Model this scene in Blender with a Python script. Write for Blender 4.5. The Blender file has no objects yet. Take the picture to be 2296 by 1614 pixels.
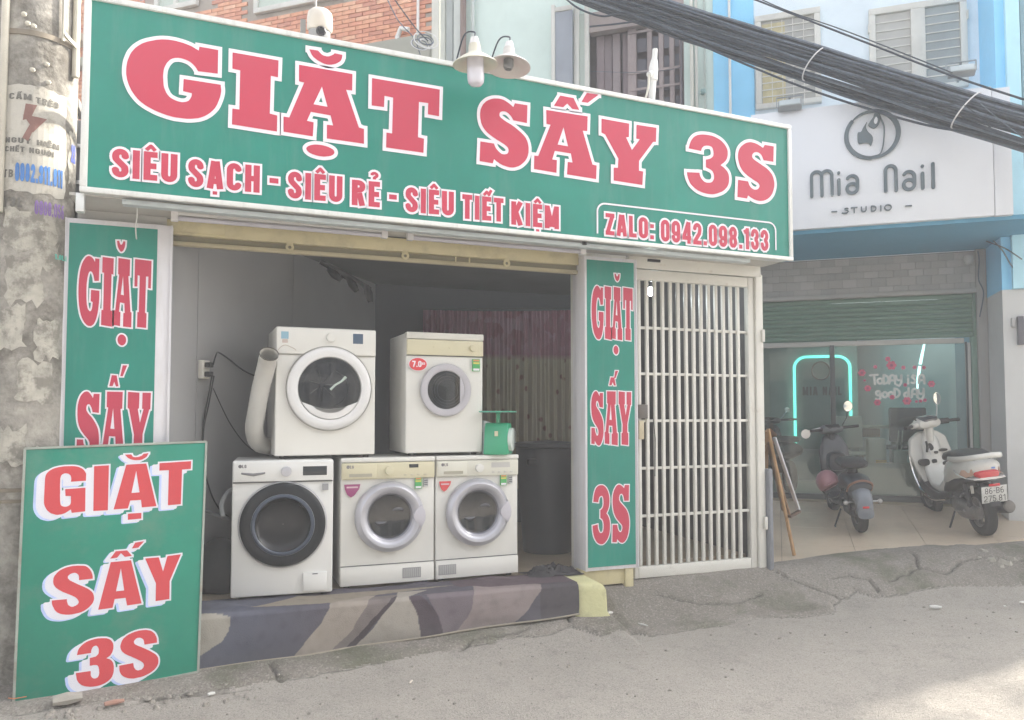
import bpy, bmesh, math, random
import numpy as np
from math import sin, cos, pi, radians, sqrt, atan2
from mathutils import Vector, Matrix
from mathutils.geometry import delaunay_2d_cdt, tessellate_polygon
random.seed(7)
sc = bpy.context.scene
C = sc.collection
# ------------------------------------------------------------------ camera
YAW = radians(21.0); PITCH = radians(2.66)
cam_d = bpy.data.cameras.new('camera'); cam = bpy.data.objects.new('camera', cam_d); C.objects.link(cam)
cam.location = (0, -5.10, 1.5)
cam.rotation_euler = (radians(90) + PITCH, 0, -YAW)
cam_d.sensor_fit = 'HORIZONTAL'; cam_d.sensor_width = 36.0; cam_d.lens = 36.0*1724/2295
cam_d.shift_y = 38.0/2295
HAZE = 0.007
cam_d.clip_start = 0.05; cam_d.clip_end = 600
sc.camera = cam
# ------------------------------------------------------------------ light
SUN_AZ = Vector((1.0, 0.13)).normalized(); SUN_EL = radians(37)
W = bpy.data.worlds.new('World'); sc.world = W; W.use_nodes = True
nt = W.node_tree; nt.nodes.clear()
sky = nt.nodes.new('ShaderNodeTexSky'); sky.sky_type = 'NISHITA'; sky.sun_disc = False
sky.sun_elevation = SUN_EL; sky.sun_rotation = atan2(SUN_AZ.x, SUN_AZ.y)
sky.dust_density = 6.0; sky.air_density = 1.0; sky.ozone_density = 1.0
hs = nt.nodes.new('ShaderNodeHueSaturation'); hs.inputs['Saturation'].default_value = 0.30
bg = nt.nodes.new('ShaderNodeBackground'); bg.inputs['Strength'].default_value = 0.075
ow = nt.nodes.new('ShaderNodeOutputWorld')
nt.links.new(sky.outputs[0], hs.inputs['Color']); nt.links.new(hs.outputs[0], bg.inputs[0]); nt.links.new(bg.outputs[0], ow.inputs[0])
sl = bpy.data.lights.new('sun', 'SUN'); so = bpy.data.objects.new('sun', sl); C.objects.link(so)
sl.energy = 2.0; sl.angle = radians(1.5); sl.color = (1.0, 0.93, 0.82)
sdir = Vector((SUN_AZ.x*cos(SUN_EL), SUN_AZ.y*cos(SUN_EL), sin(SUN_EL)))
so.rotation_euler = sdir.to_track_quat('Z', 'Y').to_euler(); so.location = (6, -3, 12)
sc.view_settings.view_transform = 'Standard'; sc.view_settings.look = 'None'
sc.view_settings.gamma = 1.0; sc.view_settings.use_curve_mapping = False
sc.view_settings.exposure = 2.92
sc.render.engine = 'CYCLES'
sc.cycles.max_bounces = 8; sc.cycles.diffuse_bounces = 4; sc.cycles.volume_bounces = 1
sc.cycles.use_denoising = True
sc.cycles.volume_max_steps = 64
# ------------------------------------------------------------------ materials
MATS = {}
def mat(name, col, rough=0.6, metal=0.0, var=0.08, vscale=3.0, bump=0.0, bscale=60.0, dirt=0.0, dirtcol=(0.10,0.085,0.065), dscale=1.6,
        dlo=0.5, dhi=0.75, coat=0.0, emit=None, estr=0.0, alpha=None, trans=0.0, ior=1.45, streak=False, spec=0.5):
    if name in MATS: return MATS[name]
    m = bpy.data.materials.new(name); m.use_nodes = True; MATS[name] = m
    n = m.node_tree; b = n.nodes['Principled BSDF']; L = n.links.new
    b.inputs['Roughness'].default_value = rough; b.inputs['Metallic'].default_value = metal
    b.inputs['Specular IOR Level'].default_value = spec
    b.inputs['Coat Weight'].default_value = coat; b.inputs['Coat Roughness'].default_value = 0.08
    b.inputs['Transmission Weight'].default_value = trans; b.inputs['IOR'].default_value = ior
    tc = n.nodes.new('ShaderNodeTexCoord')
    no = n.nodes.new('ShaderNodeTexNoise'); no.inputs['Scale'].default_value = vscale; no.inputs['Detail'].default_value = 8; no.inputs['Roughness'].default_value = 0.65
    L(tc.outputs['Object'], no.inputs['Vector'])
    mx = n.nodes.new('ShaderNodeMix'); mx.data_type = 'RGBA'
    c = Vector(col)
    mx.inputs[6].default_value = (*(c*(1-var)), 1); mx.inputs[7].default_value = (*[min(1, v) for v in c*(1+var)], 1)
    mr = n.nodes.new('ShaderNodeMapRange'); mr.inputs[1].default_value = 0.3; mr.inputs[2].default_value = 0.7
    L(no.outputs[0], mr.inputs[0]); L(mr.outputs[0], mx.inputs[0])
    out = mx.outputs[2]
    if dirt > 0:
        dn = n.nodes.new('ShaderNodeTexNoise'); dn.inputs['Scale'].default_value = dscale; dn.inputs['Detail'].default_value = 12; dn.inputs['Roughness'].default_value = 0.7
        src = tc.outputs['Object']
        if streak:
            mp = n.nodes.new('ShaderNodeMapping'); mp.inputs['Scale'].default_value = (6, 6, 0.7); L(src, mp.inputs[0]); src = mp.outputs[0]
        L(src, dn.inputs['Vector'])
        dr = n.nodes.new('ShaderNodeMapRange'); dr.inputs[1].default_value = dlo; dr.inputs[2].default_value = dhi; dr.inputs[4].default_value = dirt
        L(dn.outputs[0], dr.inputs[0])
        m2 = n.nodes.new('ShaderNodeMix'); m2.data_type = 'RGBA'; m2.inputs[7].default_value = (*dirtcol, 1)
        L(dr.outputs[0], m2.inputs[0]); L(out, m2.inputs[6]); out = m2.outputs[2]
    L(out, b.inputs['Base Color'])
    if bump > 0:
        bn = n.nodes.new('ShaderNodeTexNoise'); bn.inputs['Scale'].default_value = bscale; bn.inputs['Detail'].default_value = 6
        L(tc.outputs['Object'], bn.inputs['Vector'])
        bp = n.nodes.new('ShaderNodeBump'); bp.inputs['Strength'].default_value = bump; bp.inputs['Distance'].default_value = 0.01
        L(bn.outputs[0], bp.inputs['Height']); L(bp.outputs[0], b.inputs['Normal'])
    if emit:
        b.inputs['Emission Color'].default_value = (*emit, 1); b.inputs['Emission Strength'].default_value = estr
    if alpha is not None: b.inputs['Alpha'].default_value = alpha
    return m
# ------------------------------------------------------------------ object helpers
def tag(o, label=None, cat=None, group=None, kind=None):
    if label: o['label'] = label
    if cat: o['category'] = cat
    if group: o['group'] = group
    if kind: o['kind'] = kind
    return o
def thing(name, label, cat, loc=(0,0,0), group=None):
    o = bpy.data.objects.new(name, None); C.objects.link(o); o.location = loc; o.empty_display_size = 0.1
    o['_w'] = list(loc)
    return tag(o, label, cat, group)
def link(name, me, parent=None, label=None, kind=None):
    o = bpy.data.objects.new(name, me); C.objects.link(o)
    if parent is not None:
        o.parent = parent
        w = parent.get('_w')
        if w: o.matrix_parent_inverse = Matrix.Translation(Vector(w)).inverted()
    if label: o['label'] = label
    if kind: o['kind'] = kind
    return o
class MB:
    def __init__(s, M=None): s.v = []; s.f = []; s.M = M or Matrix.Identity(4)
    def add(s, vs, fs, M=None):
        o = len(s.v); T = s.M @ M if M is not None else s.M
        s.v += [tuple(T @ Vector(p)) for p in vs]; s.f += [tuple(i+o for i in f) for f in fs]; return s
    def box(s, x0, x1, y0, y1, z0, z1, M=None):
        vs = [(x0,y0,z0),(x1,y0,z0),(x1,y1,z0),(x0,y1,z0),(x0,y0,z1),(x1,y0,z1),(x1,y1,z1),(x0,y1,z1)]
        return s.add(vs, [(0,3,2,1),(4,5,6,7),(0,1,5,4),(1,2,6,5),(2,3,7,6),(3,0,4,7)], M)
    def bar(s, a, b, w, h, up=(0,0,1)):
        a = Vector(a); b = Vector(b); d = (b-a); L = d.length; d.normalize(); u = Vector(up)
        if abs(d.dot(u)) > 0.99: u = Vector((0,1,0))
        x = d.cross(u).normalized(); u = x.cross(d).normalized()
        M = Matrix(((d.x,x.x,u.x,a.x),(d.y,x.y,u.y,a.y),(d.z,x.z,u.z,a.z),(0,0,0,1)))
        return s.box(0, L, -w/2, w/2, -h/2, h/2, M)
    def tube(s, pts, r, n=8, cap=True, closed=False, flat=1.0):
        pts = [Vector(p) for p in pts]; N = len(pts); vs = []; fs = []; prev = None
        for i, p in enumerate(pts):
            if closed: d = pts[(i+1) % N] - pts[i-1]
            else: d = pts[min(i+1, N-1)] - pts[max(i-1, 0)]
            d.normalize()
            if prev is None:
                a = Vector((0,0,1)) if abs(d.z) < 0.9 else Vector((1,0,0)); u = d.cross(a).normalized()
            else: u = (prev - d*prev.dot(d)).normalized()
            prev = u; w = d.cross(u)
            rr = r[i] if isinstance(r, (list, tuple)) else r
            for k in range(n):
                t = 2*pi*k/n; vs.append(p + u*cos(t)*rr + w*sin(t)*rr*flat)
        M = N if closed else N-1
        for i in range(M):
            j = (i+1) % N
            for k in range(n): l = (k+1) % n; fs.append((i*n+k, i*n+l, j*n+l, j*n+k))
        if cap and not closed: fs.append(tuple(range(n))[::-1]); fs.append(tuple((N-1)*n+k for k in range(n)))
        return s.add(vs, fs)
    def lathe(s, prof, n=32, M=None):          # prof: (radius, height) about local z
        vs = []; fs = []; m = len(prof)
        for k in range(n):
            t = 2*pi*k/n
            for r, h in prof: vs.append((r*cos(t), r*sin(t), h))
        for k in range(n):
            l = (k+1) % n
            for i in range(m-1): fs.append((k*m+i, l*m+i, l*m+i+1, k*m+i+1))
        return s.add(vs, fs, M)
    def prism(s, ring, d0, d1, M=None):        # ring of (x, z), extruded along y d0..d1
        n = len(ring); vs = [(x, d0, z) for x, z in ring] + [(x, d1, z) for x, z in ring]
        tris = tessellate_polygon([[Vector((x, z, 0)) for x, z in ring]])
        fs = [tuple(t) for t in tris] + [tuple(i+n for i in t[::-1]) for t in tris]
        fs += [(i, (i+1) % n, (i+1) % n+n, i+n) for i in range(n)]
        return s.add(vs, fs, M)
    def loft(s, secs, n=20, cap=True, M=None):  # secs: (x, y, z, half_y, half_z, exponent)
        vs = []; fs = []; m = len(secs)
        for x, y, z, a, b, e in secs:
            for k in range(n):
                t = 2*pi*k/n; c_, s_ = cos(t), sin(t)
                vs.append((x, y + a*math.copysign(abs(c_)**(2/e), c_), z + b*math.copysign(abs(s_)**(2/e), s_)))
        for i in range(m-1):
            for k in range(n): l = (k+1) % n; fs.append((i*n+k, i*n+l, (i+1)*n+l, (i+1)*n+k))
        if cap: fs.append(tuple(range(n))[::-1]); fs.append(tuple((m-1)*n+k for k in range(n)))
        return s.add(vs, fs, M)
    def build(s, name, m, parent=None, smooth=False, bevel=0.0, label=None, kind=None, seg=2, sub=0):
        me = bpy.data.meshes.new(name); me.from_pydata(s.v, [], s.f); me.materials.append(m)
        bm = bmesh.new(); bm.from_mesh(me); bmesh.ops.recalc_face_normals(bm, faces=bm.faces)
        if bevel > 0:
            es = [e for e in bm.edges if len(e.link_faces) == 2 and e.calc_face_angle(0) > 0.6]
            bmesh.ops.bevel(bm, geom=es, offset=bevel, segments=seg, affect='EDGES', profile=0.5, clamp_overlap=True)
        bm.to_mesh(me); bm.free()
        if smooth or bevel > 0:
            me.polygons.foreach_set('use_smooth', [True]*len(me.polygons))
            me.set_sharp_from_angle(angle=radians(40 if smooth else 30))
        o = link(name, me, parent, label, kind)
        if sub:
            q = o.modifiers.new('s', 'SUBSURF'); q.levels = sub; q.render_levels = sub
        return o
def frame(origin, xdir, ydir, zdir=(0,0,1)):
    x = Vector(xdir).normalized(); y = Vector(ydir).normalized(); z = Vector(zdir).normalized()
    return Matrix(((x.x,y.x,z.x,origin[0]),(x.y,y.y,z.y,origin[1]),(x.z,y.z,z.z,origin[2]),(0,0,0,1)))
def rotz(o, deg): return Matrix.Translation(Vector(o)) @ Matrix.Rotation(radians(deg), 4, 'Z')
def arc(cx, cy, rx, ry, a0, a1, n=10): return [(cx+rx*cos(radians(a0+(a1-a0)*i/n)), cy+ry*sin(radians(a0+(a1-a0)*i/n))) for i in range(n+1)]
def catmull(P, n=6, closed=False):
    P = [Vector(p) for p in P]; N = len(P); out = []
    for i in range(N if closed else N-1):
        g = (lambda k: P[k % N]) if closed else (lambda k: P[max(0, min(N-1, k))])
        p0, p1, p2, p3 = g(i-1), g(i), g(i+1), g(i+2)
        for k in range(n):
            t = k/n; out.append(0.5*((2*p1)+(-p0+p2)*t+(2*p0-5*p1+4*p2-p3)*t*t+(-p0+3*p1-3*p2+p3)*t**3))
    if not closed: out.append(P[-1])
    return out
# ------------------------------------------------------------------ flat lettering as thin geometry
def union2d(pieces):
    """union of convex pieces as one flat triangulation without overlaps"""
    vs = []; es = []; P = []
    for p in pieces:
        ar = sum(p[i-1][0]*p[i][1]-p[i][0]*p[i-1][1] for i in range(len(p)))
        if abs(ar) < 1e-9: continue
        if ar < 0: p = p[::-1]
        o = len(vs); n = len(p); vs += [Vector(q) for q in p]; es += [(o+i, o+(i+1) % n) for i in range(n)]; P.append(np.array(p))
    r = delaunay_2d_cdt(vs, es, [], 0, 1e-6); V = np.array([tuple(v) for v in r[0]]); F = [f for f in r[2] if len(f) == 3]
    T = np.array(F); c = V[T].mean(1); ins = np.zeros(len(T), bool)
    for p in P:
        q = np.roll(p, -1, 0); d = q-p
        k = ~ins & (c[:,0] >= p[:,0].min()) & (c[:,0] <= p[:,0].max()) & (c[:,1] >= p[:,1].min()) & (c[:,1] <= p[:,1].max())
        idx = np.nonzero(k)[0]
        if len(idx) == 0: continue
        cc = c[idx]; cr = d[None,:,0]*(cc[:,None,1]-p[None,:,1])-d[None,:,1]*(cc[:,None,0]-p[None,:,0])
        ins[idx[(cr >= -1e-10).all(1)]] = True
    keep = T[ins]; used = np.unique(keep); mp = {int(k): i for i, k in enumerate(used)}
    return [tuple(V[k]) for k in used], [tuple(mp[int(i)] for i in t) for t in keep]
def ngon(c, r, n=10): return [(c[0]+r*cos(2*pi*k/n), c[1]+r*sin(2*pi*k/n)) for k in range(n)]
def seg_quads(pts, w, closed, capsq=0.0, joins=True, square=False):
    out = []; N = len(pts)
    for i in range(N if closed else N-1):
        a = Vector(pts[i]); b = Vector(pts[(i+1) % N]); d = b-a
        if d.length < 1e-7: continue
        d.normalize(); q = Vector((-d.y, d.x))*w
        a2 = a-d*capsq if (not closed and i == 0) else a; b2 = b+d*capsq if (not closed and i == N-2) else b
        out.append([tuple(a2+q), tuple(a2-q), tuple(b2-q), tuple(b2+q)])
    if joins:
        rng = range(N) if closed else range(1, N-1)
        for i in rng:
            a = Vector(pts[i-1]); b = Vector(pts[i]); c = Vector(pts[(i+1) % N])
            if (b-a).length < 1e-7 or (c-b).length < 1e-7: continue
            ang = abs((b-a).angle(c-b))
            if ang < 0.03: continue
            if square and ang > 0.7: out.append([(b.x-w, b.y-w), (b.x+w, b.y-w), (b.x+w, b.y+w), (b.x-w, b.y+w)])
            else: out.append(ngon(b, w, 12))
    return out
def grow_convex(P, g):
    P = [Vector(p) for p in P]; n = len(P); c = sum(P, Vector((0, 0)))/n
    if n > 5: return [tuple(c+(p-c)*(1+g/max((p-c).length, 1e-6))) for p in P]
    out = []
    area = sum(P[i].x*P[(i+1) % n].y-P[(i+1) % n].x*P[i].y for i in range(n))
    if area < 0: P = P[::-1]
    for i in range(n):
        d0 = (P[i]-P[i-1]).normalized(); d1 = (P[(i+1) % n]-P[i]).normalized()
        n0 = Vector((d0.y, -d0.x)); n1 = Vector((d1.y, -d1.x)); b = n0+n1
        k = g/max(0.35, 1+n0.dot(n1)); out.append(tuple(P[i]+b*k))
    return out
def parse(s): return [[tuple(float(q)/1000 for q in p.split(',')) for p in r.split()] for r in s.split('|')]
def fill(rings):
    """even-odd fill of an outline with holes, as triangles"""
    vs = []; es = []
    for r in rings:
        o = len(vs); n = len(r); vs += [Vector(p) for p in r]; es += [(o+i, o+(i+1) % n) for i in range(n)]
    r_ = delaunay_2d_cdt(vs, es, [], 0, 1e-6); V = r_[0]; out = []
    for f in r_[2]:
        cx = sum(V[i].x for i in f)/3; cy = sum(V[i].y for i in f)/3; c = False
        for r in rings:
            for i in range(len(r)):
                (x1, y1), (x2, y2) = r[i], r[i-1]
                if (y1 > cy) != (y2 > cy) and cx < (x2-x1)*(cy-y1)/(y2-y1)+x1: c = not c
        if c: out.append([tuple(V[i]) for i in f])
    return out
def fit(rings, box):
    xs = [p[0] for p in rings[0]]; ys = [p[1] for p in rings[0]]
    x0, x1, y0, y1 = min(xs), max(xs), min(ys), max(ys); X0, X1, Y0, Y1 = box
    return [[(X0+(x-x0)/(x1-x0)*(X1-X0), Y0+(y-y0)/(y1-y0)*(Y1-Y0)) for x, y in r] for r in rings]
class Print:                                    # collects flat shapes on a plane and lays them as one thin mesh
    def __init__(s, O, X, Z, N): s.O = Vector(O); s.X = Vector(X).normalized(); s.Z = Vector(Z).normalized(); s.N = Vector(N).normalized(); s.v = []; s.f = []
    def put(s, pieces, off, mapf=None):
        v, f = union2d(pieces)
        if mapf: v = [tuple(mapf(x, z, off)) for x, z in v]
        else: v = [tuple(s.O+s.X*x+s.Z*z+s.N*off) for x, z in v]
        s.f.append((v, f))
    def build(s, name, m, parent=None, label=None, kind=None):
        for v, f in s.f:                          # one object per letter
            fx = []
            for t in f:
                a_, b_, c_ = (Vector(v[i]) for i in t)
                fx.append(t if (b_-a_).cross(c_-a_).dot(s.N) > 0 else t[::-1])
            me = bpy.data.meshes.new(name); me.from_pydata(v, [], fx); me.materials.append(m); o = link(name, me, parent, label, kind)
        return o
# stroke font: height 1, t = stroke thickness
def glyph(ch, t, w=0.46):
    h = t/2; a = w/2; rx = a-h; ry = min(0.24, rx*1.15)
    top = 1-h-ry; bot = h+ry
    if ch in 'IiÍ': return t, [[(h,0),(h,1)]], None
    if ch == 'O' or ch == '0': return w, [arc(a,top,rx,ry,180,0)+arc(a,bot,rx,ry,0,-180)], 'c'
    if ch in 'C': return w, [arc(a,top,rx,ry,0,180)+arc(a,bot,rx,ry,180,360)], None
    if ch == 'G': return w, [[(w-h,.72)]+arc(a,top,rx,ry,0,180)+arc(a,bot,rx,ry,180,360)+[(w-h,.48)],[(a,.48),(w,.48)]], None
    if ch == 'S': return w, [[(w-h,.70)]+arc(a,top,rx,ry,0,180)+[(h,.70),(h*1.15,.63),(a,.5),(w-h*1.15,.37)]+arc(a,bot,rx,ry,0,-180)+[(h,.30)]], None
    if ch == 'U': return w, [[(h,1)]+arc(a,bot,rx,ry,180,360)+[(w-h,1)]], None
    if ch == 'E': return w*.84, [[(h,0),(h,1)],[(h,1-h),(w*.84,1-h)],[(h,.5),(w*.78,.5)],[(h,h),(w*.84,h)]], None
    if ch == 'H': return w, [[(h,0),(h,1)],[(w-h,0),(w-h,1)],[(h,.5),(w-h,.5)]], None
    if ch == 'T': return w*.9, [[(w*.45,0),(w*.45,1)],[(0,1-h),(w*.9,1-h)]], None
    if ch == 'L': return w*.8, [[(h,0),(h,1)],[(h,h),(w*.8,h)]], None
    if ch == 'A': return w*1.06, [[(h*.9,0),(w*.53-h*.35,1)],[(w*1.06-h*.9,0),(w*.53+h*.35,1)],[(w*.28,.27),(w*.78,.27)]], None
    if ch == 'R': return w, [[(h,0),(h,1)],[(h,1-h),(a,1-h)]+arc(a,1-h-ry*.95,rx,ry*.95,90,-90)[1:]+[(h,1-h-2*ry*.95)],[(a+.02,.5),(w-h*1.05,0)]], None
    if ch == 'P': return w, [[(h,0),(h,1)],[(h,1-h),(a,1-h)]+arc(a,1-h-ry,rx,ry,90,-90)[1:]+[(h,1-h-2*ry)]], None
    if ch == 'B': return w, [[(h,0),(h,1)],[(h,1-h),(a,1-h)]+arc(a,.5+(.5-h)/2,rx,(.5-h)/2,90,-90)[1:]+[(h,.5)],[(a,.5)]+arc(a,h+(.5-h)/2,rx,(.5-h)/2,90,-90)[1:]+[(h,h)]], None
    if ch == 'D': return w, [[(h,0),(h,1)],[(h,1-h)]+arc(a,1-h-ry,rx,ry,90,0)+arc(a,bot,rx,ry,0,-90)+[(h,h)]], None
    if ch == 'N': return w, [[(h,0),(h,1)],[(w-h,0),(w-h,1)],[(h,1-h*.6),(w-h,h*.6)]], None
    if ch == 'M': return w*1.3, [[(h,0),(h,1)],[(w*1.3-h,0),(w*1.3-h,1)],[(h*1.1,.97),(w*.65,.08)],[(w*1.3-h*1.1,.97),(w*.65,.08)]], None
    if ch == 'K': return w*1.04, [[(h,0),(h,1)],[(h,.38),(w-h*.8,1)],[(w*.42,.56),(w*1.04-h,0)]], None
    if ch == 'Z': return w*.92, [[(0,1-h),(w*.92,1-h)],[(0,h),(w*.92,h)],[(w*.92-h,1-h),(h,h)]], None
    if ch == 'Y': return w, [[(a,0),(a,.45),(h,1)],[(a,.45),(w-h,1)]], None
    if ch == 'X': return w, [[(h,0),(w-h,1)],[(h,1),(w-h,0)]], None
    if ch == 'V': return w, [[(h,1),(a,0)],[(w-h,1),(a,0)]], None
    if ch == '1': return w*.62, [[(w*.62-h,0),(w*.62-h,1)],[(0,.78),(w*.62-h,.9)]], None
    if ch == '2': return w, [[(h,.70)]+arc(a,top,rx,ry,180,0)+[(w-h,.66),(w-h*1.3,.52),(h*1.1,.16),(h*1.1,h)],[(0,h),(w,h)]], None
    if ch == '3': return w, [[(h,.72)]+arc(a,.5+(.5-h)/2,rx,(.5-h)/2,180,-90),[(a,.5)]+arc(a,h+(.5-h)/2,rx,(.5-h)/2,90,-180)+[(h,.3)]], None
    if ch == '4': return w*1.05, [[(w*.78,0),(w*.78,1)],[(w*.72,1),(h*.8,.26)],[(0,.26),(w*1.05,.26)]], None
    if ch == '5': return w, [[(w-h,1-h),(h,1-h),(h,.52)],[(h,.52),(a,.6)]+arc(a,.31,rx,.31-h,90,-180)], None
    if ch == '6': return w, [[(w*.80,1-h)]+arc(w*.62,.62,w*.62-h,.38-h,95,180,8)+arc(a,.29,rx,.29-h,180,360,10)+arc(a,.29,rx,.27,0,180,10)], None
    if ch == '7': return w, [[(0,1-h),(w-h,1-h),(w*.36,0)]], None
    if ch == '8': return w, [arc(a,.5+(.5-h)/2,rx*.95,(.5-h)/2,-90,270,18),arc(a,h+(.5-h)/2,rx,(.5-h)/2,-90,270,18)], 'c'
    if ch == '9': return w, [[(h,.26)]+arc(a,bot,rx,ry,180,360)+arc(a,top,rx,ry,0,180)+arc(a,.42+h+ry*.3,rx,ry,180,360)], None
    if ch == '-': return w*.62, [[(0,.46),(w*.62,.46)]], None
    if ch == '.': return t, [[(0,h),(t,h)]], None
    if ch == ':': return t, [[(0,h),(t,h)],[(0,.62),(t,.62)]], None
    if ch == ' ': return w*.5, [], None
    return w, [[(h,0),(h,1)]], None
BASE = {'Ê':('E','^'),'Ạ':('A','.'),'Ẻ':('E','?'),'Ế':('E',"^'"),'Ệ':('E','^.'),'Ặ':('A','u.'),'Ấ':('A',"^'"),'È':('E','`'),'Ể':('E','^?'),'Ư':('U',"'"),'Ờ':('O','`')}
def strokes(ch, t, w=0.46):
    acc = ''
    if ch in BASE: ch, acc = BASE[ch]
    gw, ls, cl = glyph(ch, t, w); m = gw/2; T = t; res = [(l, cl == 'c', T/2) for l in ls]
    for k in acc:
        if k == '^': res += [([(m-.13,1.05),(m,1.2),(m+.13,1.05)], False, T*.3)]
        if k == '.': res += [([(m-.07,-.15),(m+.07,-.15)], False, .06)]
        if k == "'": res += [([(m+.10,1.12),(m+.2,1.3)], False, T*.3)]
        if k == '`': res += [([(m+.08,1.07),(m-.1,1.22)], False, T*.3)]
        if k == '?': res += [([(m-.08,1.24)]+arc(m,1.25,.09,.075,150,-60,8)+[(m+.0,1.14),(m+.0,1.08)], False, T*.28)]
        if k == 'u': res += [(arc(m,1.2,.12,.12,200,340,8), False, T*.3)]
    return gw, res
def text(P, s, x0, x1, z0, z1, t=0.2, w=0.46, gap=0.10, off=0.001, grow=0.0, rnd=False, base1=None, cap1=None, mapf=None):
    """lay a word between x0..x1 with baseline z0 (base1 at the right end) and cap height z1"""
    adv = 0; items = []
    for ch in s:
        gw, ss = strokes(ch, t, w); items.append((adv, ss)); adv += gw+gap
    adv -= gap; kx = (x1-x0)/adv; b1 = z0 if base1 is None else base1; c1 = z1 if cap1 is None else cap1
    def mp(x, z):
        f = x/adv; b = z0+(b1-z0)*f; c = z1+(c1-z1)*f
        return (x0+x*kx, b+z*(c-b))
    H = z1-z0
    for a, ss in items:
        pieces = []
        for pts, closed, hw in ss:
            loc = [(a+x, z) for x, z in pts]
            q = seg_quads(loc, hw, closed, 0)
            if rnd: q += [ngon(loc[0], hw, 12), ngon(loc[-1], hw, 12)]
            if grow > 0:
                gq = []
                for pc in q:                      # dilate every convex piece in the plane of the sign
                    gq.append(grow_convex([mp(*c_) for c_ in pc], grow))
                pieces += gq
            else: pieces += [[mp(*c_) for c_ in pc] for pc in q]
        if pieces: P.put(pieces, off, mapf)
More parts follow.
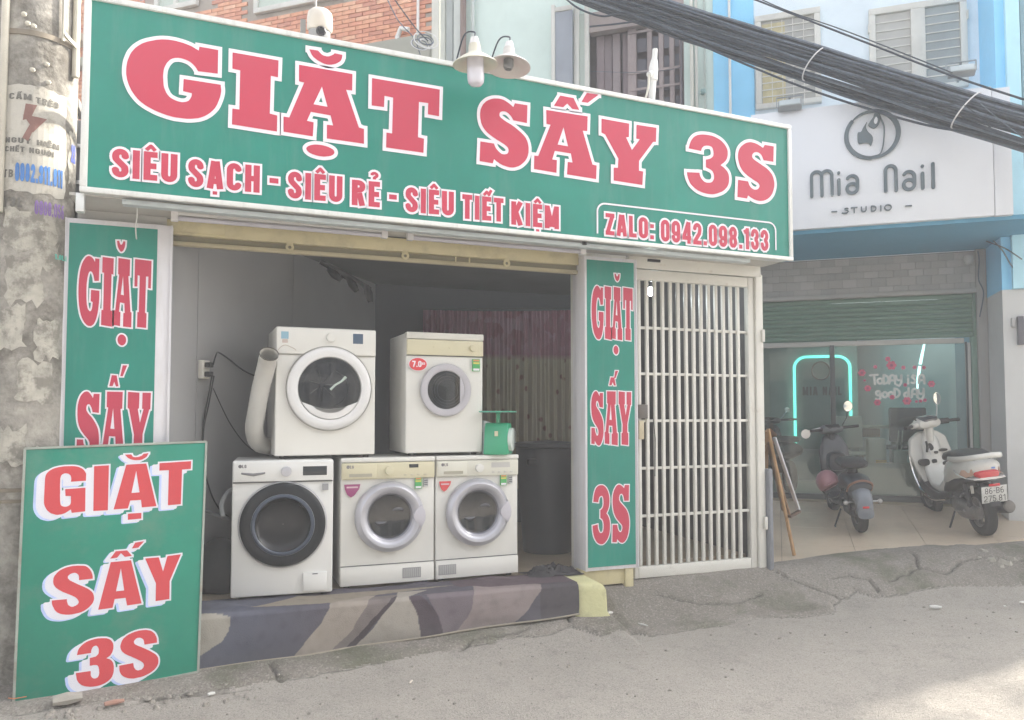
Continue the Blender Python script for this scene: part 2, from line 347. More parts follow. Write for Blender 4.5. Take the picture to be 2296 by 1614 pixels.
SIGN_GLYPHS = {
    'G': '580,875 583,898 683,896 683,757 579,754 573,762 568,771 562,779 555,786 547,793 539,799 530,804 520,808 509,811 497,813 485,814 474,814 464,812 454,810 445,806 437,801 430,795 424,787 418,779 413,770 409,761 405,751 402,741 400,730 399,718 398,705 398,692 399,679 400,665 401,652 403,638 407,626 412,614 417,603 424,594 432,585 440,579 450,574 460,570 469,567 478,565 487,564 495,563 503,564 511,566 518,568 525,572 531,576 536,582 540,589 543,596 546,602 547,608 548,612 548,617 548,622 502,627 504,698 700,695 701,682 703,669 703,655 701,640 697,620 690,598 682,575 672,555 660,539 646,523 631,510 616,499 601,491 586,484 570,480 554,476 538,473 521,471 503,471 486,471 470,471 453,472 436,475 419,478 399,483 378,489 358,496 340,504 323,512 308,520 295,529 282,539 270,551 258,565 248,579 239,593 232,608 226,622 221,637 217,650 215,662 213,673 212,684 212,696 212,710 213,726 215,742 218,758 223,773 228,789 235,805 244,819 253,832 263,843 275,854 287,864 300,872 315,880 329,886 344,892 359,898 374,902 389,906 404,908 420,910 435,910 451,910 466,909 481,907 496,905 510,902 525,898 539,894 553,888 566,881',
    'I': '761,895 1016,890 1014,788 974,791 971,565 1013,559 1013,463 764,472 765,565 803,565 804,796 761,799',
    'A': '1133,884 1449,878 1448,775 1412,774 1491,552 1522,547 1523,455 1300,459 1300,543 1336,544 1321,603 1205,608 1183,551 1222,547 1218,461 1050,467 1049,558 1081,557 1164,780 1134,783 | 1268,772 1220,657 1302,653',
    'breve': '1191,988 1242,989 1249,983 1255,977 1261,971 1268,967 1276,964 1285,963 1293,962 1301,963 1309,965 1316,969 1323,973 1329,977 1333,980 1336,983 1338,986 1341,989 1387,987 1386,978 1385,969 1383,960 1379,951 1373,943 1364,936 1354,929 1344,923 1333,919 1321,915 1309,913 1297,912 1285,913 1273,916 1261,920 1250,925 1240,929 1230,935 1221,941 1213,948 1206,957 1201,967 1196,977',
    'dot': '1182,388 1186,393 1191,398 1197,402 1205,406 1214,409 1224,412 1235,414 1247,415 1258,415 1270,415 1282,414 1293,412 1305,410 1317,406 1327,402 1335,398 1341,393 1344,387 1346,381 1345,375 1342,369 1337,364 1330,359 1322,355 1311,352 1298,349 1284,346 1271,346 1256,346 1241,348 1227,351 1215,354 1205,358 1198,361 1192,366 1187,370 1184,374 1182,379 1181,384',
    'T': '1569,872 2000,866 1996,692 1923,695 1925,767 1865,766 1860,540 1899,535 1896,445 1659,449 1661,543 1696,542 1701,769 1647,772 1644,701 1568,700',
    'S': '2502,825 2512,852 2602,852 2598,731 2502,736 2497,743 2494,750 2489,757 2484,763 2476,770 2468,777 2459,782 2450,786 2440,787 2430,786 2420,784 2413,780 2408,775 2405,767 2404,760 2405,752 2409,747 2415,741 2423,736 2433,730 2446,723 2462,716 2479,709 2495,701 2511,692 2527,682 2543,671 2557,661 2569,651 2580,641 2590,630 2597,617 2603,603 2607,587 2610,570 2610,554 2610,539 2607,523 2603,508 2597,494 2588,479 2577,466 2564,453 2551,442 2538,434 2524,428 2510,423 2495,420 2479,419 2464,420 2448,423 2433,426 2419,431 2405,437 2393,444 2383,449 2377,453 2373,456 2370,458 2367,461 2358,432 2268,436 2273,566 2366,564 2370,556 2373,547 2378,539 2383,531 2390,524 2399,516 2408,509 2416,504 2425,501 2434,501 2443,502 2450,504 2456,506 2461,510 2464,515 2467,521 2468,527 2468,533 2467,540 2464,547 2459,553 2452,558 2444,564 2433,570 2420,576 2404,584 2387,591 2372,599 2357,607 2342,616 2328,625 2316,634 2306,644 2297,654 2290,665 2283,677 2278,690 2275,705 2272,719 2271,734 2271,747 2272,761 2274,775 2278,787 2284,800 2291,813 2301,824 2311,835 2322,843 2334,850 2347,856 2360,861 2374,864 2388,866 2403,867 2416,866 2428,864 2439,861 2450,856 2461,851 2471,846 2482,839 2492,832',
    'A2': '2738,840 3047,839 3043,736 3009,734 3082,509 3114,506 3109,411 2890,419 2896,505 2931,505 2919,566 2800,569 2781,509 2815,508 2812,421 2648,428 2651,519 2679,519 2769,743 2739,745 | 2865,738 2821,615 2898,612',
    'circ': '2841,953 2941,951 2984,875 2932,874 2893,906 2863,876 2794,876',
    'acute': '3042,1003 3131,1003 3048,934 3000,934',
    'Y': '3153,838 3370,833 3367,737 3345,732 3391,648 3454,732 3426,734 3429,833 3590,833 3585,731 3562,728 3447,578 3446,508 3479,506 3472,409 3245,416 3246,507 3278,508 3283,574 3181,731 3152,740',
    'three': '3857,718 3862,733 3866,748 3872,763 3878,777 3887,789 3897,801 3908,811 3921,819 3936,826 3953,831 3971,835 3990,837 4010,838 4033,838 4055,837 4076,834 4095,829 4113,823 4130,816 4145,807 4158,797 4170,786 4180,773 4188,761 4193,749 4196,737 4196,726 4196,714 4194,702 4190,690 4185,678 4178,667 4168,657 4156,646 4143,637 4131,627 4140,622 4150,618 4159,613 4168,607 4176,600 4185,592 4192,583 4198,573 4202,563 4204,552 4205,541 4205,530 4204,517 4202,505 4198,492 4192,480 4185,469 4175,458 4165,448 4152,439 4138,430 4121,423 4104,416 4087,410 4071,406 4056,403 4040,402 4022,402 4002,403 3979,406 3957,411 3937,417 3919,425 3902,435 3887,446 3874,457 3865,469 3858,481 3852,493 3848,505 3845,515 3843,524 3842,533 3841,542 3947,550 3949,543 3950,535 3952,528 3956,520 3961,512 3968,504 3976,497 3985,491 3994,487 4004,485 4014,484 4023,485 4033,486 4042,488 4051,492 4058,497 4064,504 4068,512 4072,521 4073,530 4073,539 4072,549 4069,558 4065,566 4061,572 4055,577 4049,581 4042,585 4033,588 4024,591 4013,594 4003,597 4004,654 4014,656 4024,659 4034,662 4043,666 4051,671 4059,677 4065,684 4069,691 4071,699 4072,707 4071,716 4070,724 4068,732 4066,740 4062,747 4057,752 4050,756 4041,758 4032,759 4023,759 4014,758 4005,756 3996,754 3988,751 3982,746 3977,741 3972,735 3969,730 3967,725 3966,721 3965,716 3964,712',
    'S2': '4516,804 4532,829 4616,828 4610,709 4519,710 4515,719 4510,730 4506,739 4500,747 4494,753 4486,758 4477,762 4469,764 4460,765 4450,763 4440,761 4433,758 4426,753 4421,746 4417,740 4415,733 4415,727 4416,721 4420,715 4427,708 4439,701 4455,694 4473,686 4490,678 4507,670 4525,662 4542,654 4558,644 4572,634 4584,622 4595,610 4603,596 4609,582 4613,566 4616,549 4616,533 4614,516 4609,499 4603,482 4596,466 4587,453 4577,441 4566,430 4554,421 4540,413 4525,406 4509,401 4494,398 4480,396 4466,396 4452,398 4440,400 4427,403 4415,407 4404,412 4395,416 4388,419 4382,422 4378,424 4373,427 4363,403 4277,406 4285,535 4375,533 4379,524 4382,515 4387,505 4392,498 4399,491 4407,486 4415,482 4423,479 4431,477 4439,477 4447,478 4455,480 4462,484 4469,490 4474,497 4478,503 4479,509 4478,516 4475,522 4469,529 4461,534 4451,539 4438,544 4424,550 4408,558 4389,567 4370,577 4353,587 4340,597 4328,608 4318,619 4309,631 4302,644 4296,659 4292,674 4289,688 4287,701 4287,715 4288,728 4290,740 4293,752 4298,763 4304,774 4312,784 4321,794 4333,804 4345,812 4357,820 4369,825 4381,829 4394,832 4407,834 4421,833 4436,832 4451,829 4465,826 4479,821 4491,816 4504,810',
}
BOARD_GLYPHS = {
    'G': '211,1135 283,1138 283,1176 280,1183 276,1190 272,1196 267,1202 261,1207 254,1211 246,1215 237,1218 226,1220 214,1221 201,1221 189,1221 176,1221 163,1219 150,1217 138,1214 128,1211 118,1206 110,1201 103,1195 98,1189 94,1183 91,1176 89,1166 88,1152 88,1136 88,1118 88,1100 88,1081 88,1061 88,1042 89,1026 91,1015 94,1007 97,1000 101,993 105,986 111,980 117,974 123,969 131,966 139,963 147,960 156,959 164,960 172,961 180,963 188,966 195,970 202,975 209,980 216,985 221,966 285,971 282,1100 185,1096 188,1059 214,1057 214,1046 215,1035 215,1024 214,1016 211,1010 207,1007 202,1004 197,1002 193,1001 188,1001 183,1002 179,1003 175,1005 172,1007 168,1011 166,1018 164,1030 163,1046 162,1063 162,1080 161,1099 160,1120 160,1140 160,1155 162,1165 164,1171 167,1175 170,1178 175,1180 180,1182 185,1182 190,1181 195,1180 199,1178 202,1175 205,1172 208,1169 209,1166 210,1162 211,1158 212,1152 212,1147 211,1141',
    'I': '320,1217 393,1220 395,971 324,971',
    'A': '480,1221 582,1225 639,981 564,978 559,1020 505,1019 494,976 423,974 | 531,1185 510,1061 551,1063',
    'breve': '471,1278 504,1279 506,1276 508,1272 510,1269 512,1266 516,1264 521,1263 527,1262 532,1263 538,1263 544,1265 550,1267 555,1269 559,1272 562,1275 564,1278 567,1281 593,1284 590,1278 587,1271 584,1265 579,1260 574,1256 567,1252 560,1248 552,1246 544,1245 534,1245 525,1245 517,1246 509,1248 502,1251 495,1254 489,1258 484,1262 480,1267 475,1273',
    'dot': '495,947 563,948 563,916 495,913',
    'T': '650,1225 818,1232 817,1187 770,1184 766,986 698,983 700,1183 650,1182',
    'S': '269,607 334,609 333,615 333,621 332,627 330,633 328,640 326,646 322,653 318,659 314,664 309,670 303,675 296,679 288,681 279,682 269,683 260,684 249,684 238,684 227,683 217,681 206,679 196,675 187,671 178,666 171,661 164,654 159,647 154,641 151,634 149,627 149,620 148,613 149,606 150,599 153,592 157,585 162,578 169,572 177,565 186,559 196,552 208,546 219,540 229,535 238,530 246,525 253,521 258,516 263,511 267,505 269,500 271,495 271,491 269,487 267,483 263,480 259,477 253,475 248,473 242,472 237,473 232,476 228,479 224,482 221,486 220,491 218,496 217,501 216,504 216,508 216,511 216,514 146,514 147,507 147,501 148,495 150,488 154,480 158,471 163,462 169,455 175,449 182,445 189,441 198,438 207,436 218,434 229,433 240,433 252,434 265,436 278,438 290,442 301,447 311,454 321,462 328,470 334,477 338,484 341,492 343,500 343,508 342,516 340,525 337,532 333,539 327,546 320,552 311,559 300,566 288,573 275,580 263,587 253,593 242,600 233,605 226,610 221,615 218,619 216,623 216,627 216,631 219,636 222,639 225,642 230,644 236,646 241,647 247,647 251,646 255,644 258,642 261,639 263,637 265,634 266,631 267,627 268,622 268,617 268,612',
    'A2': '417,689 517,692 575,456 503,452 495,493 442,492 433,447 364,444 | 468,652 447,532 487,533',
    'circ': '440,746 496,747 521,715 486,712 466,734 448,711 413,708',
    'acute': '535,786 581,791 551,757 519,755',
    'Y': '587,696 656,697 679,618 700,700 770,705 714,563 714,465 644,461 644,556',
    'three': '272,223 274,231 275,239 277,247 280,254 285,261 291,268 299,275 307,281 317,286 328,290 340,293 351,295 360,296 368,297 376,296 384,296 392,295 400,294 408,293 415,290 421,287 427,283 432,278 435,273 439,267 441,261 442,255 443,249 443,242 443,235 441,228 440,222 438,217 435,211 432,207 429,202 425,199 421,196 416,193 411,190 416,188 421,186 425,184 430,181 433,178 437,174 440,169 443,164 445,160 446,154 447,149 448,143 448,136 448,128 448,120 447,113 445,105 443,98 440,91 435,84 430,79 423,73 416,69 408,64 399,61 389,58 379,56 369,55 360,55 350,55 340,56 331,58 322,60 313,63 305,67 298,71 292,77 286,83 282,90 278,97 275,106 274,115 272,124 271,134 339,135 340,128 340,121 340,115 342,109 344,105 347,101 351,98 354,96 358,95 363,95 367,96 371,98 374,100 376,104 378,108 379,113 380,120 379,128 379,136 377,143 376,149 373,154 371,158 366,161 360,162 351,163 343,162 334,162 333,201 340,202 347,203 353,204 359,205 364,208 367,211 370,214 373,219 374,224 374,230 374,237 373,243 371,248 369,252 366,256 363,259 360,260 356,260 352,259 349,258 346,255 344,252 342,248 340,244 339,240 338,235 338,230 338,226',
    'S2': '594,237 656,240 655,248 655,255 654,263 652,270 649,277 646,283 642,290 637,295 632,300 626,304 620,308 613,310 605,312 597,314 588,314 578,314 567,314 556,312 545,310 535,307 524,303 514,299 505,294 498,288 491,283 486,276 483,270 480,263 478,255 476,246 476,238 478,230 481,222 485,215 491,209 497,203 504,198 512,193 520,188 529,184 538,178 548,172 558,166 567,160 574,156 580,151 585,147 589,142 591,138 593,133 593,128 592,124 590,119 587,116 584,112 580,110 575,109 569,108 564,108 559,110 555,112 552,115 549,119 546,124 544,129 543,135 542,142 541,149 473,144 474,136 474,127 475,119 477,112 480,105 484,98 489,92 494,87 501,82 509,78 517,74 526,72 536,70 546,69 557,70 569,71 581,72 594,75 606,79 618,84 628,89 637,95 646,102 652,109 657,116 661,124 663,131 664,139 664,146 663,155 661,163 657,170 652,177 646,183 638,189 630,195 620,202 608,209 597,216 586,222 576,228 566,233 557,238 551,242 546,246 543,251 542,255 541,258 543,263 545,267 549,271 553,274 557,276 563,276 568,276 573,275 577,273 581,270 585,267 588,262 590,257 591,250 592,243',
}
# ================================================================== materials used all over
M_white = mat('painted_white_metal', (0.62,0.61,0.57), .45, var=.05, dirt=.5, dscale=3, dlo=.55, dhi=.8, dirtcol=(.30,.24,.17), streak=True)
M_gate = mat('ivory_gate_paint', (0.66,0.65,0.60), .45, var=.05, dirt=.6, dscale=5, dlo=.58, dhi=.74, dirtcol=(.26,.16,.09))
M_cream = mat('cream_paint', (0.55,0.49,0.30), .6, var=.08, dirt=.4, dscale=4)
M_alu = mat('aluminium_frame', (0.72,0.74,0.74), .35, metal=.3, var=.04)
M_green = mat('green_sign_canvas', (0.0,0.21,0.16), .38, var=.12, vscale=1.2, bump=.3, bscale=2.5, spec=.6, dirt=.22, dirtcol=(.22,.30,.27), dscale=1.3, streak=True)
M_green2 = mat('green_board_print', (0.004,0.205,0.135), .5, var=.08, vscale=3, dirt=.55, dirtcol=(.16,.22,.17), dscale=2.2)
M_red = mat('red_print', (0.50,0.042,0.085), .4, var=.03)
M_redb = mat('red_board_print', (0.54,0.05,0.06), .5, var=.05)
M_letw = mat('white_print', (0.78,0.74,0.80), .45, var=.02)
M_blueshade = mat('pale_blue_print', (0.42,0.52,0.80), .5, var=.15, vscale=9)
M_concrete = mat('grey_concrete', (0.26,0.25,0.23), .9, var=.25, vscale=4, bump=.5, bscale=40, dirt=.6)
M_wallgrey = mat('grey_plaster', (0.46,0.46,0.44), .8, var=.05, dirt=.25, dscale=1.5, dirtcol=(.22,.21,.2))
M_dark = mat('black_plastic', (0.018,0.018,0.020), .45, var=.1)
M_rubber = mat('tyre_rubber', (0.02,0.02,0.02), .8, var=.2)
M_steel = mat('steel', (0.55,0.55,0.56), .3, metal=.9, var=.05)
M_chrome = mat('chrome', (0.75,0.75,0.76), .12, metal=1.0, var=.02)
M_wood = mat('pale_wood', (0.45,0.27,0.13), .6, var=.2, vscale=12)
M_cable = mat('black_cable', (0.03,0.042,0.058), .55, var=.4, vscale=20)
M_cableg = mat('grey_cable', (0.10,0.125,0.16), .5, var=.3, vscale=20)
M_mortar = mat('mortar', (0.38,0.34,0.30), .95, var=.12, bump=.3)
def glass_mat(name, tint, refl=1.0, rough=0.02, dens=0.25):
    m = bpy.data.materials.new(name); m.use_nodes = True; n = m.node_tree; n.nodes.clear(); L = n.links.new
    o = n.nodes.new('ShaderNodeOutputMaterial'); mx = n.nodes.new('ShaderNodeMixShader'); tr = n.nodes.new('ShaderNodeBsdfTransparent')
    gl = n.nodes.new('ShaderNodeBsdfGlossy'); fr = n.nodes.new('ShaderNodeFresnel'); ml = n.nodes.new('ShaderNodeMath'); ml.operation = 'MULTIPLY_ADD'
    tr.inputs[0].default_value = (*tint, 1); gl.inputs['Roughness'].default_value = rough; fr.inputs[0].default_value = 1.5
    ml.inputs[1].default_value = refl; ml.inputs[2].default_value = 0.01; ml.use_clamp = True
    L(fr.outputs[0], ml.inputs[0]); L(ml.outputs[0], mx.inputs[0]); L(tr.outputs[0], mx.inputs[1]); L(gl.outputs[0], mx.inputs[2]); L(mx.outputs[0], o.inputs[0])
    return m
M_glass = glass_mat('shop_glass', (0.80,0.86,0.84))
M_glassd = glass_mat('door_glass', (0.40,0.42,0.44), 1.6)
# ================================================================== ground
def lerp_pts(P, x):
    if x <= P[0][0]: return P[0][1]
    for (a, b), (c, d) in zip(P, P[1:]):
        if x <= c: return b+(d-b)*(x-a)/(c-a)
    return P[-1][1]
EDGE = [(-9,-.30),(-1.2,-.36),(2.50,-.34),(2.56,0.03),(4.11,0.03),(4.14,.015),(6.67,-.33),(9,-.66)]
EDGEZ = [(-9,.0),(-1.2,.02),(-.1,.045),(1.3,.09),(2.5,.125),(2.62,.235),(4.11,.255),(6.67,.352),(9,.42)]
VW = [(-9,.5),(2.3,.40),(2.62,.62),(4.2,.62),(4.7,.80),(6.7,.95),(9,.95)]
def vnoise(x, y, s): 
    from mathutils.noise import noise
    return noise(Vector((x*s, y*s, 3.7)))
def ground_z(x, y):
    zr = .018*max(0.0, x)-.012*max(0, -y-2.5)*0; e = lerp_pts(EDGE, x); ze = lerp_pts(EDGEZ, x); w = lerp_pts(VW, x)
    f = min(1, max(0, 1-(e-y)/w)); f = f*f*(3-2*f) if x > 2.55 else f
    z = zr+(ze-zr)*f
    z += .006*vnoise(x, y, 2.5)*(1 if y > -1.3 else .4)
    return z
APR = [(-9,-.62),(-1,-.60),(.33,-.63),(.70,-.60),(1.1,-.56),(2.0,-.50),(2.2,-.43),(2.32,-.62),(2.6,-.60),(2.65,-.68),(3.6,-.66),(3.84,-.72),(4.1,-.74),(4.26,-.60),(4.56,-.52),(4.62,-.63),(5.24,-.67),(5.7,-.80),(6.5,-1.0),(7.2,-1.2),(20,-1.4)]
def apron_in(x, y):       # ragged concrete patches lying on the asphalt
    return y-(lerp_pts(APR, x)-.03*vnoise(x, 0, 3)-.022*vnoise(x, 0, 9)-.014*vnoise(x, 0, 23))
CRK = [[(4.12,-.02),(4.17,-.22),(4.30,-.42),(4.36,-.52)],[(4.50,-.34),(4.64,-.36),(4.74,-.45),(4.70,-.58)],[(5.49,-.20),(5.31,-.43),(5.42,-.56),(5.69,-.49),(5.96,-.47),(6.23,-.60),(6.8,-.62)],[(4.9,-.52),(5.1,-.48),(5.3,-.44)],
 [(.31,-.40),(.33,-.55),(.36,-.62)],[(2.24,-.19),(2.22,-.40)],[(3.0,-.22),(3.25,-.36),(3.6,-.40),(3.8,-.34)],[(1.4,-.56),(1.5,-.48),(1.9,-.44)],[(-.5,-.70),(-.2,-.62),(.2,-.66)]]
def crack(x, y):
    x += .020*vnoise(x, y, 8)+.008*vnoise(x, y, 30); y += .022*vnoise(y, x, 9)+.008*vnoise(y, x, 27); best = 9
    for L in CRK:
        for (x1, y1), (x2, y2) in zip(L, L[1:]):
            dx_, dy_ = x2-x1, y2-y1; t = max(0, min(1, ((x-x1)*dx_+(y-y1)*dy_)/(dx_*dx_+dy_*dy_))); d = (x-x1-t*dx_)**2+(y-y1-t*dy_)**2
            if d < best: best = d
    return max(0, 1-sqrt(best)/.020)
def grid_axis(segs):
    out = []
    for a, b, st in segs:
        n = max(1, round((b-a)/st)); out += [a+(b-a)*i/n for i in range(n)]
    out.append(segs[-1][1]); return out
gx = grid_axis([(-40,-8,4),(-8,-2,.4),(-2,7.2,.0145),(7.2,12,.4),(12,44,4)])
gy = grid_axis([(-40,-12,4),(-12,-3,.4),(-3,-1.4,.05),(-1.4,-1.1,.03),(-1.1,.06,.0145),(.06,.7,.2),(.7,8,1.5),(8,60,6)])
gv = []; gw_ = []
for y in gy:
    for x in gx:
        z = ground_z(x, y); wv = 0
        if -2 <= x <= 7.2 and -1.4 <= y <= .06:
            a = apron_in(x, y)
            if a > 0: z += .020*min(1, a/.045)+.003*vnoise(x, y, 9)+.0012*vnoise(x, y, 30)
            else: z += .001*vnoise(x, y, 30)
            ck_ = crack(x, y) if a > -.1 else 0
            z -= .03*ck_; wv = max(ck_, (1-abs(a+.008)/.018)*min(1, max(0, .75+1.6*vnoise(x*1.7, 3, 2))))
        elif y > .06: z = lerp_pts(EDGEZ, x)-.05
        gv.append((x, y, z)); gw_.append(max(0, wv))
nx = len(gx); fr_, fp_ = [], []
for j in range(len(gy)-1):
    for i in range(nx-1):
        q = (j*nx+i, j*nx+i+1, (j+1)*nx+i+1, (j+1)*nx+i)
        xc = (gx[i]+gx[i+1])/2; yc = (gy[j]+gy[j+1])/2
        (fp_ if apron_in(xc, yc) > 0 else fr_).append(q)
def submesh(name, faces, m):
    used = sorted({i for f in faces for i in f}); mp = {k: n for n, k in enumerate(used)}
    me = bpy.data.meshes.new(name); me.from_pydata([gv[k] for k in used], [], [tuple(mp[i] for i in f) for f in faces]); me.materials.append(m)
    me.polygons.foreach_set('use_smooth', [True]*len(me.polygons))
    at = me.attributes.new('grime', 'FLOAT', 'POINT'); at.data.foreach_set('value', [gw_[k] for k in used])
    return tag(link(name, me), kind='structure')
def ground_mat(name, c1, c2, speck, moss=0.0, rough=.9, sc_=1.0):
    m = bpy.data.materials.new(name); m.use_nodes = True; n = m.node_tree; b = n.nodes['Principled BSDF']; L = n.links.new
    b.inputs['Roughness'].default_value = rough; b.inputs['Specular IOR Level'].default_value = .3
    tc = n.nodes.new('ShaderNodeTexCoord')
    def noi(s, d=8, r=.6):
        q = n.nodes.new('ShaderNodeTexNoise'); q.inputs['Scale'].default_value = s; q.inputs['Detail'].default_value = d; q.inputs['Roughness'].default_value = r
        L(tc.outputs['Object'], q.inputs['Vector']); return q
    def mix(f, a, bcol, lo=.4, hi=.6, amt=1.0):
        r = n.nodes.new('ShaderNodeMapRange'); r.inputs[1].default_value = lo; r.inputs[2].default_value = hi; r.inputs[4].default_value = amt; L(f, r.inputs[0])
        q = n.nodes.new('ShaderNodeMix'); q.data_type = 'RGBA'; L(r.outputs[0], q.inputs[0])
        if isinstance(a, tuple): q.inputs[6].default_value = (*a, 1)
        else: L(a, q.inputs[6])
        q.inputs[7].default_value = (*bcol, 1); return q.outputs[2]
    o = mix(noi(1.1).outputs[0], c1, c2)
    o = mix(noi(6, 10, .75).outputs[0], o, tuple(v*.68 for v in c1), .52, .72, .7)
    vo = n.nodes.new('ShaderNodeTexVoronoi'); vo.inputs['Scale'].default_value = 150*sc_; L(tc.outputs['Object'], vo.inputs['Vector'])
    o = mix(vo.outputs['Color'], o, speck, .62, .9, .6)
    o = mix(vo.outputs['Color'], o, tuple(v*.5 for v in c1), .35, .12, .5)
    if moss: o = mix(noi(1.7, 6).outputs[0], o, (.075,.085,.045), .5, .68, moss)
    ga = n.nodes.new('ShaderNodeAttribute'); ga.attribute_name = 'grime'; o = mix(ga.outputs['Fac'], o, (.045,.042,.036), .25, .9, .6)
    L(o, b.inputs['Base Color'])
    bp = n.nodes.new('ShaderNodeBump'); bp.inputs['Strength'].default_value = .7; bp.inputs['Distance'].default_value = .006
    L(vo.outputs['Distance'], bp.inputs['Height'])
    bp2 = n.nodes.new('ShaderNodeBump'); bp2.inputs['Strength'].default_value = .5; bp2.inputs['Distance'].default_value = .03
    L(noi(9, 8, .7).outputs[0], bp2.inputs['Height']); L(bp.outputs[0], bp2.inputs['Normal']); L(bp2.outputs[0], b.inputs['Normal'])
    return m
submesh('road', fr_, ground_mat('asphalt', (.30,.278,.248), (.335,.31,.275), (.40,.375,.335)))
submesh('pavement', fp_, ground_mat('rough_concrete', (.245,.225,.198), (.20,.182,.158), (.36,.335,.30), moss=.75, sc_=.7))
# ------------------------------------------------------------------ tiled forecourt of the nail salon
AN = radians(-40); dN = Vector((cos(AN), sin(AN), 0)); inN = Vector((-sin(AN), cos(AN), 0)); oN = Vector((6.70, 1.33, 0))
MN = frame(oN, dN, inN)
def fore_z(x, y):          # tiled floor slopes up to the door sill
    p = (Vector((x, y, 0))-oN).dot(inN)          # 0 at the facade
    return .53+ (p)*.115 if p < 0 else .53
M_tile = mat('beige_floor_tile', (0.56,0.46,0.35), .35, var=.06, dirt=.4, dscale=2.5, dirtcol=(.22,.18,.14))
def clip(poly, n, c):
    out = []
    for i in range(len(poly)):
        a, b = poly[i], poly[(i+1) % len(poly)]; da, db = n[0]*a[0]+n[1]*a[1]-c, n[0]*b[0]+n[1]*b[1]-c
        if da >= 0: out.append(a)
        if (da >= 0) != (db >= 0): t = da/(da-db); out.append((a[0]+(b[0]-a[0])*t, a[1]+(b[1]-a[1])*t))
    return out
fc = MB(); 
ring = [(4.125,.025),(6.67,-.325),(9,-.645),(9,.2),(7.9,.3),(6.9,1.17),(4.3,3.35),(4.125,3.3)]
vs = [(x, y, fore_z(x, y)-.018) for x, y in ring]+[(x, y, -.1) for x, y in ring]; k = len(ring)
fc.add(vs, [tuple(range(k)), tuple(range(k, 2*k))[::-1]]+[(i, (i+1) % k, (i+1) % k+k, i+k) for i in range(k)])
fore = tag(fc.build('forecourt_floor', mat('tile_grout', (.30,.25,.20), .9, var=.1)), kind='structure')
TS = .60
for i in range(-8, 6):
    for j in range(0, 6):
        off = 0.22
        p0 = [(off+i*TS+.002, -j*TS-.002-TS+.004), (off+(i+1)*TS-.002, -j*TS-TS+.002), (off+(i+1)*TS-.002, -j*TS-.002), (off+i*TS+.002, -j*TS-.002)]
        w = [(oN+dN*a+inN*b) for a, b in p0]; w = [(q.x, q.y) for q in w]
        w = clip(w, (.1355, 1), .02+.1355*4.18)   # front edge line
        if len(w) > 2: w = clip(w, (1, 0), 4.135)
        if len(w) > 2: w = clip(w, (-1, 0), -8.6)
        if len(w) < 3: continue
        n_ = len(w); vs = [(x, y, fore_z(x, y)) for x, y in w]+[(x, y, fore_z(x, y)-.014) for x, y in w]
        t = MB(); t.add(vs, [tuple(range(n_)), tuple(range(n_, 2*n_))[::-1]]+[(a, (a+1) % n_, (a+1) % n_+n_, a+n_) for a in range(n_)])
        t.build('tile', M_tile, fore)
# ================================================================== the laundry kiosk building
kiosk = thing('laundry_shop', 'single storey laundry shop with open grey front under the long green sign', 'shop building', (1.7,0,.3))
LW = [(-.28, 0.02), (1.46, 2.50)]
b = MB()      # slanted left wall in three panels with joints
dx, dy = LW[1][0]-LW[0][0], LW[1][1]-LW[0][1]; Lw = sqrt(dx*dx+dy*dy); ux, uy = dx/Lw, dy/Lw
ML = frame((LW[0][0], LW[0][1], 0), (ux, uy, 0), (-uy, ux, 0))
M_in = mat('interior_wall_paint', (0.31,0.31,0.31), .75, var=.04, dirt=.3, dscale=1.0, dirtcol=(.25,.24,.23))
for a0, a1 in ((0, .27), (.275, 1.45), (1.455, Lw)):
    m_ = MB(ML); m_.box(a0, a1, 0, .06, .2, 2.78); m_.build('wall_panel', M_in, kiosk)
m_ = MB(ML); m_.box(-.02, Lw+.05, .062, .12, 0, 2.82); m_.build('side_wall', M_in, kiosk)
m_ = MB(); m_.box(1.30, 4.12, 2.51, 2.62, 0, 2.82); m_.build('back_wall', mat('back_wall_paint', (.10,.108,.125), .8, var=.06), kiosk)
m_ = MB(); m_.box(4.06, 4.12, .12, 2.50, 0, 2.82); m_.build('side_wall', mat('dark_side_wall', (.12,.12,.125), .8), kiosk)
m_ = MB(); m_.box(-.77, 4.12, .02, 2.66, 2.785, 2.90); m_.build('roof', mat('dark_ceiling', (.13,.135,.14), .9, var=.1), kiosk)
m_ = MB(); m_.box(-.25, 2.50, .0, .139, .10, .348); m_.box(-.25, 4.10, .14, 2.50, .10, .3481); m_.build('floor', mat('shop_floor_tile', (.34,.27,.19), .5, var=.1, dirt=.4), kiosk)
m_ = MB(); m_.box(2.505, 4.10, .02, .138, .02, .24); m_.build('floor', mat('passage_floor', (.20,.19,.18), .7, var=.1), kiosk)
m_ = MB(); m_.box(-.78, -.30, -.02, .12, 0, 2.78); m_.build('pillar', M_wallgrey, kiosk)
m_ = MB(); m_.box(2.475, 2.90, 0.02, .12, .2, 2.78); m_.build('pillar', M_gate, kiosk, bevel=.004)
m_ = MB(); m_.box(2.46, 2.88, -.09, .015, .255, .37); m_.build('plinth', M_cream, kiosk, bevel=.006)
m_ = MB(); m_.box(2.80, 2.87, -.11, -.03, .19, .38); m_.build('plinth_foot', M_cream, kiosk, bevel=.008)
m_ = MB(); m_.box(-.30, 2.47, -.035, .03, 2.585, 2.675); m_.build('lintel_beam', M_cream, kiosk, bevel=.004)
m_ = MB(); m_.box(-.30, 2.47, -.02, .02, 2.522, 2.548); m_.build('shutter_track', mat('dull_cream', (.42,.37,.24), .6, dirt=.4), kiosk, bevel=.003)
m_ = MB(); m_.box(-.30, 2.47, .0, .03, 2.549, 2.584); m_.build('shutter_slot', mat('slot_shadow_paint', (.20,.18,.12), .8), kiosk)
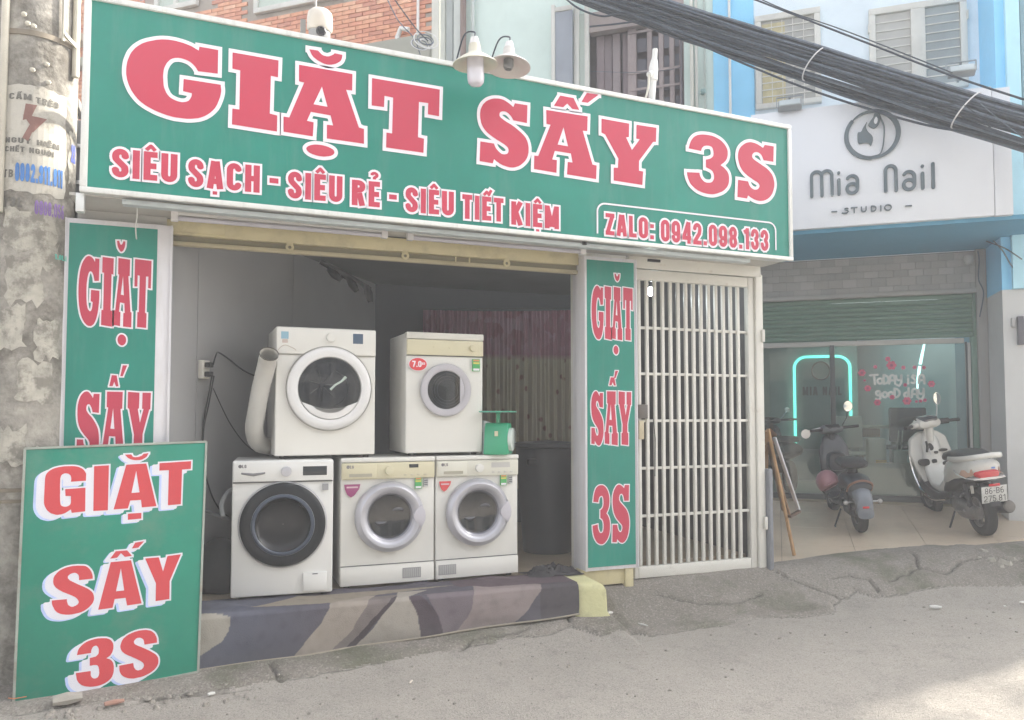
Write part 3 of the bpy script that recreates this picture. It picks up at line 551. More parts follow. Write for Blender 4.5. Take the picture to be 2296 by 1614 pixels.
m_ = MB(); m_.box(-.275, .03, -.046, -.036, 2.60, 2.668); m_.build('patch_plate', M_cream, kiosk, bevel=.002)
for x in (.42, 1.17, 1.90):
    m_ = MB(); m_.lathe([(.011,-.004),(.026,-.004),(.026,.006),(.011,.006),(.011,-.004)], 16, frame((x,-.045,2.555),(1,0,0),(0,0,1),(0,-1,0))); m_.box(x-.02,x+.02,-.046,-.036,2.575,2.59); m_.build('hook_ring', M_cream, kiosk)
for x in (1.53, 1.63):
    m_ = MB(); m_.box(x-.004, x+.004, -.03, -.021, 2.545, 2.59); m_.build('bracket', M_cream, kiosk)
m_ = MB(); m_.box(-.77, 4.15, -.36, .0, 2.690, 2.705); m_.build('soffit_panel', mat('soffit_sheet', (.50,.49,.46), .6, var=.06, dirt=.3), kiosk)
m_ = MB(); m_.box(2.90, 4.12, -.02, .10, 2.60, 2.69); m_.build('transom', M_gate, kiosk, bevel=.004)
m_ = MB(); m_.box(3.06, 3.17, -.03, -.021, 2.655, 2.675); m_.build('bracket', M_dark, kiosk)
m_ = MB(); m_.box(4.050, 4.108, -.04, .11, .22, 2.60); m_.build('gate_post', M_gate, kiosk, bevel=.005)
m_ = MB(); m_.box(4.110, 4.128, -.03, .08, .22, 2.62); m_.build('rear_post', M_gate, kiosk, bevel=.004)
for z in (2.12, .62):
    m_ = MB(); m_.box(4.095, 4.12, -.062, -.042, z-.05, z+.05); m_.build('hinge', M_gate, kiosk, bevel=.003)
m_ = MB()
for x in (-.6, .6, 1.8, 3.0, 4.0): m_.bar((x,-.33,3.6),(x,.3,2.9),.03,.03); m_.bar((x,-.33,2.75),(x,-.33,3.7),.03,.03)
m_.build('sign_brackets', M_steel, kiosk)
# kerb with rug
kb = thing('kerb_step', 'raised concrete kerb step with a pale yellow painted end', 'kerb', (1.2,-.2,.1))
def hexa(M_, pts_b, pts_t):
    n = len(pts_b); return M_.add(pts_b+pts_t, [tuple(range(n))[::-1], tuple(range(n, 2*n))]+[(i, (i+1) % n, (i+1) % n+n, i+n) for i in range(n)])
m_ = MB(); m_.box(-.28, 2.27, -.335, .0, -.02, .335); m_.build('kerb_body', mat('mossy_kerb', (.26,.24,.17), .9, var=.2, bump=.4, dirt=.6, dirtcol=(.09,.10,.05)), kb, bevel=.02)
m_ = MB()
yl = [(2.272,-.345),(2.49,-.42),(2.505,-.10),(2.40,.0),(2.272,.0)]
rows = []
for z, g in ((.10,0.03),(.16,0.0),(.30,-.005),(.335,-.02),(.348,-.055)):
    rows.append([(x+ (g if x > 2.3 else 0), y-(g*1.0 if y < -.05 else 0), z) for x, y in yl])
n_ = len(yl); vs = [p for r in rows for p in r]; fs = [tuple(range(n_))[::-1], tuple((len(rows)-1)*n_+i for i in range(n_))]
for r in range(len(rows)-1): fs += [(r*n_+i, r*n_+(i+1) % n_, (r+1)*n_+(i+1) % n_, (r+1)*n_+i) for i in range(n_)]
m_.add(vs, fs); m_.build('kerb_end', mat('pale_yellow_paint', (.56,.54,.30), .7, var=.08, bump=.5, bscale=25, dirt=.7, dirtcol=(.30,.28,.17), dlo=.52, dhi=.7, dscale=6), kb, bevel=.012, seg=3, smooth=True)
# ------------------------------------------------------------------ rug
RUG = [('beige',(.31,.29,.25),[(-.1,1.1),(.1,.94),(.09,.69),(.05,.48),(-.1,.2)]),('sand',(.285,.25,.215),[(.66,1.02),(.70,1.35),(.95,1.3),(.88,.98),(.82,.53),(.65,-.1),(.42,-.1),(.52,.31),(.61,.66)]),
 ('brown',(.175,.15,.145),[(.88,.98),(.92,1.2),(1.08,1.2),(1.03,.99),(.91,.52),(.75,-.1),(.62,-.1),(.79,.41)]),('dark',(.065,.055,.06),[(1.02,.99),(1.06,1.1),(1.09,1.1),(1.06,.99),(.89,.36),(.78,-.1),(.71,-.1),(.87,.44)]),
 ('light',(.31,.285,.25),[(1.05,.98),(1.10,1.4),(1.3,1.4),(1.13,.99),(1.19,.64),(1.21,-.15),(.75,-.15),(.91,.38)]),('dark2',(.075,.06,.07),[(1.13,.97),(1.17,1.04),(1.22,.98),(1.32,.58),(1.36,-.15),(1.21,-.15),(1.2,.45),(1.17,.72)]),
 ('purple',(.16,.135,.15),[(1.24,1.06),(1.57,1.06),(1.53,.4),(1.42,-.15),(1.35,-.15),(1.33,.46)]),('mauve',(.245,.205,.20),[(1.57,1.02),(1.6,1.5),(1.9,1.5),(2.05,1.07),(1.93,.35),(1.77,-.15),(1.39,-.15),(1.52,.36)]),
 ('top1',(.24,.21,.17),[(.2,1.2),(.66,1.02),(.9,1.3),(1.5,1.6),(.5,1.7)]),('top2',(.11,.085,.095),[(1.5,1.25),(2.3,1.1),(2.3,2.4),(1.5,2.4)])]
def inside(P, x, y):
    c = False; n = len(P)
    for i in range(n):
        (a, b), (d, e) = P[i], P[i-1]
        if (b > y) != (e > y) and x < (d-a)*(y-b)/(e-b)+a: c = not c
    return c
me = bpy.data.meshes.new('rug'); NXr, NT = 400, 84; vs = []; col = []; fs = []
for j in range(NT+1):
    for i in range(NXr+1):
        x = -.30+2.60*i/NXr; t = -.0+2.0*j/NT
        H = .352-lerp_pts([(-.3,.045),(2.3,.145)], x)
        if t < 1:
            z = .352-H*(1-t); y = -.374+.02*(t**3)+.008*sin(x*9+t*3)*(1-t)-.012*vnoise(x, t*.4, 3)*(1-t*.6)-.005*vnoise(x, t*.3, 9); z += .008*vnoise(x, 1, 2.2)*(1-t); z -= .0
            if t > .93: y += (t-.93)*.25; 
        else:
            y = -.334+(t-1)*.34; fold = .018*max(0, sin(x*13+t*5))*max(0, vnoise(x*1.3, t, 3)+.3)*min(1, (t-1)*4); z = .3545+fold
            if t > 1.85: z -= .0
        vs.append((x, y, z))
        c = (.095,.088,.105)
        k_ = max(0, min(1, (.62-x)/.5)); c = tuple(v_*(1-k_)+w_*k_ for v_, w_ in zip(c, (.10,.105,.135)))
        if x > 2.02: c = (.08,.072,.08)
        wx = x+.012*vnoise(x, t, 4); 
        for nm, cc, P in RUG:
            if inside(P, wx, t if t < 1 else 1+(t-1)*1.0): c = cc
        k = 1-.18*max(0, vnoise(x, t*.3, 22)); d_ = max(0, .35-t)*.5
        c = tuple(v*k*(1-d_)+.16*d_ for v in c); col.append((*c, 1))
for j in range(NT):
    for i in range(NXr): a = j*(NXr+1)+i; fs.append((a, a+1, a+NXr+2, a+NXr+1))
me.from_pydata(vs, [], fs); at = me.color_attributes.new('pattern', 'FLOAT_COLOR', 'POINT'); at.data.foreach_set('color', [v for c in col for v in c])
me.polygons.foreach_set('use_smooth', [True]*len(me.polygons))
m = mat('woven_rug', (.2,.2,.2), .95, var=.1, bump=.4, bscale=180, spec=.1); n = m.node_tree; va = n.nodes.new('ShaderNodeVertexColor'); va.layer_name = 'pattern'
n.links.new(va.outputs[0], n.nodes['Principled BSDF'].inputs['Base Color']); me.materials.append(m)
rug = tag(link('rug', me), 'wavy patterned rug in purple, beige and brown draped over the kerb step', 'rug')
sd = rug.modifiers.new('thick', 'SOLIDIFY'); sd.thickness = .007; sd.offset = -1
m_ = MB(); pts = [(-.30+2.60*i/40, -.380-.012*vnoise(-.30+2.60*i/40, 0, 3)+.008*sin((-.3+2.6*i/40)*9), lerp_pts([(-.3,.045),(2.3,.145)], -.3+2.6*i/40)+.004+.008*vnoise(-.3+2.6*i/40, 1, 2.2)) for i in range(41)]
m_.tube(pts, .006, 6); m_.build('hem', mat('rug_hem', (.27,.24,.19), .9, var=.2), rug, smooth=True)
# ================================================================== main sign
SX0, SX1, SZ0, SZ1, SY = -.708, 4.070, 2.687, 3.722, -.45
sg = thing('shop_sign', 'long green lightbox sign with red slab letters across the top of the laundry shop', 'sign', (1.68,SY,2.69))
def skew(q):            # the sign hangs very slightly lower at its right end
    o = []
    for x, y, z in q.v:
        f = (x-SX0)/(SX1-SX0); zb = 2.688-.036*f; zt = 3.785-.088*f; o.append((x, y, zb+(z-SZ0)/(SZ1-SZ0)*(zt-zb)))
    q.v = o; return q
m_ = MB()
nxs, nzs = 150, 34                                # canvas skin with faint wrinkles along the top edge
g = []; F = []
for j in range(nzs+1):
    for i in range(nxs+1):
        x = SX0+.02+(SX1-SX0-.04)*i/nxs; z = SZ0+.03+(SZ1-SZ0-.06)*j/nzs
        g.append((x, SY+.004, z))
for j in range(nzs):
    for i in range(nxs): a = j*(nxs+1)+i; F.append((a, a+1, a+nxs+2, a+nxs+1))
m_.add(g, F); skew(m_).build('sign_panel', M_green, sg, smooth=True)
m_ = MB(); m_.box(SX0+.01, SX1-.01, SY+.01, SY+.115, SZ0+.01, SZ1-.01); skew(m_).build('sign_box', M_alu, sg)
for nm, bx in (('frame_rail',(SX0, SX1, SY-.012, SY+.12, SZ1-.030, SZ1)), ('frame_rail',(SX0, SX1, SY-.012, SY+.02, SZ0, SZ0+.028)),
               ('frame_stile',(SX0, SX0+.036, SY-.011, SY+.12, SZ0+.029, SZ1-.031)), ('frame_stile',(SX1-.030, SX1, SY-.011, SY+.12, SZ0+.029, SZ1-.031))):
    m_ = MB(); m_.box(*bx); skew(m_).build(nm, M_white if False else mat('sign_frame_white', (.70,.71,.69), .35, var=.04, dirt=.25, dscale=3, streak=True), sg, bevel=.004)
m_ = MB(); m_.box(SX0+.2, SX1-.35, SY+.05, SY+.115, SZ0-.030, SZ0-.004); skew(m_).build('under_rail', mat('pale_blue_rail', (.50,.56,.58), .4, var=.06, dirt=.3), sg, bevel=.003)
m_ = MB(); m_.box(SX0-.02, SX0+.02, SY+.02, SY+.07, SZ0-.10, SZ0+.0); m_.build('corner_tab', M_alu, sg, bevel=.002)
m_ = MB(); m_.box(2.32, 2.345, SY+.03, SY+.05, SZ0-.04, SZ0-.0); m_.build('bracket', M_dark, sg)
PO = (SX0, SY, SZ0); PX = (1,0,0); PZ = (0,0,1); PN = (0,-1,0)
PW = Print(PO, PX, PZ, PN); PR = Print(PO, PX, PZ, PN)
WH = .0215
for k, s in SIGN_GLYPHS.items():
    R_ = parse(s); P_ = fill(R_); w_ = P_[:]
    wt = WH if k not in ('three', 'S2') else .024
    for r in R_: w_ += seg_quads(r, wt, True, 0, True, True)
    try: PW.put(w_, .0012)
    except Exception as e: print('outline', k, e)
    PR.put(P_, .0024)
WORDS = [('SIÊU',.153,.481,.099,.1,.258,.261),('SẠCH',.537,.921,.086,.089,.246,.248),('-',.975,1.025,.10,.10,.25,.25),('SIÊU',1.079,1.396,.075,.079,.236,.238),('RẺ',1.452,1.623,.070,.071,.226,.229),
 ('-',1.680,1.728,.075,.075,.225,.225),('SIÊU',1.783,2.096,.060,.062,.217,.216),('TIẾT',2.152,2.433,.051,.054,.209,.208),('KIỆM',2.487,2.829,.042,.039,.197,.192),
 ('ZALO:',3.180,3.562,.033,.031,.184,.180),('0942.098.133',3.619,4.552,.023,.022,.179,.181)]
for s, x0, x1, z0, z0b, z1, z1b in WORDS:
    num = s[0] in '0Z'
    text(PW, s, x0, x1, z0, z1, .2 if not num else .19, .47, .11, .0016, grow=.0125, base1=z0b, cap1=z1b)
    text(PR, s, x0, x1, z0, z1, .2 if not num else .19, .47, .11, .0030, base1=z0b, cap1=z1b)
fr_pts = [(3.118,.036),(3.118,.19)]+arc(3.178,.19,.06,.058,180,90,6)+arc(4.562,.183,.06,.058,90,0,6)+[(4.622,.036)]
PW.put(seg_quads(fr_pts, .006, False, 0), .0013)
PW.build('letter_outline', M_letw, sg); PR.build('letter', M_red, sg)
# ------------------------------------------------------------------ narrow pillar signs
def pillar_sign(label, X0, X1, Z0, Z1, Yf, gx0, gx1, gz0, gz1, blocks, depth, shear=0.0):
    t = thing('pillar_sign', label, 'sign', ((X0+X1)/2, Yf, Z0), 'narrow green signs beside the shop opening')
    M_fr = mat('pillar_sign_frame', (.66,.65,.68), .4, var=.04, dirt=.35, dscale=4, streak=True, dirtcol=(.4,.36,.3))
    m_ = MB(); m_.box(X0, X1, Yf, Yf+depth, Z0, Z1); m_.build('sign_box', M_fr, t, bevel=.006)
    for bx in ((X0,X0+.012),(X1-.012,X1)):
        m_ = MB(); m_.box(bx[0], bx[1], Yf-.008, Yf-.0005, Z0, Z1); m_.build('frame_strip', M_fr, t, bevel=.002)
    m_ = MB(); m_.box(gx0, gx1, Yf-.004, Yf-.0006, gz0, gz1); m_.build('sign_panel', M_green, t)
    a = Print((0,Yf,0), PX, PZ, PN); b_ = Print((0,Yf,0), PX, PZ, PN)
    for keys, box, wt in blocks:
        # keys: list of (glyph, fx0, fx1) within the box, or one accent glyph
        for kx, f0, f1 in keys:
            x0, x1, z0, z1 = box
            R_ = fit(parse(SIGN_GLYPHS[kx]), (x0+(x1-x0)*f0, x0+(x1-x0)*f1, z0, z1)); P_ = fill(R_); w_ = P_[:]
            for r in R_: w_ += seg_quads(r, wt, True, 0, True, True)
            a.put(w_, .0052); b_.put(P_, .0064)
    a.build('letter_outline', M_letw, t); b_.build('letter', M_red, t)
    return t
GI = [('G',0,.285),('I',.315,.47),('A',.49,.735),('T',.765,1)]; SA = [('S',0,.30),('A2',.33,.655),('Y',.68,1)]; N3 = [('three',0,.47),('S2',.53,1)]
pillar_sign('narrow green sign with tall red letters on the left pillar, behind the leaning board', -.832, -.262, .40, 2.622, -.10, -.806, -.345, .43, 2.592,
  [(GI,(-.752,-.374,1.999,2.405),.009),([('breve',0,1)],(-.560,-.516,2.442,2.506),.009),([('dot',0,1)],(-.545,-.500,1.892,1.956),.009),
   (SA,(-.742,-.362,1.215,1.622),.009),([('circ',0,1)],(-.582,-.534,1.652,1.718),.008),([('acute',0,1)],(-.526,-.491,1.712,1.776),.008)], .06)
pillar_sign('narrow green sign box with stacked red words between the shop opening and the barred gate', 2.472, 2.905, .368, 2.640, -.12, 2.492, 2.880, .395, 2.612,
  [(GI,(2.528,2.868,2.032,2.424),.008),([('breve',0,1)],(2.716,2.760,2.466,2.522),.008),([('dot',0,1)],(2.705,2.746,1.926,1.990),.008),
   (SA,(2.520,2.850,1.262,1.656),.008),([('circ',0,1)],(2.667,2.722,1.698,1.758),.007),([('acute',0,1)],(2.708,2.742,1.752,1.806),.007),(N3,(2.527,2.826,.556,.978),.008)], .20)
# ------------------------------------------------------------------ leaning board
BO = Vector((-.934,-.492,.004)); ba, bl = radians(4), radians(10)
bX = Vector((cos(ba), sin(ba), 0)); bh = Vector((-sin(ba), cos(ba), 0)); bU = bh*sin(bl)+Vector((0,0,cos(bl))); bN = bX.cross(bU); bN = -bN if bN.y > 0 else bN
bd = thing('leaning_board', 'large green board with red 3D letters leaning at the bottom left against the pole', 'sign board', tuple(BO))
def bpt(x, z, o): return BO+bX*x+bU*z+bN*o
QC = [(0,0),(.866,.06),(.90,1.345),(-.012,1.322)]
m_ = MB(); vs = [tuple(bpt(x, z, 0)) for x, z in QC]+[tuple(bpt(x, z, -.022)) for x, z in QC]
m_.add(vs, [(0,1,2,3),(7,6,5,4),(0,4,5,1),(1,5,6,2),(2,6,7,3),(3,7,4,0)]); m_.build('board_panel', M_green2, bd, bevel=.003)
for (a_, c_) in ((QC[0], QC[1]), (QC[1], QC[2]), (QC[2], QC[3]), (QC[3], QC[0])):
    m_ = MB(); m_.bar(bpt(*a_, -.010), bpt(*c_, -.010), .012, .030, up=bN); m_.build('edge_strip', mat('board_edge', (.30,.33,.29), .5, var=.2, dirt=.7, dirtcol=(.2,.1,.05), dscale=8), bd)
a = Print(BO, bX, bU, bN); b_ = Print(BO, bX, bU, bN); c_ = Print(BO, bX, bU, bN)
EXT = Vector((-.041,-.022))
for k, s in BOARD_GLYPHS.items():
    R_ = parse(s); P_ = fill(R_); w_ = P_[:]; k2 = .6 if k in ('breve','dot','circ','acute') else 1
    for r in R_: w_ += seg_quads(r, .0085, True, 0, True, True)
    e_ = EXT*k2
    def extr(lo, hi):
        sh = []
        for r in R_:
            n_ = len(r)
            for i in range(n_):
                p, q = Vector(r[i]), Vector(r[(i+1) % n_]); g_ = [tuple(p+e_*lo), tuple(q+e_*lo), tuple(q+e_*hi), tuple(p+e_*hi)]
                ar = abs((Vector(g_[1])-Vector(g_[0])).cross(Vector(g_[3])-Vector(g_[0])))
                if ar > 1e-8: sh.append(g_)
            sh += seg_quads([tuple(Vector(p)+e_*hi) for p in r], .0085, True, 0, True, False)
        return sh+[[tuple(Vector(p)+e_*hi) for p in t] for t in P_]
    a.put(extr(0, 1), .0007); b_.put(extr(0, .72), .0013); b_.put(w_, .0019); c_.put(P_, .0027)
a.build('letter_shading', M_blueshade, bd); b_.build('letter_outline', mat('white_board_print', (.66,.66,.72), .5, var=.03), bd); c_.build('letter', M_redb, bd)
m_ = MB(); m_.tube([bpt(-.025,.055,.004), bpt(.0,.048,.006), bpt(.055,.05,.004)], .0022, 5); m_.build('orange_wire', mat('orange_wire', (.6,.2,.08), .5), bd)
# ================================================================== barred gate
gt = thing('barred_gate', 'ivory steel gate of close vertical bars right of the narrow sign', 'gate', (3.5,0,.25))
GX0, GX1, GZ0, GZ1 = 2.93, 4.048, .262, 2.592
for bx in ((GX0, GX0+.035, -.02, .02, GZ0, GZ1), (3.988, GX1-.004, -.022, .022, GZ0, GZ1)): m_ = MB(); m_.box(*bx); m_.build('gate_stile', M_gate, gt, bevel=.004)
for bx in ((GX0+.036, 3.987, -.02, .02, 2.512, GZ1-.001), (GX0+.036, 3.987, -.02, .02, GZ0+.001, .348)): m_ = MB(); m_.box(*bx); m_.build('gate_rail', M_gate, gt, bevel=.004)
barp = None
for i in range(14):
    x = 2.988+i*.0700
    if barp is None:
        q = MB(); q.box(-.0125, .0125, -.016, .009, .350, 2.511); barp = q.build('gate_bar', M_gate, gt, bevel=.003); barp.location.x = x
    else:
        o = barp.copy(); C.objects.link(o); o.location.x = x
    
for z in (2.148, 1.796, 1.438, 1.080, .721):
    m_ = MB(); m_.box(GX0+.037, 3.986, -.004, .018, z-.010, z+.010); m_.build('cross_bar', M_gate, gt, bevel=.002)
m_ = MB(); m_.box(2.968, 3.045, -.035, .03, 1.455, 1.562); m_.build('lock_box', mat('lock_metal', (.12,.11,.10), .5, var=.2, dirt=.6, dirtcol=(.2,.12,.06)), gt, bevel=.004)
m_ = MB(); m_.box(2.970, 3.012, -.034, -.017, 1.30, 1.44); m_.build('latch_plate', mat('latch_cream', (.58,.52,.36), .5, dirt=.6, dirtcol=(.25,.12,.05)), gt, bevel=.003)
m_ = MB(); m_.tube([(3.10,-.02,1.45),(3.115,-.022,1.30),(3.11,-.02,1.02)], .0035, 5); m_.build('key_cord', M_dark, gt)
# ================================================================== things on and above the sign
def enamel_lamp(label, x, y, z, tilt, bulb):
    t = thing('outdoor_lamp', label, 'lamp', (x, y, z), 'enamel lamps above the sign')
    M = Matrix.Translation((x, y, z)) @ Matrix.Rotation(radians(tilt[0]), 4, 'X') @ Matrix.Rotation(radians(tilt[1]), 4, 'Y')
    R = .135
    m_ = MB(M); m_.lathe([(.001,.12),(.035,.118),(.040,.07),(.05,.058),(R*.7,.030),(R,.0),(R+.004,-.008),(R-.004,-.008),(R*.7,.018),(.045,.045),(.001,.046)], 36); m_.build('lamp_shade', mat('enamel_'+bulb, (.62,.60,.50) if bulb == 'glass' else (.60,.58,.55), .3, var=.04), t, smooth=True)
    m_ = MB(M); m_.lathe([(.001,.165),(.022,.16),(.030,.13),(.033,.095)], 20); m_.build('lamp_cap', mat('porcelain', (.72,.72,.72), .3), t, smooth=True)
    if bulb == 'glass': m_ = MB(M); m_.lathe([(.052,.03),(.053,-.09),(.048,-.118),(.032,-.134),(.001,-.14)], 28); m_.build('glass_jar', mat('milky_glass', (.66,.66,.74), .15, var=.02, coat=.5), t, smooth=True)
    else:
        m_ = MB(M); m_.lathe([(.032,.04),(.032,-.005),(.024,-.02),(.018,-.022),(.016,-.012),(.001,-.012)], 24); m_.build('bulb_socket', mat('socket_grey', (.22,.23,.24), .4), t, smooth=True)
    m_ = MB(); top = M @ Vector((0,0,.16)); m_.tube(catmull([top, top+Vector((.01,.03,.05)), top+Vector((-.03,.12,.06)), (x-.04, SY+.03, SZ1+.01), (x-.05, SY+.08, SZ1-.05)], 5), .005, 6); m_.build('lamp_wire', M_cable, t)
    m_ = MB(); m_.tube([M @ Vector((0,0,.12)), (x, SY+.01, SZ1+.02), (x, SY+.08, SZ1-.01)], .008, 8); m_.build('lamp_arm', M_steel, t)
enamel_lamp('white enamel lamp with a milky glass jar hanging over the middle of the green sign', 1.441, -.72, 3.63, (2,-3), 'glass')
enamel_lamp('white cone lamp with a dark empty socket tilted to the street, right of jar lamp', 1.665, -.70, 3.66, (-4,4), 'socket')
# security dome camera above the sign
pt = thing('security_camera', 'rounded white dome security camera standing above the left half of the sign', 'security camera', (.50,-.35,3.78))
M = Matrix.Translation((.56,-.30,3.88)) @ Matrix.Rotation(radians(8), 4, 'X')
m_ = MB(M); m_.lathe([(.001,.125),(.05,.12),(.072,.10),(.078,.06),(.078,.0),(.070,-.01),(.001,-.012)], 28); m_.build('camera_hood', mat('aged_white_plastic', (.62,.58,.52), .4, var=.08, dirt=.4, dirtcol=(.5,.33,.18)), pt, smooth=True)
m_ = MB(M); m_.lathe([(.066,-.012),(.066,-.05),(.055,-.085),(.03,-.11),(.001,-.118)], 28); m_.build('camera_dome', mat('grey_plastic', (.34,.34,.34), .3, var=.1), pt, smooth=True)
m_ = MB(); m_.lathe([(.030,0),(.030,.02),(.022,.028),(.018,.02),(.001,.02)], 20, frame((.56,-.365,3.84),(1,0,0),(0,0,1),(0,-1,-.25))); m_.build('camera_lens', M_dark, pt, smooth=True)
m_ = MB(); m_.tube([(.54,-.2,4.4),(.545,-.22,4.0)], .008, 8); m_.box(.45,.48,-.26,-.23,3.70,3.95); m_.box(.45,.56,-.26,-.23,3.69,3.715); m_.build('camera_bracket', mat('dull_grey_metal', (.33,.32,.30), .5), pt)
# pvc standpipe
pv = thing('water_pipe', 'white plastic standpipe with a valve rising behind the right half of the sign', 'pipe', (2.98,-.25,3.6))
m_ = MB(); m_.tube([(2.955,-.24,3.3),(2.972,-.245,3.80),(2.985,-.25,4.0)], .025, 12); m_.build('pipe', mat('white_pvc', (.74,.74,.72), .35, var=.03), pv, smooth=True)
m_ = MB(); m_.tube([(2.982,-.25,3.96),(2.988,-.25,4.06),(2.995,-.25,4.12)], [.033,.034,.024], 12); m_.tube([(2.992,-.25,4.09),(3.003,-.25,4.20)], .020, 12); m_.tube([(2.985,-.25,4.02),(2.935,-.27,3.99)], .022, 10); m_.build('valve', mat('white_pvc', (.7,.7,.7), .35), pv, smooth=True)
m_ = MB(); m_.tube(catmull([(2.935,-.27,3.99),(2.93,-.27,3.90),(2.90,-.27,3.80),(2.86,-.26,3.75),(2.83,-.25,3.78),(2.78,-.25,3.76)],5), .008, 8); m_.build('hose', mat('clear_hose', (.6,.58,.5), .3), pv, smooth=True)
# fluorescent tubes under the sign
def tube_light(label, x0, x1):
    t = thing('tube_light', label, 'tube light', ((x0+x1)/2, -.18, 2.64), 'unlit tube lights under the sign')
    m_ = MB(); m_.box(x0+.02, x1-.02, -.20, -.16, 2.667, 2.689); m_.build('batten', mat('batten_paint', (.55,.55,.54), .5, dirt=.3), t, bevel=.002)
    m_ = MB(); m_.tube([(x0+.03,-.18,2.650),(x1-.03,-.18,2.650)], .0145, 12); m_.build('glass_tube', mat('unlit_tube', (.50,.49,.55), .25, var=.05), t, smooth=True)
    for x in (x0, x1-.04):
        m_ = MB(); m_.box(x, x+.04, -.201, -.159, 2.632, 2.690); m_.build('end_cap', mat('cap_plastic', (.66,.65,.66), .4), t, bevel=.003)
tube_light('unlit tube light under the left half of the sign', -.27, 1.02)
tube_light('unlit tube light under the right half of the sign', 1.15, 2.45)
m_ = MB(); m_.tube(catmull([(-.44,-.33,2.688),(-.437,-.32,2.62),(-.45,-.25,2.56),(-.455,-.13,2.52)],6), .004, 6); tag(m_.build('hanging_string', mat('white_cord', (.6,.6,.58), .5), None), 'thin white cord hanging from the sign down over the left narrow sign', 'string')
# ================================================================== utility pole
PC = Vector((-1.012, 0, 0)); PRb, PRt = .220, .205
def prad(z): return PRb+(PRt-PRb)*z/6
pole = thing('utility_pole', 'weathered concrete utility pole with peeling posters at the left edge', 'utility pole', tuple(PC))
m_ = MB(Matrix.Translation(PC)); m_.lathe([(prad(z)+.004*vnoise(z, 2, 3), z) for z in [-.2+i*.1 for i in range(90)]], 64)
pmat = mat('weathered_pole', (.29,.275,.245), .95, var=.4, vscale=9, bump=1.0, bscale=22, dirt=.9, dirtcol=(.10,.09,.075), dscale=3.5, dlo=.47, dhi=.62)
m_.build('pole_shaft', pmat, pole, smooth=True)
random.seed(11)
def pmap(u, z, off, a0=0): 
    r = prad(z)+off; th = -pi/2+.195+a0+u/PRb
    return (PC.x+r*cos(th), PC.y+r*sin(th), z)
class PoleP(Print):
    def patch(s, ring, off): # ring in (arc metres, z); cut in thin vertical strips so that it bends with the pole
        us = [p[0] for p in ring]; u0, u1 = min(us), max(us); N = max(2, int((u1-u0)/.03)+1); rings = []
        for k in range(N):
            a_, b2 = u0+(u1-u0)*k/N, u0+(u1-u0)*(k+1)/N
            q = clip(ring, (1,0), a_); 
            if len(q) > 2: q = clip(q, (-1,0), -b2)
            if len(q) > 2: rings.append(q)
        for q in rings:
            o = len(s.v); s.v += [pmap(x, z, off) for x, z in q]; s.f.append(tuple(range(o, o+len(q))))
def ragged(u0, u1, z0, z1, n=9, amp=.012):
    P = []
    for i in range(n): P.append((u0+(u1-u0)*i/n, z0+random.uniform(-amp, amp)))
    for i in range(n): P.append((u1+random.uniform(-amp, amp)*.6, z0+(z1-z0)*i/n))
    for i in range(n): P.append((u1-(u1-u0)*i/n, z1+random.uniform(-amp, amp)))
    for i in range(n): P.append((u0+random.uniform(-amp, amp)*.6, z1-(z1-z0)*i/n))
    return P
def polebuild(PP, name, m, label=None):
    me = bpy.data.meshes.new(name); me.from_pydata(PP.v, [], PP.f); me.materials.append(m); me.polygons.foreach_set('use_smooth', [True]*len(me.polygons)); return link(name, me, pole, label)
mk = lambda: PoleP(PC, PX, PZ, PN)
M_pap = mat('aged_poster_paper', (.50,.48,.43), .9, var=.10, vscale=9, dirt=.75, dirtcol=(.26,.24,.20), dscale=9, dlo=.5, dhi=.64)
q = mk(); q.patch(ragged(-.17,.175,2.72,3.32,12,.014), .002); polebuild(q, 'warning_poster', M_pap, 'whitish poster with a red lightning bolt')
for (u0,u1,z0,z1) in ((-.14,.13,2.40,2.63),(-.12,.06,2.1,2.36),(.02,.15,2.30,2.44),(-.16,-.02,1.86,2.08),(-.05,.12,1.55,1.78),(.03,.16,1.80,2.02),(-.15,.0,1.22,1.42),(.02,.14,1.05,1.3),(.20,.29,2.82,3.12)):
    q = mk(); q.patch(ragged(u0,u1,z0,z1,7,.024), random.uniform(.0025,.004)); polebuild(q, 'torn_paper', mat('torn_paper_'+str(random.randint(1,3)), (.42,.40,.35), .95, var=.22, vscale=14, dirt=.9, dirtcol=(.20,.19,.165), dscale=11, dlo=.45, dhi=.58))
mpf = lambda x, z, off: pmap(x, z, off)
q = mk()
q.patch([(x+.02, z+.065) for x, z in [(-.068,3.15),(-.012,3.15),(-.042,3.07),(-.08,3.055)]], .0045); q.patch([(x+.02, z+.065) for x, z in [(-.08,3.085),(.038,3.082),(-.03,2.99),(-.045,3.035)]], .0049); q.patch([(x+.02, z+.065) for x, z in [(-.02,3.03),(-.05,2.94),(-.08,2.955),(-.045,3.035)]], .0053)
polebuild(q, 'lightning_bolt', mat('faded_red', (.26,.14,.12), .9, var=.2))
q = mk(); text(q, 'CẤM', -.135, -.02, 3.235, 3.27, .2, .5, .12, .0045, mapf=mpf); text(q, 'TRÈO', .0, .12, 3.225, 3.26, .2, .5, .12, .0045, mapf=mpf)
text(q, 'NGUY HIỂM', -.15, .13, 2.99, 3.02, .2, .5, .12, .0045, mapf=mpf); text(q, 'CHẾT NGƯỜI', -.15, .10, 2.94, 2.97, .2, .5, .12, .0045, mapf=mpf)
text(q, 'TB', -.155, -.10, 2.795, 2.84, .2, .5, .15, .0045, mapf=mpf); text(q, 'T3L', -.15, -.05, 2.63, 2.685, .2, .5, .2, .0045, mapf=mpf)
q.build('poster_letter', mat('faded_black_ink', (.16,.155,.14), .9, var=.3), pole)
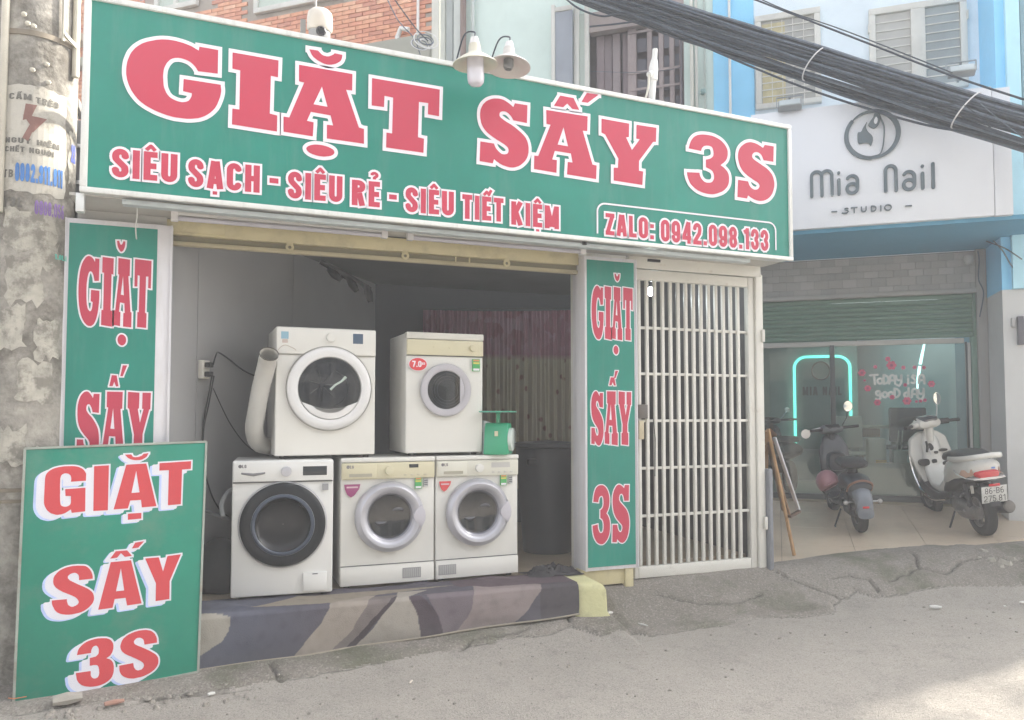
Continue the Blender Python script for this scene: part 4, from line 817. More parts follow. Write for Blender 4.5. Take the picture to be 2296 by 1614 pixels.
q = mk(); text(q, '0982.311.811', -.09, .155, 2.775, 2.88, .24, .5, .09, .005, mapf=mpf); q.build('blue_stencil', mat('blue_ink', (.07,.20,.50), .8, var=.3), pole)
q = mk(); text(q, '22', .215, .26, 2.95, 3.06, .25, .6, .1, .0075, mapf=mpf); q.build('blue_stencil', mat('blue_ink2', (.12,.16,.5), .8, var=.3), pole)
q = mk(); text(q, '0908.056', .01, .17, 2.60, 2.68, .2, .5, .1, .005, mapf=mpf); q.build('purple_stencil', mat('purple_ink', (.25,.16,.40), .8, var=.4), pole)
q = mk(); text(q, '1.0LA', .12, .20, 2.365, 2.395, .22, .5, .1, .005, mapf=mpf); q.build('green_stencil', mat('green_ink', (.10,.45,.36), .8, var=.4), pole)
for z, w_ in ((3.62,.03),(1.08,.02),(1.02,.018)):
    m_ = MB(Matrix.Translation(PC)); m_.lathe([(prad(z),z-w_/2),(prad(z)+.008,z-w_/2),(prad(z)+.008,z+w_/2),(prad(z),z+w_/2)], 48); m_.build('steel_band', mat('rusty_band', (.20,.17,.13), .7, var=.3), pole, smooth=True)
for du, r_, z0, z1 in ((.215,.020,3.45,4.4),(.125,.009,3.62,4.4),(-.16,.02,2.6,4.4)):
    m_ = MB(); m_.tube([pmap(du, z0, .02), pmap(du, z1, .02)], r_, 12); m_.build('conduit', mat('cream_conduit', (.52,.49,.41), .5, dirt=.3), pole, smooth=True)
m_ = MB(); m_.bar(pmap(.125,3.66,.03), pmap(.21,3.62,.03), .014, .02); m_.build('conduit_clamp', mat('cream_conduit', (.5,.5,.4), .5), pole)
for du, z in ((-.02,3.41),(.06,3.36),(.05,3.46),(-.07,3.72),(-.05,3.67),(-.02,3.66)):
    m_ = MB(); p_ = Vector(pmap(du, z, .002)); m_.lathe([(.001,.014),(.012,.011),(.015,.0)], 10, frame(p_, (1,0,0),(0,0,1),(0,-1,0))); m_.build('bolt_head', mat('pale_bolt', (.5,.47,.4), .5), pole, smooth=True)
# plain wall at the left of the shop, behind the pole
gw = thing('boundary_wall', 'grey rendered wall left of the shop, seen between the pole and the sign', 'wall', (-2,.4,0))
m_ = MB(); m_.box(-4.5, -.86, .30, .45, -.05, 3.40); m_.build('wall_body', M_concrete, gw)
m_ = MB(); m_.box(-4.5, -.83, .26, .49, 3.40, 3.46); m_.build('coping', M_concrete, gw, bevel=.01)
db = thing('meter_cabinet', 'dark grey electric meter cabinet in the gap between pole and sign', 'cabinet', (-.85,.2,2.6))
m_ = MB(); m_.box(-.885, -.72, .05, .24, 2.55, 3.25); m_.build('cabinet_body', mat('cabinet_grey', (.13,.14,.15), .5), db, bevel=.01)
for z in (3.08, 2.86): m_ = MB(); m_.box(-.87, -.74, .035, .049, z, z+.02); m_.build('latch', M_steel, db, bevel=.002)
# ================================================================== overhead cables
def sag(a, b, s, n=24, jit=0.0, ph=0.0):
    a = Vector(a); b = Vector(b); out = []
    for i in range(n+1):
        t = i/n; p = a.lerp(b, t); p.z -= s*4*t*(1-t); p.z += jit*sin(t*19+ph)+jit*.6*sin(t*43+ph*2); out.append(p)
    return out
# thick bundle crossing over the street, from far upper left to near right
def dpt(u, v, d):        # point from a bearing/height measured on site: horizontal angle, height and distance from the camera spot
    return None
BA = Vector((4.541, 1.94, 5.83)); BB = Vector((6.138, -.815, 3.85))
cb = thing('cable_bundle', 'thick sagging bundle of black overhead cables crossing the upper right', 'cable bundle', (4.5,1.3,5.2))
random.seed(5)
axis = (BB-BA).normalized(); side = axis.cross(Vector((0,0,1))).normalized(); upv = side.cross(axis)
NB = 70
for k in range(NB):
    a_ = random.uniform(0, 2*pi); rr = sqrt(random.random()); oa = side*cos(a_)*rr*.12+upv*sin(a_)*rr*.18
    a2 = a_+random.uniform(-.5, .5); rr2 = min(1, rr*random.uniform(.8, 1.25)); ob = side*cos(a2)*rr2*.11+upv*sin(a2)*rr2*.15
    ext = axis*1.7
    P_ = sag(BA+oa-ext, BB+ob+ext, .03+random.uniform(-.01,.015)+(0 if sin(a_) > -.5 else random.uniform(0,.05)), 30, .006, random.uniform(0,6))
    m_ = MB(); m_.tube(P_, random.choice([.008,.010,.012,.015]), 6, cap=False); m_.build('cable', M_cable if random.random() < .72 else M_cableg, cb, smooth=True)
for t in (.49, .695):
    c_ = (BA-axis*1.7).lerp(BB+axis*1.7, t); c_.z -= .035*4*t*(1-t)
    m_ = MB(); m_.tube([c_+side*cos(a_*pi/12)*.125+upv*sin(a_*pi/12)*.165+axis*.03*sin(a_*pi/12) for a_ in range(24)], .0065, 8, closed=True); m_.build('cable_tie', mat('white_tie', (.62,.62,.64), .4), cb, smooth=True)
def wire(label, pts, r, m=M_cable, cat='wire', grp=None, s=None):
    q = MB(); q.tube(catmull(pts, 8) if len(pts) > 2 else pts, r, 6, cap=False); return tag(q.build('overhead_wire', m, None, smooth=True), label, cat, grp)
def off(a, b, s, e=1.6):
    ax = (Vector(b)-Vector(a)).normalized(); return sag(Vector(a)-ax*e, Vector(b)+ax*e, s, 6)
wire('steel support wire strung just above the cable bundle', [(5.243,1.778,6.159),(5.360,1.520,5.948),(5.525,1.154,5.643),(5.857,0.414,5.025),(6.124,-0.187,4.525),(6.343,-0.679,4.150)], .010)
wire('upper thin wire running above the cable bundle at the top right', [(5.323,1.426,5.909),(5.453,1.073,5.604),(5.650,0.536,5.184),(5.961,-0.319,4.471)], .006)
wire('black wire hanging lowest, crossing in front of the round nail emblem', [(4.286,2.038,5.791),(4.530,1.660,5.459),(4.789,1.256,5.109),(5.165,0.669,4.630),(5.506,0.133,4.244),(5.778,-0.294,3.972),(6.012,-0.660,3.812)], .011)
wire('thin wire between the lowest wire and the cable bundle', [(4.849,1.715,5.542),(5.098,1.212,5.107),(5.377,0.648,4.681),(5.615,0.167,4.355),(5.830,-0.269,4.087),(6.024,-0.664,3.819)], .006)
wire('thin looping wire under the cable bundle above the salon fascia', [(5.492,0.183,4.454),(5.640,-0.133,4.243),(5.715,-0.294,4.153),(5.779,-0.428,4.125),(5.836,-0.549,4.062),(5.917,-0.730,3.794)], .005)
wire('thin diagonal wire crossing the right end of the cable bundle', [(5.683,-0.748,4.026),(5.752,-0.868,3.845),(5.838,-1.021,3.636)], .004, M_cableg)
wire('pair of dark wires draping from the top centre over the barred window', [(3.571,2.741,6.327),(3.740,2.575,6.080),(3.944,2.372,5.922),(4.126,2.193,5.906),(4.241,2.079,5.809),(4.457,1.865,5.628)], .011)
wire('dark wire slanting up across the barred window', [(3.912,2.610,5.909),(4.127,2.374,5.867),(4.319,2.164,5.839),(4.514,1.951,5.816)], .010)
wire('thin slack wire hanging low across the barred window', [(3.921,2.607,5.389),(4.300,2.309,5.312),(4.591,2.082,5.288),(4.724,1.977,5.303)], .003, M_cableg)
wire('thin wire running down the brick wall to the white coil', [(1.448,1.842,5.408),(1.653,1.763,5.099),(1.780,1.715,4.951)], .006)
wire('second thin wire running down the brick wall to the white coil', [(1.409,1.857,5.386),(1.517,1.816,5.152),(1.654,1.763,4.983),(1.713,1.741,4.824)], .005, M_cableg)
wl = thing('wire_coil', 'tangled coil of white and grey wire beside the brick wall above the sign', 'wire coil', (1.74,1.73,4.9))
for k in range(7):
    m_ = MB(); cc = Vector((1.74+random.uniform(-.04,.04), 1.73, 4.95+random.uniform(-.05,.05))); r_ = random.uniform(.06,.12)
    m_.tube([cc+Vector((cos(t*pi/9)*r_, sin(t*pi/9)*.03, sin(t*pi/9)*r_*.8)) for t in range(18)], .005, 5, closed=True); m_.build('wire_loop', M_cableg if k % 2 else mat('white_wire', (.6,.6,.6), .5), wl, smooth=True)
# ================================================================== washing machines and dryers
M_app = mat('white_appliance', (0.68,0.675,0.64), .3, var=.025, vscale=2, dirt=.10, dirtcol=(.5,.45,.35), coat=.3)
M_app2 = mat('cool_white_appliance', (0.68,0.68,0.66), .3, var=.02, vscale=2, coat=.3)
M_yel = mat('yellowed_plastic', (0.60,0.56,0.40), .4, var=.05, vscale=4)
M_silver = mat('silver_plastic', (0.46,0.46,0.50), .32, metal=.35, var=.03, coat=.3)
M_drum = mat('drum_steel', (.25,.25,.26), .35, metal=.8, var=.2)
M_blk = mat('glossy_black', (.010,.012,.015), .38, spec=.3, var=.1)
M_line = mat('panel_gap', (.12,.12,.12), .8)
M_lab = mat('label_print_grey', (.10,.10,.11), .6)
YF = frame((0,0,0),(1,0,0),(0,0,1),(0,-1,0))
def disc(mb, cx, cz, prof, M, n=48):   # lathe facing the street
    return mb.lathe(prof, n, M @ frame((cx,0,cz),(1,0,0),(0,0,1),(0,-1,0)))
def appliance(name, label, cat, X, Yf, Z, w, h, d, rot=0.0, m=None):
    t = thing(name, label, cat, (X, Yf, Z)); M = Matrix.Translation((X, Yf, Z)) @ Matrix.Rotation(radians(rot), 4, 'Z'); m = m or M_app
    q = MB(M); q.box(-w/2, w/2, .012, d, .018, h-.0); q.build('cabinet', m, t, bevel=.010, seg=3)
    for sx in (-1, 1):
        for yy in (.06, d-.06):
            q = MB(M @ Matrix.Translation((sx*(w/2-.05), yy, 0))); q.lathe([(.02,0),(.022,.02)], 12); q.build('foot', M_dark, t)
    return t, M
def plate(t, M, x0, x1, z0, z1, m, name, y0=-.001, y1=.014, bevel=.002, label=None):
    q = MB(M); q.box(x0, x1, y0, y1, z0, z1); return q.build(name, m, t, bevel=bevel, label=label)
def knob(t, M, x, z, r, m=None, d=.022):
    q = MB(); disc(q, x, z, [(r*1.25,.0),(r*1.25,.003),(r,.004),(r*.93,d),(r*.7,d+.002),(.001,d+.002)], M, 28); q.build('knob', m or M_silver, t, smooth=True)
def portlabel(t, M, x, z, w=.045, h=.075):
    k = plate(t, M, x-w/2, x+w/2, z-h/2, z+h/2, mat('label_green', (.08,.36,.12), .5), 'energy_label', -.0025, .013, 0)
    for j, (c, n_) in enumerate((((.62,.25,.10),'o'), ((.65,.55,.12),'y'))):
        q = MB(M); q.box(x-w*.42, x+w*.42, -.0032, -.0026, z+h*.32-j*h*.22, z+h*.45-j*h*.22); q.build('label_band', mat('label_'+n_, c, .5), k)
    q = MB(M); q.box(x-w*.42, x+w*.42, -.0032, -.0026, z-h*.45, z-h*.28); q.build('label_band', M_letw, k)
def logo(t, M, x, z, s='LG', h=.020, m=None, yo=-.0055):
    P_ = Print(M @ Vector((0,yo,0)), M.to_3x3() @ Vector((1,0,0)), (0,0,1), M.to_3x3() @ Vector((0,-1,0)))
    if s == 'LG': P_.put([ngon((x-.012, z+h/2), h*.55, 16)], 0)
    text(P_, s, x, x+h*.62*len(s), z, z+h, .2, .5, .12, 0); return P_.build('badge', m or mat('badge_grey', (.16,.15,.16), .5), t)
# --- lower left: white washer with a big black door
t, M = appliance('washing_machine', 'white washing machine with large black door, lower left of the stack', 'washing machine', .398, -.095, .352, .606, .85, .50, rot=-4.5, m=M_app2)
plate(t, M, -.298, .298, .722, .842, M_app2, 'control_panel', -.004, .014, .006)
q = MB(M); q.box(-.298, .298, .004, .013, .714, .721); q.build('panel_gap', M_line, t)
q = MB(); disc(q, 0, .455, [(.262,.012),(.266,.004),(.262,-.004)], M, 64); q.build('door_seal', M_silver, t, smooth=True)
q = MB(); disc(q, 0, .455, [(.256,-.006),(.256,.016),(.246,.026),(.215,.032),(.190,.030)], M, 72); dr = q.build('door_ring', M_blk, t, smooth=True)
q = MB(); disc(q, 0, .455, [(.189,.0295),(.183,.034),(.172,.034),(.166,.028)], M, 72); q.build('inner_ring', mat('dark_blue_ring', (.05,.065,.095), .3), dr, smooth=True)
q = MB(); disc(q, 0, .455, [(.166,.028),(.15,.010),(.12,-.002),(.07,-.008),(.001,-.010)], M, 64); q.build('door_window', mat('dark_window', (.008,.009,.011), .25, spec=.35), dr, smooth=True)
knob(t, M, .015, .782, .032, M_silver, .026)
plate(t, M, .115, .262, .755, .812, mat('display_glass', (.03,.035,.04), .15), 'display', -.0055, .01, .002)
q = MB(M); q.loft([(-.25,-.003,.775,.006,.006,2),(-.18,-.004,.765,.008,.009,2),(-.11,-.003,.775,.006,.006,2)], 10); q.build('drawer_handle', mat('drawer_shadow', (.20,.20,.21), .4), t, smooth=True)
logo(t, M, -.245, .808)
plate(t, M, .235, .272, .660, .700, mat('small_badge', (.30,.30,.31), .5), 'small_badge', -.0015, .013, 0)
plate(t, M, .125, .268, .035, .150, M_app2, 'filter_hatch', -.0035, .013, .002)
q = MB(M); q.box(.18, .212, -.005, -.0037, .138, .144); q.build('hatch_slot', M_lab, t)
# --- lower middle: silver ring, yellowed panel
def silver_washer(label, X, Yf, w, rot, yellow, vent_x, ringx, lab_col, disp, vx):
    t, M = appliance('washing_machine', label, 'washing machine', X, Yf, .352, w, .85, .50, rot)
    mp = M_yel if yellow else mat('warm_white_panel', (.63,.62,.54), .35, var=.03)
    plate(t, M, -w/2+.002, w/2-.002, .710, .818, mp, 'control_panel', -.006, .014, .006)
    plate(t, M, -w/2-.001, w/2+.001, .822, .852, M_app, 'top_cover', -.006, .05, .006)
    plate(t, M, -w/2+.01, -.085, .716, .812, mp, 'detergent_drawer', -.010, .0, .004)
    q = MB(M); q.box(-w/2+.05, -.115, -.0125, -.0102, .728, .748); q.build('drawer_recess', mat('recess_grey', (.36,.34,.27), .6), t)
    knob(t, M, .0 if yellow else .005, .765, .031, mp if yellow else M_app, .028)
    if disp: plate(t, M, .135, .198, .780, .803, mat('display_glass', (.03,.035,.04), .15), 'display', -.0085, .0, .001)
    else: plate(t, M, .095, .235, .765, .800, mat('faint_legend', (.48,.47,.45), .5), 'programme_legend', -.0072, .0, 0)
    for kx in range(4): plate(t, M, .10+kx*.045, .12+kx*.045, .728, .738, mat('button_'+('y' if yellow else 'w'), (.5,.47,.36) if yellow else (.55,.54,.5), .5), 'button', -.009, .0, .001)
    cx, cz = ringx, .462
    q = MB(); disc(q, cx, cz, [(.232,.008),(.232,.016),(.222,.040),(.200,.056),(.178,.054),(.160,.040),(.152,.020)], M, 72); dr = q.build('door_ring', M_silver, t, smooth=True)
    q = MB(); disc(q, cx, cz, [(.152,.022),(.146,.018),(.135,-.004)], M, 64); q.build('inner_ring', mat('inner_lip', (.20,.20,.23), .3, metal=.5), dr, smooth=True)
    q = MB(); disc(q, cx, cz, [(.142,.012),(.11,.006),(.06,.001),(.001,.0)], M, 56); q.build('door_glass', M_glassd, dr, smooth=True)
    q = MB(); disc(q, cx, cz, [(.150,.016),(.148,-.006),(.135,-.008),(.001,-.008)], M, 56); q.build('drum_back', mat('drum_dark', (.07,.07,.075), .3, metal=.6, var=.5, vscale=9), dr, smooth=True)
    for a_ in (20, 200):
        q = MB(M); q.tube([(cx+cos(radians(a_+k*8))*(.10-.012*k), .006-.002*k, cz+sin(radians(a_+k*8))*(.10-.012*k)) for k in range(6)], [.010,.014,.015,.013,.010,.005], 8); q.build('drum_paddle', mat('paddle_dark', (.10,.10,.11), .4, metal=.4), dr, smooth=True)
    hs_ = [(cx+.205, cz+.075)]+[(cx+.205-.055*sin(pi*k/10), cz+.075-.15*k/10) for k in range(1, 10)]+[(cx+.205, cz-.075),(cx+.228, cz-.03),(cx+.231, cz),(cx+.228, cz+.03)]
    hs_ = [(x-.0, z) for x, z in hs_]
    q = MB(M); q.prism(hs_, -.060, -.030); q.build('door_handle', mat('handle_silver', (.50,.49,.54), .35, metal=.2), dr, bevel=.003)
    q = MB(M); q.box(-w/2+.002, w/2-.002, .006, .0125, .146, .150); q.build('panel_gap', M_line, t)
    plate(t, M, -w/2+.002, w/2-.002, .022, .144, M_app, 'kick_panel', -.001, .014, .004)
    vb = plate(t, M, vx, vx+.125, .048, .116, mat('vent_grey', (.30,.30,.30), .6), 'vent_grille', -.0035, .013, 0)
    for i in range(9): q = MB(M); q.box(vx+.008+i*.013, vx+.013+i*.013, -.0055, -.0037, .054, .110); q.build('vent_slat', mat('vent_slat', (.42,.42,.41), .6), vb)
    sx, sz = -w/2+.02, .68
    W_ = .105 if yellow else .085; H_ = .085 if yellow else .07
    sh = [(sx, sz), (sx+W_, sz), (sx+W_*.93, sz-H_*.35), (sx+W_*.62, sz-H_*.85), (sx+W_*.42, sz-H_), (sx+W_*.2, sz-H_*.8), (sx+W_*.04, sz-H_*.35)]
    q = MB(M); q.prism(sh, -.0022, .0); st = q.build('shield_sticker', mat('sticker_'+('plum' if yellow else 'red'), lab_col, .4), t)
    q = MB(M); q.box(sx+W_*.15, sx+W_*.85, -.003, -.0024, sz-.024, sz-.014); q.build('sticker_print', mat('sticker_text', (.60,.45,.48), .5), st)
    portlabel(t, M, cx+.195, .675)
    plate(t, M, cx+.232, cx+.262, .650, .702, mat('spec_label', (.42,.43,.42), .6), 'spec_label', -.0015, .013, 0)
    for i in range(3): q = MB(M); q.box(cx+.235, cx+.259, -.0022, -.0016, .660+i*.014, .667+i*.014); q.build('label_line', M_lab, t)
    logo(t, M, -w/2+.055, .783, yo=-.0105)
    return t, M
silver_washer('washing machine with yellowed panel and silver door ring, middle of the lower row', 1.078, -.010, .628, 0, True, 0, .005, (.30,.06,.17), True, .095)
silver_washer('washing machine with white panel and red shield sticker, right end of lower row', 1.706, .000, .606, 1.5, False, 0, -.005, (.60,.07,.07), False, -.285)
# --- upper left dryer
t, M = appliance('tumble_dryer', 'tall white dryer with a big white door ring standing on the lower left machines', 'tumble dryer', .668, -.005, 1.206, .640, .846, .52, rot=2.0)
q = MB(M); q.box(-.318, .318, .006, .0125, .665, .668); q.build('panel_gap', mat('faint_gap', (.42,.41,.38), .8), t)
plate(t, M, -.318, .318, .670, .840, M_app, 'control_panel', -.004, .014, .006)
knob(t, M, .02, .782, .030, M_app, .026)
plate(t, M, .165, .232, .748, .815, mat('blue_display', (.07,.11,.17), .2), 'display', -.0055, .0, .002)
plate(t, M, -.292, -.246, .765, .812, mat('blue_sticker', (.25,.42,.52), .5), 'sticker', -.0052, .0, 0); plate(t, M, -.285, -.25, .74, .763, mat('beige_sticker', (.50,.42,.38), .5), 'sticker', -.0051, .0, 0)
q = MB(M); q.tube(catmull([(-.31,-.006,.69),(-.29,-.006,.715),(-.265,-.006,.725),(-.235,-.006,.715),(-.205,-.006,.70),(-.20,-.006,.69)],5), .0015, 4); q.build('taped_string', mat('string', (.40,.34,.28), .8), t)
cx, cz = .015, .452
q = MB(); disc(q, cx, cz, [(.272,.002),(.276,.008),(.272,.014)], M, 72); q.build('door_gap', mat('door_gap', (.33,.32,.30), .5), t, smooth=True)
q = MB(); disc(q, cx, cz, [(.270,.008),(.268,.022),(.252,.034),(.225,.036),(.205,.030),(.198,.016)], M, 72); dr = q.build('door_ring', mat('white_door_ring', (.68,.68,.68), .25, coat=.4, var=.02), t, smooth=True)
q = MB(); disc(q, cx, cz, [(.199,.020),(.001,.020)], M, 60); q.build('door_backing', mat('drum_dark', (.07,.07,.075), .3), dr)
q = MB(); disc(q, cx, cz, [(.170,.0215),(.15,.0235),(.10,.0245),(.001,.025)], M, 60); q.build('drum', mat('drum_plate', (.09,.09,.10), .35, metal=.5, var=.5, vscale=6), dr, smooth=True)
for a_ in range(0, 360, 51):
    q = MB(M); q.tube([(cx-.05+cos(radians(a_))*.018, -.0265, cz+.02+sin(radians(a_))*.018), (cx-.04+cos(radians(a_+8))*.10, -.0265, cz+.015+sin(radians(a_+8))*.10)], .0025, 5); q.build('drum_rib', mat('rib_grey', (.20,.20,.21), .4, metal=.5), dr)
q = MB(M); q.tube([(cx+cos(radians(a_))*.118, -.027, cz+sin(radians(a_))*.118) for a_ in range(-80, 75, 10)], .004, 6); q.build('drum_rim', mat('rib_grey', (.2,.2,.2), .4), dr, smooth=True)
q = MB(M); q.tube([(cx+.0,-.036,cz-.01),(cx+.03,-.037,cz+.02),(cx+.07,-.037,cz+.045),(cx+.10,-.036,cz+.075)], [.010,.008,.008,.011], 8); q.build('glass_glint', mat('glass_highlight', (.45,.52,.48), .2), dr, smooth=True)  # pale tube standing in for a highlight on the door glass
low = [(cx+.199*cos(radians(a_)), cz+.199*sin(radians(a_))) for a_ in range(-156, -23, 7)]+[(cx+.199*cos(radians(-24)), cz-.081)]+[(cx+.18-.36*k/8, cz-.088-.045*sin(pi*k/8)) for k in range(0, 9)]
q = MB(M); q.prism(low, -.034, -.018); q.build('door_lower_lip', mat('white_door_ring', (.6,.6,.6)), dr, bevel=.003)
q = MB(); disc(q, cx, cz, [(.196,.0300),(.12,.0385),(.001,.041)], M, 60); q.build('door_glass', glass_mat('dryer_glass', (.62,.64,.66), 1.3), dr, smooth=True)
# --- upper right dryer
t, M = appliance('tumble_dryer', 'smaller cream-topped dryer with grey door ring and red oval sticker, upper right', 'tumble dryer', 1.478, .035, 1.206, .556, .842, .50, rot=1.0)
plate(t, M, -.279, .279, .800, .846, mat('dryer_top', (.60,.59,.54), .35), 'top_cover', -.006, .05, .006)
plate(t, M, -.276, .276, .690, .796, M_yel, 'control_panel', -.006, .014, .005)
q = MB(M); q.box(-.276, .276, .006, .0125, .684, .689); q.build('panel_gap', M_line, t)
knob(t, M, .200, .748, .028, M_yel, .022); 
for x in (.03, -.08): q = MB(); disc(q, x, .748, [(.010,.006),(.010,.010),(.001,.010)], M, 16); q.build('button', M_yel, t)
cx, cz = .0, .450
q = MB(); disc(q, cx, cz, [(.182,.004),(.184,.010),(.178,.022),(.150,.026),(.135,.020),(.130,.010)], M, 64); dr = q.build('door_ring', mat('grey_door_ring', (.44,.43,.46), .4, var=.03), t, smooth=True)
q = MB(); disc(q, cx, cz, [(.134,.012),(.001,.012)], M, 48); q.build('door_backing', mat('drum_dark', (.07,.07,.075), .3), dr)
for r_ in (.075, .095, .112):
    q = MB(M); q.tube([(cx+.01+cos(radians(a_))*r_, -.0145, cz+sin(radians(a_))*r_) for a_ in range(0, 360, 10)], .003, 6, closed=True); q.build('drum_rim', mat('rib_grey2', (.16,.16,.17), .4, metal=.5), dr, smooth=True)
q = MB(M); q.prism([(cx+.098, cz-.09),(cx+.098, cz+.09),(cx+.112, cz+.075),(cx+.128, cz+.03),(cx+.130, cz),(cx+.128, cz-.03),(cx+.112, cz-.075)], -.024, -.012); q.build('door_handle', mat('grey_door_ring', (.4,.4,.4)), dr, bevel=.002)
q = MB(); disc(q, cx, cz, [(.130,.018),(.07,.022),(.001,.023)], M, 48); q.build('door_glass', M_glassd, dr, smooth=True)
q = MB(M); q.prism([(-.197+.062*cos(k*pi/12), .625+.043*sin(k*pi/12)) for k in range(24)], -.0022, .0); st = q.build('oval_sticker', mat('sticker_oval', (.62,.05,.06), .4), t)
q = MB(M); q.prism([(-.197+.066*cos(k*pi/12), .625+.047*sin(k*pi/12)) for k in range(24)], -.0012, .0); q.build('sticker_edge', M_letw, t)
P_ = Print(M @ Vector((0,-.0028,0)), M.to_3x3() @ Vector((1,0,0)), (0,0,1), M.to_3x3() @ Vector((0,-1,0)))
text(P_, '7.0', -.238, -.172, .606, .648, .2, .55, .08, 0); text(P_, 'kg'.upper(), -.168, -.148, .622, .638, .2, .5, .1, 0); P_.build('sticker_lettering', M_letw, st)
portlabel(t, M, .225, .628, .054, .085)
# ================================================================== things around the machines
hz = thing('exhaust_hose', 'white flexible exhaust hose standing between the wall and the upper left dryer', 'hose', (.25,.1,1.3))
hp = catmull([(.300,-.095,1.865),(.290,-.03,1.80),(.262,.03,1.66),(.238,.06,1.50),(.228,.10,1.39),(.265,.20,1.30),(.36,.34,1.27)], 12)
m_ = MB(); m_.tube(hp, [.056+.0016*sin(i*2.6) for i in range(len(hp))], 18, cap=False); m_.build('hose_tube', mat('white_ribbed_hose', (.46,.45,.42), .6, var=.08, bump=.3, bscale=30), hz, smooth=True)
m_ = MB(); e_ = (Vector(hp[0])-Vector(hp[1])).normalized(); m_.tube([Vector(hp[0])-e_*.004, Vector(hp[0])+e_*.006], .059, 20, cap=False); m_.tube([Vector(hp[0])-e_*.12, Vector(hp[0])-e_*.10], .045, 16); m_.build('hose_mouth', mat('hose_inside', (.16,.15,.14), .8), hz, smooth=True)
wsk = thing('wall_socket', 'white wall socket box with two black plugs on the slanted left wall', 'wall socket', (-.11,.2,1.75))
m_ = MB(ML); m_.box(.285, .36, -.035, -.0005, 1.72, 1.84); m_.build('socket_box', mat('socket_white', (.66,.64,.58), .4), wsk, bevel=.004)
for z in (1.81, 1.75): m_ = MB(ML); m_.box(.30, .345, -.075, -.0355, z-.018, z+.016); m_.build('plug', M_dark, wsk, bevel=.006)
def wallp(s_, z, o=.02): return ML @ Vector((s_, -o, z))
def cord(label, pts, r=.005): q = MB(); q.tube(catmull(pts, 8), r, 7); return tag(q.build('power_cord', M_dark, None, smooth=True), label, 'power cord', 'cords on the slanted wall')
cord('black cord looping up from the socket towards the dryers', [wallp(.33,1.81,.08), wallp(.36,1.88,.08), wallp(.46,1.90,.03), wallp(.60,1.86), wallp(.75,1.80), wallp(.95,1.76), wallp(1.2,1.74)])
cord('black cord hanging straight down from the socket', [wallp(.32,1.74,.08), wallp(.33,1.62,.05), wallp(.33,1.45), wallp(.31,1.25), wallp(.27,1.05), wallp(.23,.92)])
cord('black cord crossing down from the socket behind the lower machine', [wallp(.34,1.74,.08), wallp(.36,1.55,.03), wallp(.33,1.40), wallp(.33,1.2), wallp(.40,1.0), wallp(.52,.85), wallp(.70,.75)])
cord('thin cord running diagonally behind the hose', [wallp(.42,1.66), wallp(.62,1.42), wallp(.85,1.25), wallp(1.1,1.18)], .003)
m_ = MB(); m_.tube(catmull([(-.12,.12,.92),(.0,.16,.86),(.12,.30,.80),(.3,.46,.78)],6), .012, 8); tag(m_.build('drain_pipe', mat('grey_drain', (.20,.21,.22), .5), None, smooth=True), 'dark grey drain pipe running behind the lower left machine', 'pipe')
m_ = MB(); m_.tube(catmull([(.05,.0,.86),(.04,.03,.93),(.07,.10,.99),(.11,.3,1.0)],6), .014, 8); tag(m_.build('inlet_hose', mat('grey_inlet', (.30,.31,.31), .5), None, smooth=True), 'grey water hose at the left side of the black-door machine', 'hose')
bg_ = thing('laundry_sack', 'black sack slumped on the floor between the board and the lower left machine', 'sack', (.03,.22,.35))
m_ = MB(); random.seed(3)
pr_ = [(.001,.0),(.15,.0),(.20,.05),(.205,.13),(.17,.22),(.11,.29),(.05,.33),(.001,.335)]
m_.lathe(pr_, 28, Matrix.Translation((.04,.28,.350)) @ Matrix.Diagonal((.9,.75,1,1)))
m_.v = [tuple(Vector(p)*1.0+Vector((.02*vnoise(p[0]*3, p[2]*3, 4), .02*vnoise(p[1]*3, p[2]*5, 4), .02*vnoise(p[0]*6, p[1]*6, 2)))) for p in m_.v]
m_.build('sack_body', mat('black_sack', (.03,.032,.036), .6, bump=.4, bscale=14), bg_, smooth=True)
# green kitchen scale on the right washer
gs = thing('spring_scale', 'green dial scale with a flat tray on the right end machine', 'scale', (1.87,.02,1.205))
MS = rotz((1.872,.05,1.206), 58)
m_ = MB(MS); m_.prism([(-.10,0),(.10,0),(.10,.03),(.062,.20),(.04,.222),(-.04,.222),(-.062,.20),(-.10,.03)], -.085, .085); m_.build('scale_body', mat('green_enamel', (.03,.33,.17), .35, var=.06, coat=.3), gs, bevel=.008)
m_ = MB(MS); m_.lathe([(.083,.0),(.083,.022),(.074,.028),(.001,.028)], 36, frame((0,-.084,.105),(1,0,0),(0,0,1),(0,-1,0))); m_.build('dial_face', mat('dial_glass', (.55,.62,.58), .15, coat=.6), gs, smooth=True)
m_ = MB(MS); m_.box(-.012,.012,-.012,.012,.222,.29); m_.lathe([(.02,.288),(.02,.296),(.001,.296)],12); m_.build('scale_stem', mat('green_enamel', (.03,.3,.2)), gs)
m_ = MB(MS); m_.box(-.135,.135,-.11,.11,.296,.306); m_.build('scale_tray', mat('green_tray', (.10,.40,.28), .4), gs, bevel=.004)
m_ = MB(MS); m_.box(-.013,.013,.086,.0885,.14,.18); m_.build('paper_tag', M_letw, gs)
m_ = MB(MS); m_.box(-.1015,-.1005,-.02,.005,.13,.165); m_.build('paper_tag', mat('tag_paper', (.6,.58,.4), .7), gs)
cu_ = thing('plastic_cup', 'small clear plastic cup tilted between the right dryer and the scale', 'cup', (1.79,.06,1.21))
m_ = MB(Matrix.Translation((1.785,.10,1.40)) @ Matrix.Rotation(radians(15), 4, 'Y')); m_.lathe([(.030,-.04),(.032,.0),(.036,.04),(.034,.04),(.028,-.036),(.001,-.036)], 20); m_.build('cup_body', mat('clear_plastic', (.50,.53,.56), .2, coat=.5), cu_, smooth=True)
